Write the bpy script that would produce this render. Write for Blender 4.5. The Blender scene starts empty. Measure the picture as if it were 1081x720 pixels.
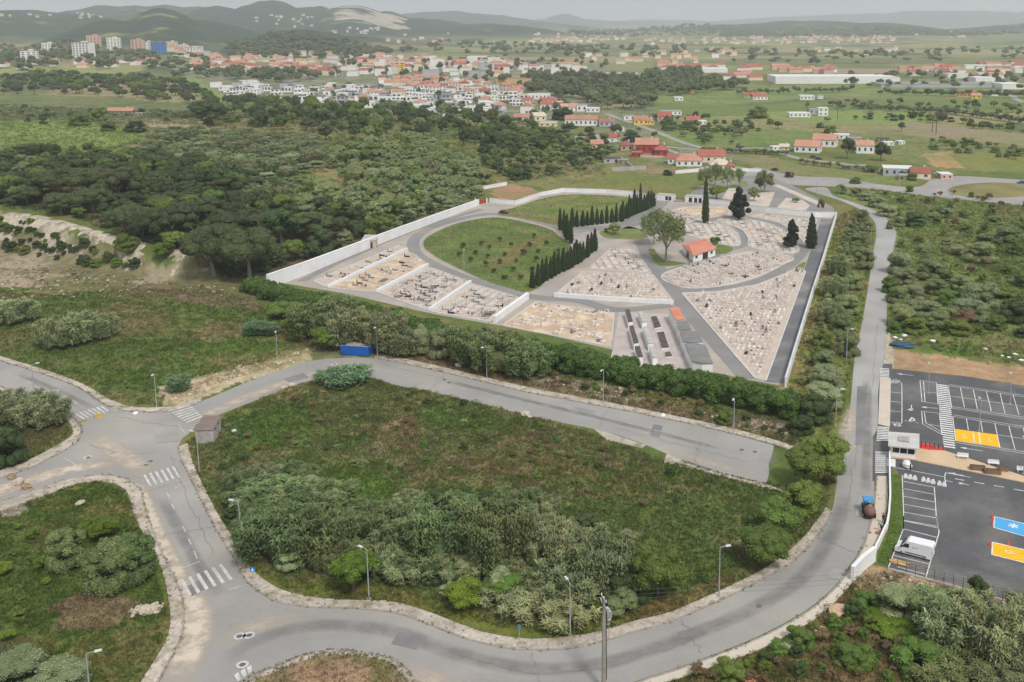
# Aerial photograph of a cemetery, lanes and scrubland beside a town, rebuilt as a 3D scene
HAZE, SKYS, SUNS, EXPO, CLOUD, CLOUDC, LEAFK = 1.1e-4, .09, 2.1, 0.1, .7, (7.2, 7.6, 8.2), .92
import bpy, math, random
import numpy as np
from mathutils import Vector, Matrix
C = bpy.context.scene.collection
RN = np.random.default_rng(7)
random.seed(11)
R = math.radians
# ------------------------------------------------------------------ camera geometry (drone 80 m up, lens shifted down so that uprights stay almost upright)
FPX, PITCH, CAMH, X0, Y0 = 1050.0, R(10.0), 80.0, 640.0, 207.0
CP, SP = math.cos(PITCH), math.sin(PITCH)
def ray(px, py):
    u = (px-X0)/FPX; v = (Y0-py)/FPX
    return np.array([u, CP+v*SP, -SP+v*CP])
def S(r, g, b, k=1.0):                       # sRGB 0..255 -> linear
    o = []
    for c in (r, g, b):
        c /= 255.0
        o.append(k*(c/12.92 if c <= .04045 else ((c+.055)/1.055)**2.4))
    return tuple(o)
# ------------------------------------------------------------------ noise
def _h(ix, iy, s):
    n = (ix.astype(np.int64)*374761393 + iy.astype(np.int64)*668265263 + s*974711) & 0x7fffffff
    n = ((n ^ (n >> 13))*1274126177) & 0x7fffffff
    return ((n ^ (n >> 16)) & 0xffff)/65535.0
def vnoise(x, y, s=0):
    ix = np.floor(x); iy = np.floor(y); fx = x-ix; fy = y-iy
    fx = fx*fx*(3-2*fx); fy = fy*fy*(3-2*fy)
    a = _h(ix, iy, s); b = _h(ix+1, iy, s); c = _h(ix, iy+1, s); d = _h(ix+1, iy+1, s)
    return (a*(1-fx)+b*fx)*(1-fy)+(c*(1-fx)+d*fx)*fy
def fbm(x, y, s=0, o=4):
    t = 0; a = .5; m = 0
    for k in range(o):
        t = t+a*vnoise(x*2**k, y*2**k, s+k); m += a; a *= .55
    return t/m
def sstep(a, b, x):
    t = np.clip((x-a)/(b-a), 0, 1); return t*t*(3-2*t)
# ------------------------------------------------------------------ polygon tools
def inpoly(x, y, P):
    r = np.zeros(x.shape, bool); n = len(P)
    for i in range(n):
        x0, y0 = P[i][0], P[i][1]; x1, y1 = P[(i+1) % n][0], P[(i+1) % n][1]
        if y0 == y1: continue
        c = ((y0 > y) != (y1 > y)) & (x < (x1-x0)*(y-y0)/(y1-y0)+x0)
        r ^= c
    return r
def dist_poly(x, y, P, closed=True):
    d = np.full(x.shape, 1e18); n = len(P)
    for i in range(n if closed else n-1):
        ax, ay = P[i][0], P[i][1]; bx, by = P[(i+1) % n][0], P[(i+1) % n][1]
        ex, ey = bx-ax, by-ay; L = ex*ex+ey*ey+1e-9
        t = np.clip(((x-ax)*ex+(y-ay)*ey)/L, 0, 1)
        d = np.minimum(d, (x-ax-t*ex)**2+(y-ay-t*ey)**2)
    return np.sqrt(d)
def flat(px, py, h=0.0):
    d = ray(px, py); t = (h-CAMH)/d[2]; return (d[0]*t, d[1]*t)
# ------------------------------------------------------------------ terrain
PLAT = [flat(*p) for p in [(-160, 238), (0, 266), (60, 277), (100, 284), (160, 293), (232, 299), (262, 286), (330, 264), (420, 234), (498, 206), (545, 190),
                           (600, 165), (630, 140)]]
PLAT += [(0, 1050), (-1500, 1050), (-900, 300)]
XC = np.array([-260, PLAT[1][0], PLAT[4][0], PLAT[5][0], PLAT[8][0], PLAT[9][0], PLAT[11][0]])
HC = np.array([11.5, 10.5, 7.0, 5.5, 3.0, 2.0, 1.0])
MOUND = flat(400, 205); MOUND2 = flat(215, 225)
# far hills: px, y of the top, distance, sigma across (px), sigma in depth (m)
HL = [(168, 9, 3300, 30, 420), (128, 20, 3200, 34, 380), (205, 22, 3400, 40, 400), (20, 12, 4700, 60, 520), (85, 15, 4600, 42, 480), (282, 4, 5200, 34, 560), (232, 8, 5300, 36, 500),
      (330, 9, 5400, 40, 560), (372, 7, 5000, 34, 560), (408, 13, 5100, 26, 520), (445, 19, 4900, 46, 480), (505, 24, 4700, 50, 450), (318, 33, 2750, 44, 330), (370, 38, 3000, 40, 300),
      (425, 42, 3000, 52, 320), (596, 14.5, 13200, 16, 800), (590, 20, 13600, 60, 900), (850, 22, 6200, 70, 420), (930, 24.5, 6000, 46, 380), (780, 26, 6000, 60, 380),
      (1010, 11, 15000, 80, 800), (900, 15, 15200, 90, 800), (1120, 12, 15000, 80, 800), (690, 21, 15000, 80, 600), (0, 10, 5600, 90, 500), (-90, 8, 4600, 70, 600), (1180, 20, 6300, 90, 450), (470, 14, 9000, 70, 700), (160, 5, 6500, 90, 500)]
_H = []
for px, yt, D, sp, sd in HL:
    d = ray(px, 24.0); az = math.atan2(d[0], d[1]); dt = ray(px, yt); el = math.atan2(dt[2], math.hypot(dt[0], dt[1]))
    z = CAMH+D*math.tan(el)
    _H.append((az, D, max(z, 4), sp/FPX*1.2, sd*1.25))
def tz(x, y):
    x = np.asarray(x, float); y = np.asarray(y, float)
    z = np.zeros(x.shape)
    near = (y < 1050) & (x < 150) & (y > 80)
    if near.any():
        xs, ys = x[near], y[near]
        ins = inpoly(xs, ys, PLAT); q = np.zeros(xs.shape)
        if ins.any():
            xi, yi = xs[ins], ys[ins]
            d = dist_poly(xi, yi, PLAT)
            hh = np.interp(xi, XC, HC); w = np.interp(xi, XC, [15, 13, 9, 12, 25, 30, 40])
            e = hh*sstep(0, 1, d/w)*(1-sstep(620, 960, yi))
            e += 6.0*np.exp(-((xi-MOUND[0]+12)/32)**2-((yi-MOUND[1]-40)/46)**2)*sstep(5, 40, d)
            e += 3.0*np.exp(-((xi+170)/70)**2-((yi-430)/75)**2)*sstep(5, 30, d)
            q[ins] = e
        z[near] = q
    far = (y > 900)
    if far.any():
        xf, yf = x[far], y[far]
        r = np.hypot(xf, yf); az = np.arctan2(xf, yf)
        q = 16*np.exp(-((az+.47)/.17)**2-((r-2000)/450)**2)
        big = r > 1700
        if big.any():
            rb, ab = r[big], az[big]; m = np.zeros(rb.shape)
            for a0, D, zz, sa, sd in _H:
                m = np.maximum(m, zz*np.exp(-((ab-a0)/sa)**2*.5-((rb-D)/sd)**2*.5))
            n = fbm(xf[big]/260, yf[big]/260, 5, 4)-.5
            n2 = fbm(xf[big]/700, yf[big]/700, 15, 4)-.5; m = m*(1+.30*n+.25*n2*(m > 12))+n*10*sstep(2400, 4000, rb)*(ab < .0)
            q[big] = np.maximum(q[big], np.maximum(m, 0))
        z[far] = np.maximum(z[far], q*sstep(950, 1300, yf))
    return z
_T = 85*1.0056**np.arange(1000)
def hit(px, py, h=0.0):
    d = ray(px, py); X = d[0]*_T; Y = d[1]*_T; Z = CAMH+d[2]*_T
    g = Z-tz(X, Y)-h
    k = np.argmax(g < 0)
    if g[k] >= 0: k = len(_T)-1
    if k == 0: t = _T[0]
    else: t = _T[k-1]+(_T[k]-_T[k-1])*g[k-1]/(g[k-1]-g[k]+1e-12)
    p = d*t; return float(p[0]), float(p[1]), float(CAMH+p[2]-h), float(t)
def W(px, py, h=0.0):                         # point on the terrain seen at that spot of the photo
    x, y, z, t = hit(px, py, h); return (x, y)
def WP(L, h=0.0): return [W(p[0], p[1], h) for p in L]
def wv(px, py, h): x, y, z, t = hit(px, py, h); return Vector((x, y, z+h))
def z1(x, y): return float(tz(np.array([x]), np.array([y]))[0])
# ------------------------------------------------------------------ materials
MATS = {}
def nt(m):
    m.use_nodes = True; t = m.node_tree; t.nodes.clear(); return t
def N(t, kind, **kw):
    n = t.nodes.new(kind)
    for k, v in kw.items():
        if k.startswith('_'): n.inputs[k[1:]].default_value = v
        else: setattr(n, k, v)
    return n
def surf(name, col, rough=.85, var=.25, scale=1.5, scale2=.12, var2=.2, bump=0.0, spec=.3, metal=0.0, tint=None, tint_scale=.05, tint_amt=.5, rnd=0.0):
    """plain procedural surface: base colour broken up by two noises, optional second colour in patches"""
    if name in MATS: return MATS[name]
    m = bpy.data.materials.new(name); t = nt(m); L = t.links.new
    out = N(t, 'ShaderNodeOutputMaterial'); b = N(t, 'ShaderNodeBsdfPrincipled', _Roughness=rough, _Metallic=metal)
    b.inputs['Specular IOR Level'].default_value = spec
    tc = N(t, 'ShaderNodeTexCoord')
    n1 = N(t, 'ShaderNodeTexNoise', _Scale=scale, _Detail=6.0, _Roughness=.65); n2 = N(t, 'ShaderNodeTexNoise', _Scale=scale2, _Detail=4.0)
    L(tc.outputs['Object'], n1.inputs['Vector']); L(tc.outputs['Object'], n2.inputs['Vector'])
    r1 = N(t, 'ShaderNodeMapRange'); r1.inputs[1].default_value = .25; r1.inputs[2].default_value = .75; r1.inputs[3].default_value = 1-var; r1.inputs[4].default_value = 1+var
    r2 = N(t, 'ShaderNodeMapRange'); r2.inputs[1].default_value = .3; r2.inputs[2].default_value = .7; r2.inputs[3].default_value = 1-var2; r2.inputs[4].default_value = 1+var2
    L(n1.outputs['Fac'], r1.inputs[0]); L(n2.outputs['Fac'], r2.inputs[0])
    mu = N(t, 'ShaderNodeMath', operation='MULTIPLY'); L(r1.outputs[0], mu.inputs[0]); L(r2.outputs[0], mu.inputs[1])
    fac = mu.outputs[0]
    if rnd:
        oi = N(t, 'ShaderNodeObjectInfo'); rr = N(t, 'ShaderNodeMapRange'); rr.inputs[3].default_value = 1-rnd; rr.inputs[4].default_value = 1+rnd
        L(oi.outputs['Random'], rr.inputs[0]); m2 = N(t, 'ShaderNodeMath', operation='MULTIPLY'); L(fac, m2.inputs[0]); L(rr.outputs[0], m2.inputs[1]); fac = m2.outputs[0]
    vm = N(t, 'ShaderNodeVectorMath', operation='SCALE'); vm.inputs[0].default_value = col
    L(fac, vm.inputs['Scale']); cout = vm.outputs[0]
    if tint:
        n3 = N(t, 'ShaderNodeTexNoise', _Scale=tint_scale, _Detail=5.0, _Roughness=.6); L(tc.outputs['Object'], n3.inputs['Vector'])
        r3 = N(t, 'ShaderNodeMapRange'); r3.inputs[1].default_value = .48; r3.inputs[2].default_value = .66; r3.inputs[4].default_value = tint_amt
        L(n3.outputs['Fac'], r3.inputs[0])
        mx = N(t, 'ShaderNodeMix', data_type='RGBA'); L(r3.outputs[0], mx.inputs[0]); L(cout, mx.inputs[6]); 
        v2 = N(t, 'ShaderNodeVectorMath', operation='SCALE'); v2.inputs[0].default_value = tint; L(fac, v2.inputs['Scale']); L(v2.outputs[0], mx.inputs[7])
        cout = mx.outputs[2]
    L(cout, b.inputs['Base Color'])
    if bump:
        bp = N(t, 'ShaderNodeBump', _Strength=.6, _Distance=bump); L(n1.outputs['Fac'], bp.inputs['Height']); L(bp.outputs[0], b.inputs['Normal'])
    L(b.outputs[0], out.inputs[0]); MATS[name] = m; return m
def leafmat(name, col, trans=.18, rnd=.22, attr=True, rough=.6):
    """foliage: colour x per-leaf attribute x per-plant variation, part of the light passes through the leaves"""
    if name in MATS: return MATS[name]
    col = tuple(LEAFK*c for c in col); m = bpy.data.materials.new(name); t = nt(m); L = t.links.new
    out = N(t, 'ShaderNodeOutputMaterial')
    at = N(t, 'ShaderNodeAttribute', attribute_name='Col'); oi = N(t, 'ShaderNodeObjectInfo')
    rr = N(t, 'ShaderNodeMapRange'); rr.inputs[3].default_value = 1-rnd; rr.inputs[4].default_value = 1+rnd; L(oi.outputs['Random'], rr.inputs[0])
    hs = N(t, 'ShaderNodeHueSaturation'); hs.inputs['Color'].default_value = (*col, 1)
    h1 = N(t, 'ShaderNodeMath', operation='MULTIPLY_ADD'); h1.inputs[1].default_value = 17.31; h1.inputs[2].default_value = 0
    L(oi.outputs['Random'], h1.inputs[0]); fr = N(t, 'ShaderNodeMath', operation='FRACT'); L(h1.outputs[0], fr.inputs[0])
    hr = N(t, 'ShaderNodeMapRange'); hr.inputs[3].default_value = .5-.025*(rnd > 0); hr.inputs[4].default_value = .5+.025*(rnd > 0); L(fr.outputs[0], hr.inputs[0]); L(hr.outputs[0], hs.inputs['Hue'])
    mx = N(t, 'ShaderNodeVectorMath', operation='MULTIPLY'); L(hs.outputs[0], mx.inputs[0]); L(at.outputs['Vector'], mx.inputs[1])
    sc = N(t, 'ShaderNodeVectorMath', operation='SCALE'); L(mx.outputs[0], sc.inputs[0]); L(rr.outputs[0], sc.inputs['Scale'])
    b = N(t, 'ShaderNodeBsdfPrincipled', _Roughness=rough); b.inputs['Specular IOR Level'].default_value = .25
    tr = N(t, 'ShaderNodeBsdfTranslucent'); ms = N(t, 'ShaderNodeMixShader'); ms.inputs[0].default_value = trans
    L(sc.outputs[0], b.inputs['Base Color']); L(sc.outputs[0], tr.inputs['Color'])
    L(b.outputs[0], ms.inputs[1]); L(tr.outputs[0], ms.inputs[2]); L(ms.outputs[0], out.inputs[0])
    MATS[name] = m; return m
# ------------------------------------------------------------------ mesh building
class MB:
    def __init__(s): s.v = []; s.f = {3: [], 4: []}; s.m = {3: [], 4: []}; s.c = []; s.n = 0
    def add(s, v, f, col=(1, 1, 1), mi=0):
        v = np.asarray(v, float).reshape(-1, 3); f = np.asarray(f, int); k = f.shape[1]
        s.v.append(v); s.f[k].append(f+s.n); s.m[k].append(np.full(len(f), mi))
        c = np.asarray(col, float)
        s.c.append(np.broadcast_to(c, (len(v), 3)) if c.ndim == 1 else c); s.n += len(v)
    def box(s, c, d, rz=0.0, col=(1, 1, 1), mi=0, taper=1.0):
        x, y, z = d[0]/2, d[1]/2, d[2]/2
        p = np.array([(-x, -y, -z), (x, -y, -z), (x, y, -z), (-x, y, -z), (-x*taper, -y*taper, z), (x*taper, -y*taper, z), (x*taper, y*taper, z), (-x*taper, y*taper, z)])
        p = rotz(p, rz)+np.array(c)
        s.add(p, [(3, 2, 1, 0), (4, 5, 6, 7), (0, 1, 5, 4), (1, 2, 6, 5), (2, 3, 7, 6), (3, 0, 4, 7)], col, mi)
    def tube(s, pts, rad, n=8, col=(1, 1, 1), mi=0, cap=True):
        pts = [np.array(p, float) for p in pts]; rad = [rad]*len(pts) if np.isscalar(rad) else rad
        rings = []
        for i, p in enumerate(pts):
            a = pts[min(i+1, len(pts)-1)]-pts[max(i-1, 0)]; a = a/(np.linalg.norm(a)+1e-9)
            u = np.cross(a, (0, 0, 1)) if abs(a[2]) < .9 else np.cross(a, (1, 0, 0)); u /= np.linalg.norm(u); w = np.cross(a, u)
            th = np.arange(n)*2*np.pi/n
            rings.append(p+rad[i]*(np.cos(th)[:, None]*u+np.sin(th)[:, None]*w))
        v = np.concatenate(rings); f = []
        for i in range(len(pts)-1):
            for k in range(n): f.append((i*n+k, i*n+(k+1) % n, (i+1)*n+(k+1) % n, (i+1)*n+k))
        s.add(v, f, col, mi)
        if cap:
            for b in (0, (len(pts)-1)*n):
                cen = v[b:b+n].mean(0); vv = np.vstack([v[b:b+n], cen]); ff = [(k, (k+1) % n, n) for k in range(n)]
                if b == 0: ff = [q[::-1] for q in ff]
                s.add(vv, ff, col, mi)
    def ball(s, c, r, n=10, m=6, col=(1, 1, 1), mi=0, jit=0.0):
        r = np.array([r]*3 if np.isscalar(r) else r, float); v = []
        for i in range(m+1):
            th = np.pi*i/m
            for k in range(n):
                ph = 2*np.pi*k/n; v.append((math.sin(th)*math.cos(ph), math.sin(th)*math.sin(ph), math.cos(th)))
        v = np.array(v)
        if jit:
            k = 1+jit*(fbm(v[:, 0]*1.7+v[:, 2]*1.3+9.7+c[0], v[:, 1]*1.7+v[:, 2]*.9+5.1+c[1], 3, 3)-.5)*2; v = v*k[:, None]
        v = v*r+np.array(c)
        f = [(i*n+k, (i+1)*n+k, (i+1)*n+(k+1) % n, i*n+(k+1) % n) for i in range(m) for k in range(n)]
        s.add(v, f, col, mi)
    def prism(s, foot, z0, z1, col=(1, 1, 1), mi=0):     # foot: ccw xy list
        n = len(foot); A = sum(foot[i][0]*foot[(i+1) % n][1]-foot[(i+1) % n][0]*foot[i][1] for i in range(n))
        if A < 0: foot = foot[::-1]
        v = [(p[0], p[1], z0) for p in foot]+[(p[0], p[1], z1) for p in foot]
        s.add(v, [(i, (i+1) % n, n+(i+1) % n, n+i) for i in range(n)], col, mi)
        if n == 4: s.add(v, [(4, 5, 6, 7), (3, 2, 1, 0)], col, mi)
        else:
            from mathutils.geometry import tessellate_polygon
            for tri in tessellate_polygon([[Vector((p[0], p[1], 0)) for p in foot]]):
                t = list(tri); a, b, c = (foot[q] for q in t)
                if (b[0]-a[0])*(c[1]-a[1])-(b[1]-a[1])*(c[0]-a[0]) < 0: t = t[::-1]
                s.add([v[n+q] for q in t], [(0, 1, 2)], col, mi); s.add([v[q] for q in t], [(2, 1, 0)], col, mi)
    def mesh(s, name, mats, smooth=False):
        V = np.concatenate(s.v); me = bpy.data.meshes.new(name)
        q = np.concatenate(s.f[4]) if s.f[4] else np.zeros((0, 4), int); t = np.concatenate(s.f[3]) if s.f[3] else np.zeros((0, 3), int)
        me.vertices.add(len(V)); me.vertices.foreach_set('co', V.astype(np.float32).ravel())
        li = np.concatenate([q.ravel(), t.ravel()]); me.loops.add(len(li)); me.loops.foreach_set('vertex_index', li.astype(np.int32))
        npol = len(q)+len(t); me.polygons.add(npol)
        st = np.concatenate([np.arange(len(q))*4, len(q)*4+np.arange(len(t))*3])
        me.polygons.foreach_set('loop_start', st.astype(np.int32))
        mi = np.concatenate(s.m[4]+s.m[3]) if npol else np.zeros(0)
        me.polygons.foreach_set('material_index', mi.astype(np.int32))
        me.polygons.foreach_set('use_smooth', np.full(npol, smooth))
        ca = me.color_attributes.new('Col', 'FLOAT_COLOR', 'POINT')
        cc = np.concatenate([np.concatenate(s.c), np.ones((len(V), 1))], 1); ca.data.foreach_set('color', cc.astype(np.float32).ravel())
        for m in (mats if isinstance(mats, (list, tuple)) else [mats]): me.materials.append(m)
        me.update(calc_edges=True); return me
def rotz(p, a):
    c, s = math.cos(a), math.sin(a); p = np.asarray(p, float)
    return np.stack([p[:, 0]*c-p[:, 1]*s, p[:, 0]*s+p[:, 1]*c, p[:, 2]], 1)
def put(name, me, parent=None, loc=(0, 0, 0), rz=0.0, sc=None):
    if isinstance(me, MB): raise TypeError
    o = bpy.data.objects.new(name, me); C.objects.link(o); o.location = loc
    if rz: o.rotation_euler = (0, 0, rz)
    if sc is not None: o.scale = sc
    if parent is not None: o.parent = parent
    return o
def tag(o, label=None, cat=None, group=None, kind=None):
    if label: o['label'] = label
    if cat: o['category'] = cat
    if group: o['group'] = group
    if kind: o['kind'] = kind
    return o
def thing(name, label, cat, loc=(0, 0, 0), rz=0.0, group=None, sc=None):
    o = bpy.data.objects.new(name, None); C.objects.link(o); o.location = loc; o.rotation_euler = (0, 0, rz)
    if sc is not None: o.scale = sc
    o.empty_display_size = .5
    return tag(o, label, cat, group)
def struct(name, mb, mats, smooth=False, kind='structure'):
    o = put(name, mb.mesh(name, mats, smooth)); o['kind'] = kind; return o
def part(name, mb, mats, parent, smooth=False): return put(name, mb.mesh(name, mats, smooth), parent)
# ------------------------------------------------------------------ curves and ground sheets
def cat(P, step=2.0, closed=False):           # Catmull-Rom through world points
    P = [np.array(p, float) for p in P]; n = len(P); out = []
    for i in range(n if closed else n-1):
        g = lambda k: P[k % n] if closed else P[min(max(k, 0), n-1)]
        a, b, c, d = g(i-1), g(i), g(i+1), g(i+2); m = max(1, int(np.linalg.norm(c-b)/step))
        for k in range(m):
            t = k/m; out.append(.5*((2*b)+(-a+c)*t+(2*a-5*b+4*c-d)*t*t+(-a+3*b-3*c+d)*t**3))
    if not closed: out.append(P[-1])
    return [tuple(p) for p in out]
def sheet(name, poly, z, mat, kind='structure', drape=False):
    me = bpy.data.meshes.new(name); me.from_pydata([(p[0], p[1], (z1(p[0], p[1]) if drape else 0)+z) for p in poly], [], [tuple(range(len(poly)))])
    A = sum(poly[i][0]*poly[(i+1) % len(poly)][1]-poly[(i+1) % len(poly)][0]*poly[i][1] for i in range(len(poly)))
    if A < 0: me.flip_normals()
    me.materials.append(mat); o = put(name, me); o['kind'] = kind; return o
def ribbon(mb, A, B, z, z2=None, col=(1, 1, 1), mi=0):   # strip between polylines A and B with equal counts
    v = [(p[0], p[1], z) for p in A]+[(p[0], p[1], z if z2 is None else z2) for p in B]; n = len(A)
    f = [(i, i+1, n+i+1, n+i) for i in range(n-1)]
    mb.add(v, f, col, mi)
def resamp(P, n):
    P = np.array(P, float); d = np.r_[0, np.cumsum(np.linalg.norm(np.diff(P, axis=0), axis=1))]
    s = np.linspace(0, d[-1], n); return [tuple(q) for q in np.stack([np.interp(s, d, P[:, k]) for k in range(P.shape[1])], 1)]
def offs(P, w):
    P = np.array(P, float); T = np.gradient(P, axis=0); T /= np.linalg.norm(T, axis=1)[:, None]+1e-9
    return [tuple(q) for q in P+w*np.stack([-T[:, 1], T[:, 0]], 1)]
def raised(mb, A, B, z0, z1, col=(1, 1, 1)):             # raised strip with side faces
    ribbon(mb, A, B, z1, None, col); ribbon(mb, A, A, z0, z1, col); ribbon(mb, B, B, z0, z1, col)
def stroke(mb, P, w, z, col=(1, 1, 1)):
    P = list(P)
    if len(P) == 2: P = resamp(P, 3)
    ribbon(mb, offs(P, w/2), offs(P, -w/2), z, None, col)
# ================================================================== ground colours: zones drawn on the land
ZONES = []
def Z(px, rgb, warp=2.0, mott=.35, rgb2=None, p=.5):
    P = WP(px) if px is not None else None
    f = lambda c: tuple(v*.84+.16*sum(c)/3 for v in c)
    rgb = f(rgb); rgb2 = f(rgb2) if rgb2 else None
    ZONES.append((P, np.array(S(*rgb)), warp, mott, None if rgb2 is None else np.array(S(*rgb2)), p))
FIELD = [S(112, 122, 78), S(122, 130, 84), S(98, 112, 72), S(134, 132, 96), S(106, 118, 66), S(140, 128, 104), S(90, 104, 70), S(118, 126, 88), S(128, 138, 84), S(100, 110, 74)]
FIELD = np.array(FIELD); FIELD = (FIELD*.76+FIELD.mean(1, keepdims=True)*.24)*np.array((1.14, 1.05, .94))
# town ground, far fields
Z([(180, 70), (260, 64), (520, 62), (640, 70), (640, 130), (560, 130), (430, 122), (330, 122), (250, 105), (210, 90)], (150, 142, 128), 6, .3, (104, 112, 78), .45)
Z([(600, 118), (700, 108), (730, 125), (790, 165), (770, 182), (700, 178), (640, 165)], (130, 128, 104), 4, .3, (92, 104, 62), .5)
Z([(176, 84), (205, 82), (250, 110), (236, 113), (205, 97)], (116, 142, 66), 3, .18)          # bright field by the villas
Z([(0, 128), (60, 126), (150, 140), (160, 146), (90, 160), (40, 160), (0, 158)], (112, 136, 62), 3, .16, (120, 134, 70), .5)
Z([(0, 100), (120, 102), (200, 112), (210, 122), (120, 122), (0, 118)], (92, 106, 62), 4, .3, (112, 114, 74), .5)
Z([(160, 143), (180, 133), (186, 138), (168, 148)], (136, 126, 96), 1.5, .2)
Z([(155, 131), (215, 132), (220, 136), (155, 134)], (168, 156, 130), 1, .15)
Z([(160, 140), (330, 142), (360, 160), (300, 190), (180, 185), (110, 178)], (112, 122, 82), 5, .35, (126, 112, 82), .55)
Z([(330, 176), (372, 178), (376, 196), (345, 212), (325, 200)], (116, 126, 70), 3, .2, (142, 116, 82), .6)
Z([(262, 214), (290, 213), (290, 219), (265, 220)], (150, 126, 94), 2, .2)
Z([(337, 210), (352, 208), (352, 217), (340, 219)], (150, 122, 96), 2, .2)
Z([(355, 195), (385, 190), (390, 206), (362, 210)], (146, 118, 92), 2.5, .25, (104, 104, 62), .5)
Z([(0, 195), (24, 193), (26, 204), (0, 206)], (160, 142, 112), 2, .2)
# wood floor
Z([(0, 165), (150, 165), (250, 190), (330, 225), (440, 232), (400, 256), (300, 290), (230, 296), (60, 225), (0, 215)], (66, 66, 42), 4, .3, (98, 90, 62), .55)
Z([(420, 232), (500, 210), (505, 217), (420, 243), (340, 266), (300, 286), (290, 280), (350, 255)], (116, 98, 78), 2, .3, (86, 90, 56), .55)
Z([(500, 150), (640, 150), (700, 175), (780, 182), (770, 195), (620, 190), (540, 200), (520, 195)], (110, 118, 66), 4, .35, (132, 116, 80), .56)
Z([(520, 197), (545, 194), (570, 203), (560, 214), (535, 218), (520, 212)], (166, 128, 98), 2.5, .2, (142, 118, 84), .5)
Z([(560, 195), (680, 190), (760, 196), (735, 205), (670, 203), (590, 204)], (126, 118, 72), 3, .25, (104, 116, 58), .52)
Z([(640, 182), (745, 183), (750, 195), (640, 197)], (118, 124, 58), 2, .3, (104, 114, 60), .5)
# right of the cemetery: fields below the lane
Z([(765, 164), (800, 163), (860, 175), (960, 186), (970, 194), (930, 194), (860, 186), (800, 178)], (134, 122, 92), 3, .25, (110, 120, 66), .52)
Z([(858, 180), (970, 188), (960, 195), (900, 191)], (112, 124, 66), 2, .2)
Z([(690, 95), (780, 92), (900, 88), (1081, 92), (1081, 102), (900, 100), (760, 112), (690, 112)], (104, 124, 68), 6, .2, (120, 132, 74), .5)
Z([(690, 108), (780, 112), (900, 104), (1081, 104), (1150, 108), (1150, 120), (960, 118), (800, 122), (720, 124), (690, 120)], (110, 126, 68), 6, .2, (100, 116, 62), .5)
Z([(700, 124), (800, 124), (860, 130), (960, 124), (1081, 140), (1081, 150), (960, 132), (900, 140), (820, 140), (740, 138)], (122, 128, 74), 5, .2, (140, 126, 92), .54)
Z([(800, 118), (960, 116), (1000, 124), (960, 132), (860, 130)], (122, 138, 74), 5, .2)
Z([(690, 138), (800, 136), (880, 140), (840, 150), (760, 157), (700, 153)], (104, 126, 62), 4, .25, (122, 120, 74), .56)
Z([(955, 128), (1081, 142), (1150, 150), (1150, 160), (1040, 150), (950, 142)], (142, 128, 106), 5, .2, (124, 126, 84), .55)
Z([(900, 140), (950, 142), (1040, 152), (1081, 160), (1081, 180), (1000, 182), (930, 165)], (104, 118, 66), 4, .3, (118, 120, 72), .5)
Z([(972, 163), (1000, 160), (1050, 168), (1020, 178), (985, 177)], (172, 134, 94), 2.5, .2, (134, 130, 76), .58)
Z([(1000, 162), (1081, 160), (1120, 168), (1081, 182), (1020, 178)], (128, 128, 68), 3, .2, (112, 122, 60), .5)
# scrub right of the lane
Z([(905, 195), (1150, 214), (1200, 320), (1200, 400), (1081, 392), (940, 372), (936, 300), (946, 250), (935, 226), (880, 205)], (112, 128, 66), 3, .25, (120, 118, 72), .58)
Z([(1040, 250), (1150, 250), (1200, 330), (1150, 350), (1050, 310)], (106, 120, 62), 3, .25, (92, 108, 54), .5)
Z([(938, 357), (1010, 362), (1081, 376), (1200, 396), (1200, 408), (1081, 392), (1000, 378), (938, 372)], (90, 120, 48), 2, .25, (104, 106, 60), .58)
Z([(936, 372), (950, 369), (1000, 376), (1081, 389), (1200, 404), (1200, 424), (1081, 408), (1000, 396), (938, 390)], (182, 146, 112), 1.5, .2, (158, 128, 98), .52)
Z([(934, 352), (944, 354), (942, 390), (930, 390)], (176, 164, 146), 1, .25)
# strip between cemetery wall and lane
Z([(878, 228), (905, 222), (922, 240), (915, 300), (902, 370), (884, 455), (850, 470), (822, 430), (845, 350)], (116, 124, 60), 2, .25, (134, 122, 76), .55)
Z([(860, 212), (905, 222), (915, 240), (905, 250), (882, 238), (866, 226)], (128, 114, 76), 2, .3, (112, 112, 62), .55)
# bank between the upper road and the hedge
Z([(240, 290), (330, 330), (460, 375), (560, 392), (700, 425), (845, 452), (842, 480), (700, 442), (560, 413), (400, 378), (330, 380), (300, 350), (262, 318)], (98, 102, 60), 2, .35, (122, 104, 78), .5)
Z([(560, 396), (600, 398), (660, 412), (690, 424), (640, 422), (590, 410), (555, 405)], (172, 156, 136), 1.5, .3, (112, 100, 72), .5)
Z([(725, 428), (790, 440), (838, 448), (835, 460), (780, 452), (725, 440)], (158, 140, 118), 1.5, .3, (108, 98, 70), .48)
# left: cleared ground and field
Z([(-80, 222), (20, 226), (60, 240), (110, 258), (160, 280), (232, 290), (240, 302), (160, 297), (60, 282), (-80, 270)], (158, 146, 122), 2.5, .35, (112, 108, 74), .47)
Z([(-80, 262), (60, 280), (160, 296), (232, 302), (262, 310), (220, 316), (140, 312), (60, 318), (-80, 312)], (164, 146, 126), 3, .3, (110, 104, 74), .5)
Z([(-80, 300), (20, 305), (120, 300), (230, 304), (300, 325), (333, 352), (300, 372), (240, 396), (180, 428), (120, 424), (60, 398), (0, 374), (-80, 350)], (88, 106, 46), 3, .35, (112, 104, 66), .55)
Z([(80, 300), (180, 298), (250, 308), (290, 330), (230, 322), (150, 312)], (126, 108, 82), 2.5, .3, (96, 100, 58), .5)
Z([(120, 400), (160, 380), (230, 360), (290, 350), (300, 368), (230, 392), (180, 420)], (84, 108, 42), 2, .3, (116, 112, 66), .62)
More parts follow.
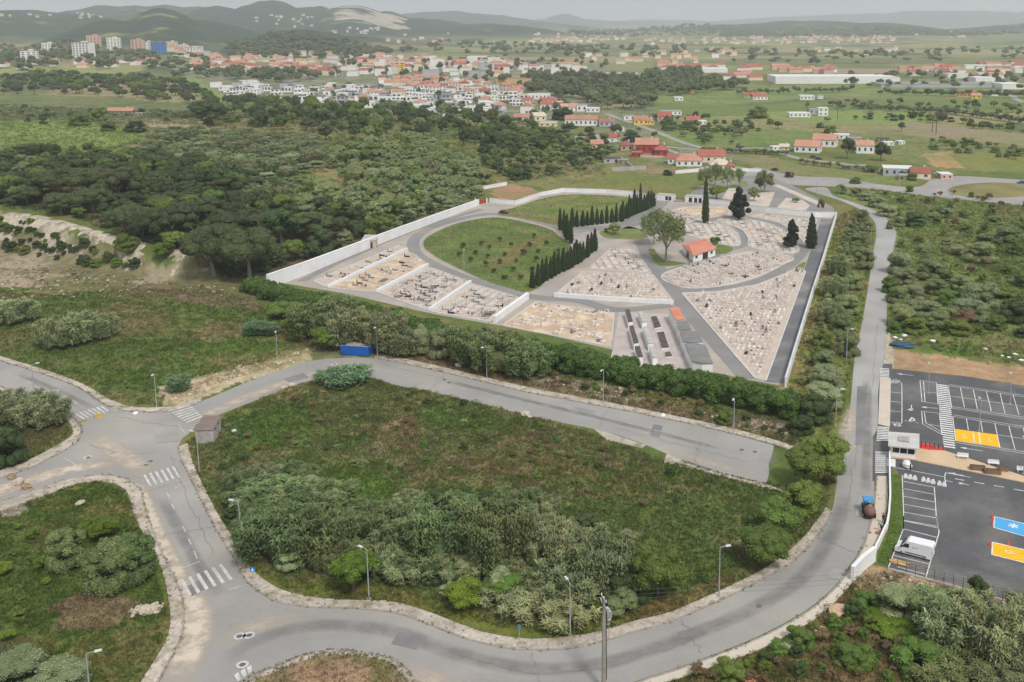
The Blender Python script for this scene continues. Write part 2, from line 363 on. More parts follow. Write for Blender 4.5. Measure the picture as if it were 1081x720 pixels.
Z([(167, 412), (193, 403), (233, 392), (283, 382), (300, 370), (330, 366), (334, 378), (300, 392), (240, 408), (190, 430), (172, 425)], (186, 168, 138), 1.2, .25, (130, 120, 80), .58)
Z([(330, 340), (362, 345), (396, 380), (400, 379), (370, 378), (330, 380)], (168, 152, 128), 1.2, .3, (104, 108, 66), .5)
# north-west corner block and south-west block
Z([(-80, 390), (0, 412), (62, 440), (77, 456), (50, 476), (0, 500), (-80, 525)], (112, 100, 64), 1.5, .3, (92, 104, 48), .5)
Z([(-80, 560), (0, 540), (95, 508), (134, 520), (155, 575), (178, 655), (140, 740), (-80, 800)], (84, 104, 42), 1.5, .35, (108, 104, 58), .57)
Z([(55, 640), (90, 625), (140, 632), (135, 660), (60, 665)], (128, 110, 82), 1.5, .3, (100, 102, 56), .52)
Z([(0, 540), (26, 533), (28, 541), (5, 547)], (160, 150, 138), .8, .3)
Z([(0, 655), (22, 690), (60, 740), (-60, 760), (-60, 660)], (96, 100, 62), 1.5, .3)
# island
Z([(205, 470), (240, 436), (317, 406), (390, 400), (457, 416), (556, 440), (626, 462), (700, 490), (800, 516), (835, 520), (860, 556), (806, 601), (724, 640), (603, 672), (448, 645), (320, 629), (263, 597), (213, 510)], (92, 110, 52), 1.5, .35, (116, 108, 74), .58)
Z([(320, 404), (420, 410), (520, 440), (600, 470), (640, 520), (520, 500), (420, 470), (330, 450)], (98, 108, 58), 2, .35, (122, 108, 76), .56)
Z([(330, 500), (395, 494), (424, 516), (390, 530), (335, 522)], (90, 118, 44), 1.5, .3)
Z([(245, 442), (300, 432), (340, 448), (290, 470), (240, 462)], (84, 112, 44), 2, .3, (112, 102, 66), .6)
Z([(440, 428), (500, 436), (540, 452), (480, 456), (430, 444)], (90, 112, 48), 2, .3, (112, 102, 66), .58)
Z([(560, 470), (640, 490), (680, 520), (620, 530), (560, 500)], (118, 108, 66), 2, .3, (88, 104, 50), .55)
Z([(358, 532), (385, 528), (415, 540), (405, 562), (372, 562)], (112, 92, 68), 1.2, .25)
Z([(207, 512), (214, 512), (250, 575), (278, 612), (330, 630), (410, 634), (480, 655), (540, 672), (600, 670), (640, 664), (640, 655), (540, 660), (420, 620), (300, 612), (262, 585), (235, 535)], (124, 120, 62), .8, .3, (104, 112, 46), .5)
Z([(640, 650), (760, 612), (830, 570), (838, 578), (770, 620), (700, 650), (640, 666)], (128, 112, 66), .8, .3, (100, 106, 52), .5)
Z([(230, 437), (320, 404), (400, 402), (380, 412), (320, 415), (250, 440)], (104, 118, 52), 1, .3, (138, 126, 86), .6)
# south-east bank and south island
Z([(655, 737), (744, 707), (806, 684), (858, 655), (905, 612), (940, 606), (1081, 645), (1200, 680), (1200, 800), (640, 800)], (98, 98, 50), 1.2, .35, (120, 100, 66), .54)
Z([(895, 612), (925, 597), (960, 604), (1010, 616), (1081, 640), (1200, 676), (1200, 682), (1081, 648), (1000, 626), (950, 622), (915, 632)], (170, 142, 112), 1, .25, (128, 112, 80), .58)
Z([(745, 722), (800, 708), (820, 720), (800, 740), (740, 745)], (146, 104, 82), .8, .35, (104, 92, 56), .5)
Z([(255, 722), (293, 705), (322, 694), (348, 689), (381, 691), (411, 697), (441, 722), (420, 760), (250, 760)], (142, 124, 92), 1, .35, (104, 104, 56), .52)
Z([(310, 702), (350, 697), (390, 704), (400, 722), (310, 722)], (158, 128, 102), 1, .3, (120, 108, 70), .55)
# cemetery lawns
LAWN_A = [(447, 257), (457, 247), (487, 235), (527, 230), (577, 241), (590, 250), (602, 262), (567, 305), (533, 303), (500, 291), (457, 269)]
LAWN_B = [(525, 226), (547, 218), (593, 206), (667, 209), (668, 222), (633, 234), (603, 240), (587, 238), (553, 231)]
Z(LAWN_A, (92, 114, 52), .8, .25, (120, 116, 66), .56)
Z([(520, 262), (580, 246), (590, 250), (540, 275), (510, 285)], (132, 122, 76), 1.5, .25, (104, 112, 58), .5)
Z(LAWN_B, (112, 124, 62), .8, .25, (134, 124, 80), .56)
_ZB = [(np.array(z[0])[:, 0].min()-20, np.array(z[0])[:, 0].max()+20, np.array(z[0])[:, 1].min()-20, np.array(z[0])[:, 1].max()+20) for z in ZONES]
def gcol(x, y):
    r = np.hypot(x, y); az = np.arctan2(x, y)
    n0 = fbm(x/14, y/14, 21, 4); n1 = fbm(x/2.2, y/2.2, 31, 3); n2 = fbm(x/60, y/60, 41, 4)
    base = np.array(S(90, 104, 56)); b2 = np.array(S(114, 112, 68))
    t = sstep(.42, .62, n0*.6+n2*.4)[:, None]; c = base*(1-t)+b2*t
    # patchwork of far fields
    fx = (x+60*(n2-.5)+y*.18)/210; fy = (y-x*.12+90*(n2-.5))/150
    ci = _h(np.floor(fx), np.floor(fy), 77); k = (ci*9.999).astype(int)
    row = .93+.14*vnoise((x*.8+y*.2)/3.5, y/160, 9)
    f = FIELD[k]*row[:, None]*(.86+.28*n0)[:, None]
    t = sstep(600, 880, r)[:, None]; c = c*(1-t)+f*t
    # woods on the far hills
    far = r > 1800
    if far.any():
        h = tz(x[far], y[far]); nn = fbm(x[far]/120, y[far]/120, 51, 4)
        w = np.clip(sstep(6, 34, h)*sstep(.26, .42, nn+.1)+sstep(.6, .7, nn)*.7, 0, 1)[:, None]
        fo = np.array(S(58, 70, 60))*(.7+.6*fbm(x[far]/40, y[far]/40, 61, 3))[:, None]
        cf = c[far]*(1-w)+fo*w
        # quarry scar
        qa, qd = az[far], r[far]; q = ((np.abs(qa-math.atan2((393-X0)/FPX, 1.0)) < .036+.02*(nn-.5)) & (h > 14) & (qd > 4200) & (qd < 5300))
        q = (sstep(.47, .60, fbm(x[far]/140, y[far]/60, 71, 5))*q)[:, None]
        cf = cf*(1-q)+np.array(S(160, 153, 142))*(.75+.5*fbm(x[far]/30, y[far]/30, 81, 3))[:, None]*q
        c[far] = cf
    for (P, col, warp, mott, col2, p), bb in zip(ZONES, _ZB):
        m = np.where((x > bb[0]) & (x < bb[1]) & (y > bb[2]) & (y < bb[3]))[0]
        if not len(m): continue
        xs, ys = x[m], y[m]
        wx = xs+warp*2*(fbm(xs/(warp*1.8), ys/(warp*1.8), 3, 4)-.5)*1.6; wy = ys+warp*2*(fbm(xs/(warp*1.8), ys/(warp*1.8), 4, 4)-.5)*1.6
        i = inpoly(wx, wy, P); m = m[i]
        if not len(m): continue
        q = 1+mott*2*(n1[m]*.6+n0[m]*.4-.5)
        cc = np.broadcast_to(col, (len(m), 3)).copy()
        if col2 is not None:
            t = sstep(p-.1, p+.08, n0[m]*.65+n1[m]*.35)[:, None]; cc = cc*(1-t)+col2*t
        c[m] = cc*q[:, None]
    return np.clip(c*(.88+.24*n1)[:, None]*np.array((1.13, 1.12, 1.04)), .008, .8)
# ------------------------------------------------------------------ ground sheet (polar grid out to the horizon)
rr = np.r_[8, 20, 32, 44, 55, 65, 75, 82, 88, 94*1.0058**np.arange(0, 900)]
aa = np.radians(np.r_[np.arange(-75, -38, 1.0), np.arange(-38, 31, .125), np.arange(31, 76, 1.0)])
RR, AA = np.meshgrid(rr, aa, indexing='ij'); gx = (RR*np.sin(AA)).ravel(); gy = (RR*np.cos(AA)).ravel(); gz = tz(gx, gy)
b = (gy > 90) & (gy < 620) & (gz > .05); gz[b] += (fbm(gx[b]/3.0, gy[b]/3.0, 91, 4)-.5)*1.1*np.minimum(1, gz[b])
mb = MB(); nr, na = RR.shape; I = np.arange(nr*na).reshape(nr, na)
mb.add(np.stack([gx, gy, gz], 1), np.stack([I[:-1, :-1].ravel(), I[:-1, 1:].ravel(), I[1:, 1:].ravel(), I[1:, :-1].ravel()], 1)[:, ::-1], gcol(gx, gy))
m = bpy.data.materials.new('ground'); t = nt(m); L = t.links.new
out = N(t, 'ShaderNodeOutputMaterial'); bs = N(t, 'ShaderNodeBsdfPrincipled', _Roughness=.95); bs.inputs['Specular IOR Level'].default_value = .1
at = N(t, 'ShaderNodeAttribute', attribute_name='Col'); tc = N(t, 'ShaderNodeTexCoord')
n1 = N(t, 'ShaderNodeTexNoise', _Scale=2.4, _Detail=7.0, _Roughness=.7); n2 = N(t, 'ShaderNodeTexNoise', _Scale=.35, _Detail=6.0, _Roughness=.65)
L(tc.outputs['Object'], n1.inputs[0]); L(tc.outputs['Object'], n2.inputs[0])
r1 = N(t, 'ShaderNodeMapRange'); r1.inputs[1].default_value = .3; r1.inputs[2].default_value = .7; r1.inputs[3].default_value = .62; r1.inputs[4].default_value = 1.38
r2 = N(t, 'ShaderNodeMapRange'); r2.inputs[1].default_value = .3; r2.inputs[2].default_value = .7; r2.inputs[3].default_value = .75; r2.inputs[4].default_value = 1.25
L(n1.outputs[0], r1.inputs[0]); L(n2.outputs[0], r2.inputs[0])
mu = N(t, 'ShaderNodeMath', operation='MULTIPLY'); L(r1.outputs[0], mu.inputs[0]); L(r2.outputs[0], mu.inputs[1])
vm = N(t, 'ShaderNodeVectorMath', operation='SCALE'); L(at.outputs['Vector'], vm.inputs[0]); L(mu.outputs[0], vm.inputs['Scale']); L(vm.outputs[0], bs.inputs['Base Color'])
bp = N(t, 'ShaderNodeBump', _Strength=.8, _Distance=.25); L(n1.outputs[0], bp.inputs['Height']); L(bp.outputs[0], bs.inputs['Normal']); L(bs.outputs[0], out.inputs[0])
struct('ground', mb, m, True)
# ================================================================== roads
ASPH = surf('worn_asphalt', S(154, 151, 147), .9, .10, 3.0, .08, .09, .01, tint=S(176, 168, 156), tint_scale=.045, tint_amt=.45)
ASPH2 = surf('dark_asphalt', S(124, 123, 122), .88, .10, 3.0, .1, .08, .01)
LOT = surf('new_asphalt', S(90, 90, 92), .85, .16, 2.5, .09, .14, .01, tint=S(126, 123, 118), tint_scale=.07, tint_amt=.6)
GRAV = surf('gravel_paving', S(186, 175, 162), .95, .34, 2.2, .15, .18, .05, tint=S(118, 110, 80), tint_scale=.4, tint_amt=.75)
KERB = surf('kerb_stone', S(158, 151, 140), .9, .22, 1.2, .3, .15, .01)
BEIGE = surf('beige_paving', S(202, 190, 174), .9, .08, 2.0, .2, .07)
PAINT = surf('road_paint', S(224, 223, 220), .8, .26, 2.6, .5, .2)
WORN = surf('worn_paint', S(196, 194, 190), .85, .26, 3.0, .6, .2)
DUSTC = S(206, 192, 174)
def softmat(name, col, amt=1.0, scale=.5):
    m = bpy.data.materials.new(name); t = nt(m); L = t.links.new
    out = N(t, 'ShaderNodeOutputMaterial'); b = N(t, 'ShaderNodeBsdfPrincipled', _Roughness=.95); b.inputs['Base Color'].default_value = (*col, 1); b.inputs['Specular IOR Level'].default_value = .1
    at = N(t, 'ShaderNodeAttribute', attribute_name='Col'); tc = N(t, 'ShaderNodeTexCoord'); n = N(t, 'ShaderNodeTexNoise', _Scale=scale, _Detail=7.0, _Roughness=.65)
    L(tc.outputs['Object'], n.inputs[0]); r = N(t, 'ShaderNodeMapRange'); r.inputs[1].default_value = .3; r.inputs[2].default_value = .62; r.inputs[3].default_value = .25; L(n.outputs[0], r.inputs[0])
    sx = N(t, 'ShaderNodeSeparateXYZ'); L(at.outputs['Vector'], sx.inputs[0]); mu = N(t, 'ShaderNodeMath', operation='MULTIPLY'); L(sx.outputs[0], mu.inputs[0]); L(r.outputs[0], mu.inputs[1])
    m2 = N(t, 'ShaderNodeMath', operation='MULTIPLY', use_clamp=True); m2.inputs[1].default_value = amt; L(mu.outputs[0], m2.inputs[0])
    tr = N(t, 'ShaderNodeBsdfTransparent'); ms = N(t, 'ShaderNodeMixShader'); L(m2.outputs[0], ms.inputs[0]); L(tr.outputs[0], ms.inputs[1]); L(b.outputs[0], ms.inputs[2]); L(ms.outputs[0], out.inputs[0]); return m
DUST = softmat('road_dust', DUSTC, 1.25); DARKLANE = softmat('tyre_polish', S(122, 121, 121), .55, .3); WEAR = softmat('pale_wear', S(186, 182, 176), .9, .4)
PAVED = []                                     # outlines kept free of plants
def road(px, z, mat=None, name='road', smooth=True, step=1.5):
    P = WP(px); P = cat(P, step, True) if smooth else P
    PAVED.append(P); return sheet(name, P, z, mat or ASPH)
A_W = [(-70, 357), (0, 381), (33, 391), (80, 408), (110, 427), (140, 435), (125, 468), (88, 458), (81, 443), (67, 437), (33, 424), (0, 408), (-70, 384)]
A_E = [(130, 434), (160, 436), (187, 433), (213, 423.5), (267, 401), (320, 383), (345, 379), (375, 377.5), (400, 379), (440, 387), (500, 401), (560, 415), (640, 430), (700, 442), (760, 455), (812, 468.8), (816.5, 469.9), (817, 470.6), (815, 480), (811.5, 490), (812, 500), (808.6, 510), (807.6, 511), (803, 510), (760, 500), (720, 486), (680, 469), (640, 456), (593, 446), (556, 438), (506, 426),
       (457, 414), (423, 408), (390, 399), (360, 396), (340, 399), (317, 405), (277, 420), (233, 437), (207, 448), (195, 461), (160, 470)]
A_V = [(110, 434), (187, 433), (207, 448), (195, 460), (189, 470), (191, 485), (200, 503), (213, 530), (230, 563), (247, 590), (257, 610), (270, 623), (290, 635), (300, 650), (262, 716), (253, 735), (225, 775), (130, 775), (160, 735), (180, 697), (192, 673), (195, 653), (193, 630), (181, 603), (167, 574),
       (155, 541), (147, 516), (123, 504), (93, 503.5), (67, 509), (33, 520), (0, 532), (-60, 555), (-60, 526), (0, 504), (33, 493), (57, 481), (80, 467), (86, 456)]
A_S = [(255, 606), (270, 623), (290, 635), (300, 638), (330, 642), (374, 643), (418, 648), (448, 658), (478, 670), (507, 679), (544, 686), (596, 686), (633, 679), (670, 668), (700, 660), (728, 649), (783, 624), (815, 607), (837, 594), (857, 574), (870, 557), (878, 540), (882, 520), (885, 493), (890, 467),
       (897, 433), (902, 380), (906, 360), (912, 330), (917, 300), (921, 271), (925, 248), (923, 234), (910, 222), (888, 212), (862, 204), (850, 199), (872, 198), (880, 206.5), (903, 214), (925, 223), (940, 234), (946, 245), (945, 256), (939, 282), (936.5, 300), (936, 340), (934, 370), (933, 385), (928, 413), (925, 463),
       (923, 500), (923, 527), (918, 553), (910, 577), (893, 603), (880, 620), (850, 645), (800, 672), (740, 696), (690, 713), (640, 728), (560, 742), (480, 735), (441, 718), (426, 705), (411, 695), (381, 689), (348, 687), (322, 692), (293, 703), (267, 713), (253, 722), (225, 750), (190, 720), (196, 660)]
A_M = [(795, 177), (821, 182), (843, 186), (888, 188), (932, 195), (969, 197), (983, 190), (1000, 187), (1020, 186), (1081, 190), (1160, 194), (1160, 224), (1081, 217), (1014, 211), (977, 207), (940, 202), (897, 197.5), (866, 196.5), (840, 195.5), (815, 193), (785, 191)]
road(A_W, .004); road(A_E, .008); road(A_V, .012); road(A_S, .016); road(A_M, .020)
road([(922, 384), (942, 384), (942, 508), (921, 508)], .018, LOT, smooth=False)
NSURF = surf('lane_concrete', S(166, 164, 160), .9, .10, 2.0, .06, .1, tint=S(146, 144, 140), tint_scale=.05, tint_amt=.5)
# pale older surface on the northern part of the lane
road([(885, 493), (890, 467), (897, 433), (902, 380), (906, 360), (912, 330), (917, 300), (921, 271), (925, 248), (923, 234), (910, 222), (888, 212), (880, 208), (903, 215), (925, 224), (939, 235), (945, 245), (944, 256), (938, 282), (935.5, 300), (935, 340), (933, 370), (932, 385), (927, 413), (925, 455), (905, 470)], .020, NSURF)
def lane(px, w, z=.004, name='road', mat=None):
    P = cat(WP(px), 3.0); mb = MB(); stroke(mb, P, w, z); PAVED.append(offs(P, w/2)+offs(P, -w/2)[::-1]); return struct(name, mb, mat or ASPH)
lane([(560, 152), (620, 148), (660, 150), (695, 154), (735, 157.5), (769, 157.5), (806, 156.5), (843, 167), (888, 172.5), (917, 178), (962, 186), (982, 190)], 5.0, .024)
lane([(1081, 108), (1072, 104), (1066, 98), (1050, 96), (1010, 97)], 7.0, .03)
lane([(430, 105), (470, 118), (520, 127), (560, 131), (610, 138), (640, 146)], 6.0, .03)
lane([(320, 90), (345, 98), (375, 106), (420, 116)], 9.0, .03, mat=surf('pale_street', S(176, 170, 158)))
lane([(640, 120), (690, 138), (720, 150), (745, 157)], 5.0, .03)
lane([(690, 152), (716, 162), (745, 170), (775, 176), (800, 180)], 4.0, .028)
# roundabout island
th = np.linspace(0, 2*np.pi, 60)[:-1]; RI = [W(1050+49*math.cos(a), 201+8*math.sin(a)) for a in th]
sheet('roundabout_island', RI, .16, surf('dry_grass', S(132, 122, 78), .95, .3, .8, .06, .25, .1, tint=S(110, 118, 62), tint_amt=.8), 'structure')
mb = MB(); raised(mb, RI+RI[:1], offs(RI+RI[:1], .35), 0, .17); struct('kerb', mb, KERB)
# ------------------------------------------------------------------ pavements with kerbs
SIDE = [
 ([(188, 472), (191, 485), (200, 503), (213, 530), (230, 563), (247, 590), (257, 610), (270, 623), (290, 635), (300, 638), (330, 642), (374, 643), (418, 648), (448, 658), (478, 670), (507, 679), (544, 686), (596, 686), (633, 679), (670, 668), (700, 660), (728, 649), (783, 624), (815, 607), (837, 594), (857, 574), (870, 557), (878, 540)],
  [(198, 468), (203, 487), (213, 510), (230, 543), (247, 570), (263, 597), (277, 611), (297, 623), (320, 629), (337, 632), (374, 634), (411, 635), (448, 645), (485, 659), (515, 669), (559, 675), (603, 672), (633, 667), (670, 656), (700, 649), (724, 640), (775, 617), (806, 601), (826, 588), (846, 570), (860, 553), (872, 536)], 'g'),
 ([(395, 378), (440, 387), (500, 401), (560, 415), (640, 430), (700, 442), (760, 455), (817, 470), (838, 477)], [(399, 373.5), (442, 382), (502, 396), (562, 410), (642, 425), (702, 437), (762, 450), (819, 465), (842, 473)], 'g'),
 ([(-60, 360), (0, 381), (33, 391), (80, 408), (110, 427), (133, 434), (160, 435.5), (187, 433.5), (213, 424)], [(-60, 356), (0, 376), (36, 387), (84, 404), (114, 421), (137, 429), (160, 430.5), (185, 428.5), (210, 419)], 'g'),
 ([(-60, 386), (0, 408.5), (33, 424.5), (67, 437.5), (80, 443.5), (86, 456), (80, 468), (57, 482), (33, 494), (0, 505.5), (-60, 528)], [(-60, 391), (0, 413), (30, 428), (62, 441), (73, 447), (77, 456), (71, 464), (50, 476), (30, 486), (-2, 498), (-60, 520)], 'g'),
 ([(-60, 549), (0, 531), (33, 519), (67, 507.5), (93, 502.5), (123, 503), (147, 515), (155, 540), (167, 573), (181, 602), (193, 629), (195, 653), (192, 673), (180, 697), (160, 735), (140, 765)], [(-60, 560), (0, 541), (35, 528), (70, 515), (95, 509), (118, 510), (134, 520), (142, 545), (157, 575), (170, 600), (177, 627), (180, 655), (176, 675), (165, 695), (142, 730), (120, 760)], 'g'),
 ([(925, 503), (923, 527), (918, 554), (910, 579), (893, 605), (880, 622), (850, 647), (800, 674), (740, 698), (690, 715), (640, 730), (560, 744)], [(936.5, 503), (937, 530), (932, 555), (921, 584), (904, 608), (890, 627), (858, 655), (806, 684), (744, 707), (694, 724), (645, 738), (560, 752)], 'b'),
 ([(438, 718), (426, 705), (411, 695), (381, 689), (348, 687), (322, 692), (293, 703), (267, 713), (253, 722), (235, 745)], [(432, 722), (421, 709), (408, 699), (381, 693), (348, 691), (325, 696), (298, 706), (273, 717), (260, 727), (243, 750)], 'g'),
 ([(808, 511), (760, 500), (720, 487)], [(836, 522), (762, 504), (716, 490)], 'g'),
]
mk = MB()
for K, Q, ty in SIDE:
    K = resamp(cat(WP(K), 1.0), 220); Q = resamp(cat(WP(Q), 1.0), 220)
    if K[0] != Q[0]: PAVED.append(K+Q[::-1])
    mb = MB(); K2 = [tuple(np.array(k)+.28*(np.array(q)-np.array(k))/(np.linalg.norm(np.array(q)-np.array(k))+1e-6)) for k, q in zip(K, Q)]
    raised(mb, K2, Q, 0, .115); struct('pavement', mb, GRAV if ty == 'g' else BEIGE)
    raised(mk, K, K2, 0, .14)
struct('kerb', mk, KERB)
P = WP([(929, 399), (940.5, 400), (939.5, 451), (927, 448)]); mb = MB(); mb.prism(P, 0, .12); struct('pavement', mb, BEIGE); PAVED.append(P)
for px in ([(626, 452), (640, 456), (682, 470), (678, 473), (640, 464)], [(700, 488), (706, 475), (716, 478), (742, 497), (730, 495)]):
    sheet('rubble_paving', WP(px), .006, GRAV)
# dust, wear and polished tracks (thin layers with ragged alpha)
def soft(px, w, z, mat, name, k=1.0):
    P = cat(WP(px), 2.0); w = np.interp(np.linspace(0, 1, len(P)), np.linspace(0, 1, len(w)), w) if hasattr(w, '__len__') else np.full(len(P), w)
    P = np.array(P); T = np.gradient(P, axis=0); T /= np.linalg.norm(T, axis=1)[:, None]+1e-9; Nn = np.stack([-T[:, 1], T[:, 0]], 1)
    n = len(P); off = [-1, -.5, 0, .5, 1]; al = [0, .8, 1, .8, 0]; v = []; c = []
    e = np.minimum(1, np.minimum(np.arange(n), np.arange(n)[::-1])/3.0)
    for o, a in zip(off, al):
        q = P+Nn*(w/2*o)[:, None]; v.append(np.c_[q, np.full(n, z)]); c.append((a*e*k)[:, None]*np.ones((1, 3)))
    v = np.concatenate(v); f = [(j*n+i, j*n+i+1, (j+1)*n+i+1, (j+1)*n+i) for j in range(4) for i in range(n-1)]
    mb = MB(); mb.add(v, f, np.concatenate(c)); return struct(name, mb, mat)
soft([(120, 504), (143, 516), (158, 545), (174, 580), (190, 612), (203, 640), (206, 665), (196, 695), (180, 730)], [3, 4, 3.6, 3.2, 3.2, 3.5, 6, 6, 5], .030, DUST, 'road_dust')
soft([(84, 458), (100, 462), (120, 475), (145, 492), (160, 505)], [3, 5, 6, 6, 4], .032, DUST, 'road_dust', .7)
soft([(-40, 533), (0, 518), (40, 505), (80, 494), (130, 490)], [7, 7, 6, 5, 4], .034, DUST, 'road_dust', .9)
soft([(195, 448), (235, 430), (290, 408), (340, 392), (380, 391)], [3, 5, 5, 4, 2], .030, DUST, 'road_dust', .65)
soft([(228, 640), (262, 646), (300, 660), (345, 664), (400, 668)], [9, 9, 7, 5, 3], .036, WEAR, 'road_dust', .6)
soft([(330, 640), (300, 652), (250, 668), (215, 690)], [3, 5, 5, 3], .038, DUST, 'road_dust', .5)
soft([(412, 697), (440, 712), (470, 722), (520, 726)], [4, 5, 4, 3], .040, DUST, 'road_dust', .6)
soft([(800, 508), (780, 498), (740, 486), (700, 474)], [3, 4, 3, 2], .034, DUST, 'road_dust', .45)
soft([(888, 470), (893, 455), (898, 440), (901, 425)], [2, 4, 4, 2], .038, DUST, 'road_dust', .7)
soft([(770, 690), (650, 716), (560, 728), (480, 712)], [3, 4, 4, 3], .042, WEAR, 'road_dust', .5)
soft([(810, 492), (812, 482), (816, 474)], [4, 5, 4], .036, WEAR, 'road_dust', .8)
for o_, (w_, px) in enumerate(((3.2, [(232, 700), (262, 680), (310, 664), (360, 660), (420, 668), (480, 690), (560, 706), (640, 700), (720, 674), (800, 640), (850, 606), (880, 560), (893, 520)]),
                 (2.2, [(913, 520), (915, 480), (916, 430), (914, 400)]), (2.4, [(170, 525), (190, 560), (212, 600), (235, 630)]), (2.0, [(470, 402), (560, 424), (660, 448), (760, 474)]), (2.0, [(20, 395), (60, 412), (100, 432)]))):
    soft(px, w_, .044+.004*o_, DARKLANE, 'tyre_tracks', .75)
soft([(882, 606), (868, 600), (868, 590)], [3, 4, 3], .05, WEAR, 'road_dust', .7)
# ------------------------------------------------------------------ painted markings
mp = MB(); mw = MB()
def L2(mbx, a, b, w, z=.064): stroke(mbx, [W(*a), W(*b)], w, z)
def bars(mbx, a0, a1, b0, b1, n, fill=.5, z=.064):   # n bars from line a0-a1 to line b0-b1
    A0, A1, B0, B1 = (np.array(W(*q)) for q in (a0, a1, b0, b1))
    for i in range(n):
        t0, t1 = i/n, (i+fill)/n
        mbx.add([(*(A0+(A1-A0)*t0), z), (*(A0+(A1-A0)*t1), z), (*(B0+(B1-B0)*t1), z), (*(B0+(B1-B0)*t0), z)], [(0, 1, 2, 3)])
bars(mw, (78, 437), (110, 428), (88, 443), (118, 434), 7)
bars(mw, (181, 436), (199, 448), (203, 429.5), (215, 441), 6)
bars(mw, (151, 502), (187, 491), (158, 514), (194, 503), 6, .42)
bars(mw, (190, 613), (239, 594), (199, 630), (251, 610), 6, .42)
for a, b in (((67, 433), (85, 426)), ((8, 395), (20, 399)), ((28, 402), (36, 405)), ((68, 418), (82, 426)), ((193, 556), (196, 562)), ((199, 569), (202, 575)), ((205, 582), (208, 590)), ((190, 601), (211, 593)), ((176, 520), (179, 526)), ((181, 532), (184, 538)), ((188, 448), (195, 457)), ((68, 484), (80, 491)), ((184, 516), (199, 510)), ((241, 623), (262, 617)), ((113, 442), (124, 436))):
    L2(mw, a, b, .17)
for a in np.linspace(0, 1, 14)[:-1]:
    px = 420+a*390; y0 = np.interp(px, [400, 500, 640, 760, 810], [390, 413, 441, 472, 486]); L2(mw, (px, y0), (px+11, y0+2.8), .14)
bars(mw, (247, 713), (267, 701), (251, 720), (268, 708), 3, .7)
def ring(mbx, px, py, r0, r1, z=.064):
    c = np.array(W(px, py)); a = np.linspace(0, 2*np.pi, 25); ribbon(mbx, [tuple(c+r0*np.array([math.cos(t), math.sin(t)])) for t in a], [tuple(c+r1*np.array([math.cos(t), math.sin(t)])) for t in a], z)
for q in ((59, 413), (61, 417), (93, 483), (253, 672), (263, 671), (256, 702), (353, 385)): ring(mw, *q, .42, .78)
struct('road_markings', mw, WORN)
# tar-sealed cracks, seams and repair patches
mcr = MB(); mpa = MB()
def crack(px, w=.055, jit=.22):
    P = np.array(resamp(WP(px), max(6, int(len(px)*9)))); P[1:-1] += RN.normal(0, jit, P[1:-1].shape); stroke(mcr, [tuple(p) for p in P], w, .0655)
for px in ([(20, 396), (60, 417), (100, 440)], [(125, 440), (160, 447), (200, 452)], [(180, 480), (200, 530), (225, 585)], [(480, 690), (560, 712), (640, 706), (720, 680), (790, 645)], [(820, 628), (870, 585), (895, 530), (905, 470)], [(400, 384), (470, 400), (560, 424), (640, 441)], [(650, 452), (720, 470), (790, 488)], [(280, 405), (330, 392), (380, 388)], [(740, 462), (735, 480), (733, 492)], [(560, 418), (553, 432)], [(640, 434), (632, 452)], [(470, 396), (455, 411)],
           [(912, 470), (918, 430), (922, 390), (926, 340)], [(560, 690), (570, 720)], [(720, 655), (740, 690)], [(870, 570), (905, 585)], [(150, 520), (205, 505)], [(170, 565), (228, 556)], [(95, 470), (130, 480), (165, 478)], [(885, 540), (921, 540)], [(890, 500), (922, 505)]): crack(px)
for px, k in (([(880, 600), (897, 604), (890, 614), (872, 609)], 0), ([(715, 668), (735, 662), (740, 668), (720, 675)], 1), ([(905, 408), (915, 408), (913, 470), (903, 470)], 1), ([(600, 428), (628, 434), (625, 438), (597, 432)], 0), ([(690, 448), (700, 450), (696, 462), (686, 459)], 1), ([(160, 452), (185, 450), (190, 466), (165, 468)], 0), ([(420, 668), (445, 674), (440, 686), (413, 680)], 1), ([(300, 400), (320, 394), (326, 398), (305, 404)], 1), ([(196, 620), (212, 612), (216, 622), (202, 630)], 1), ([(906, 520), (919, 520), (917, 545), (903, 545)], 0)):
    q = WP(px); mpa.add([(*p, .0625) for p in q], [(0, 1, 2, 3)], (1, 1, 1), k)
struct('road_cracks', mcr, surf('crack_sealant', S(122, 120, 118), .9)); struct('road_patches', mpa, [surf('pale_patch', S(156, 153, 149), .9, .12, 3), surf('dark_patch', S(130, 129, 128), .9, .12, 3)])
mh = MB()
for q in ((59, 413), (61, 417), (93, 483.5), (253, 672), (263, 671), (256, 702), (353, 385), (154, 491), (159, 487), (469, 401), (474, 404), (783, 475), (797, 477), (908, 583), (801, 640)):
    c = W(*q); mh.tube([(c[0], c[1], .02), (c[0], c[1], .068)], .40, 14)
for k in range(1): struct('manhole_covers', mh, surf('cast_iron', S(104, 101, 98), .8))
# ================================================================== cemetery
CEMP = surf('cemetery_concrete', S(166, 158, 150), .9, .10, 1.5, .12, .12, tint=S(188, 172, 152), tint_scale=.05, tint_amt=.6)
CEMR = surf('cemetery_tarmac', S(136, 134, 132), .9, .10, 2.0, .1, .1, tint=S(158, 148, 134), tint_scale=.06, tint_amt=.5)
DTAR = surf('service_tarmac', S(112, 112, 115), .9, .1, 2.0, .08, .14, tint=S(150, 144, 136), tint_scale=.08, tint_amt=.6)
PLOT = surf('plot_sand', S(196, 181, 168), .95, .14, 1.4, .2, .10, .02, tint=S(180, 164, 146), tint_scale=.16, tint_amt=.5)
PLOTB = surf('plot_earth', S(196, 172, 146), .95, .18, 1.4, .2, .15, .02, tint=S(214, 200, 180), tint_scale=.2, tint_amt=.6)
LIMEW = surf('limewash', S(232, 232, 232), .85, .06, .8, .2, .06, rnd=.03)
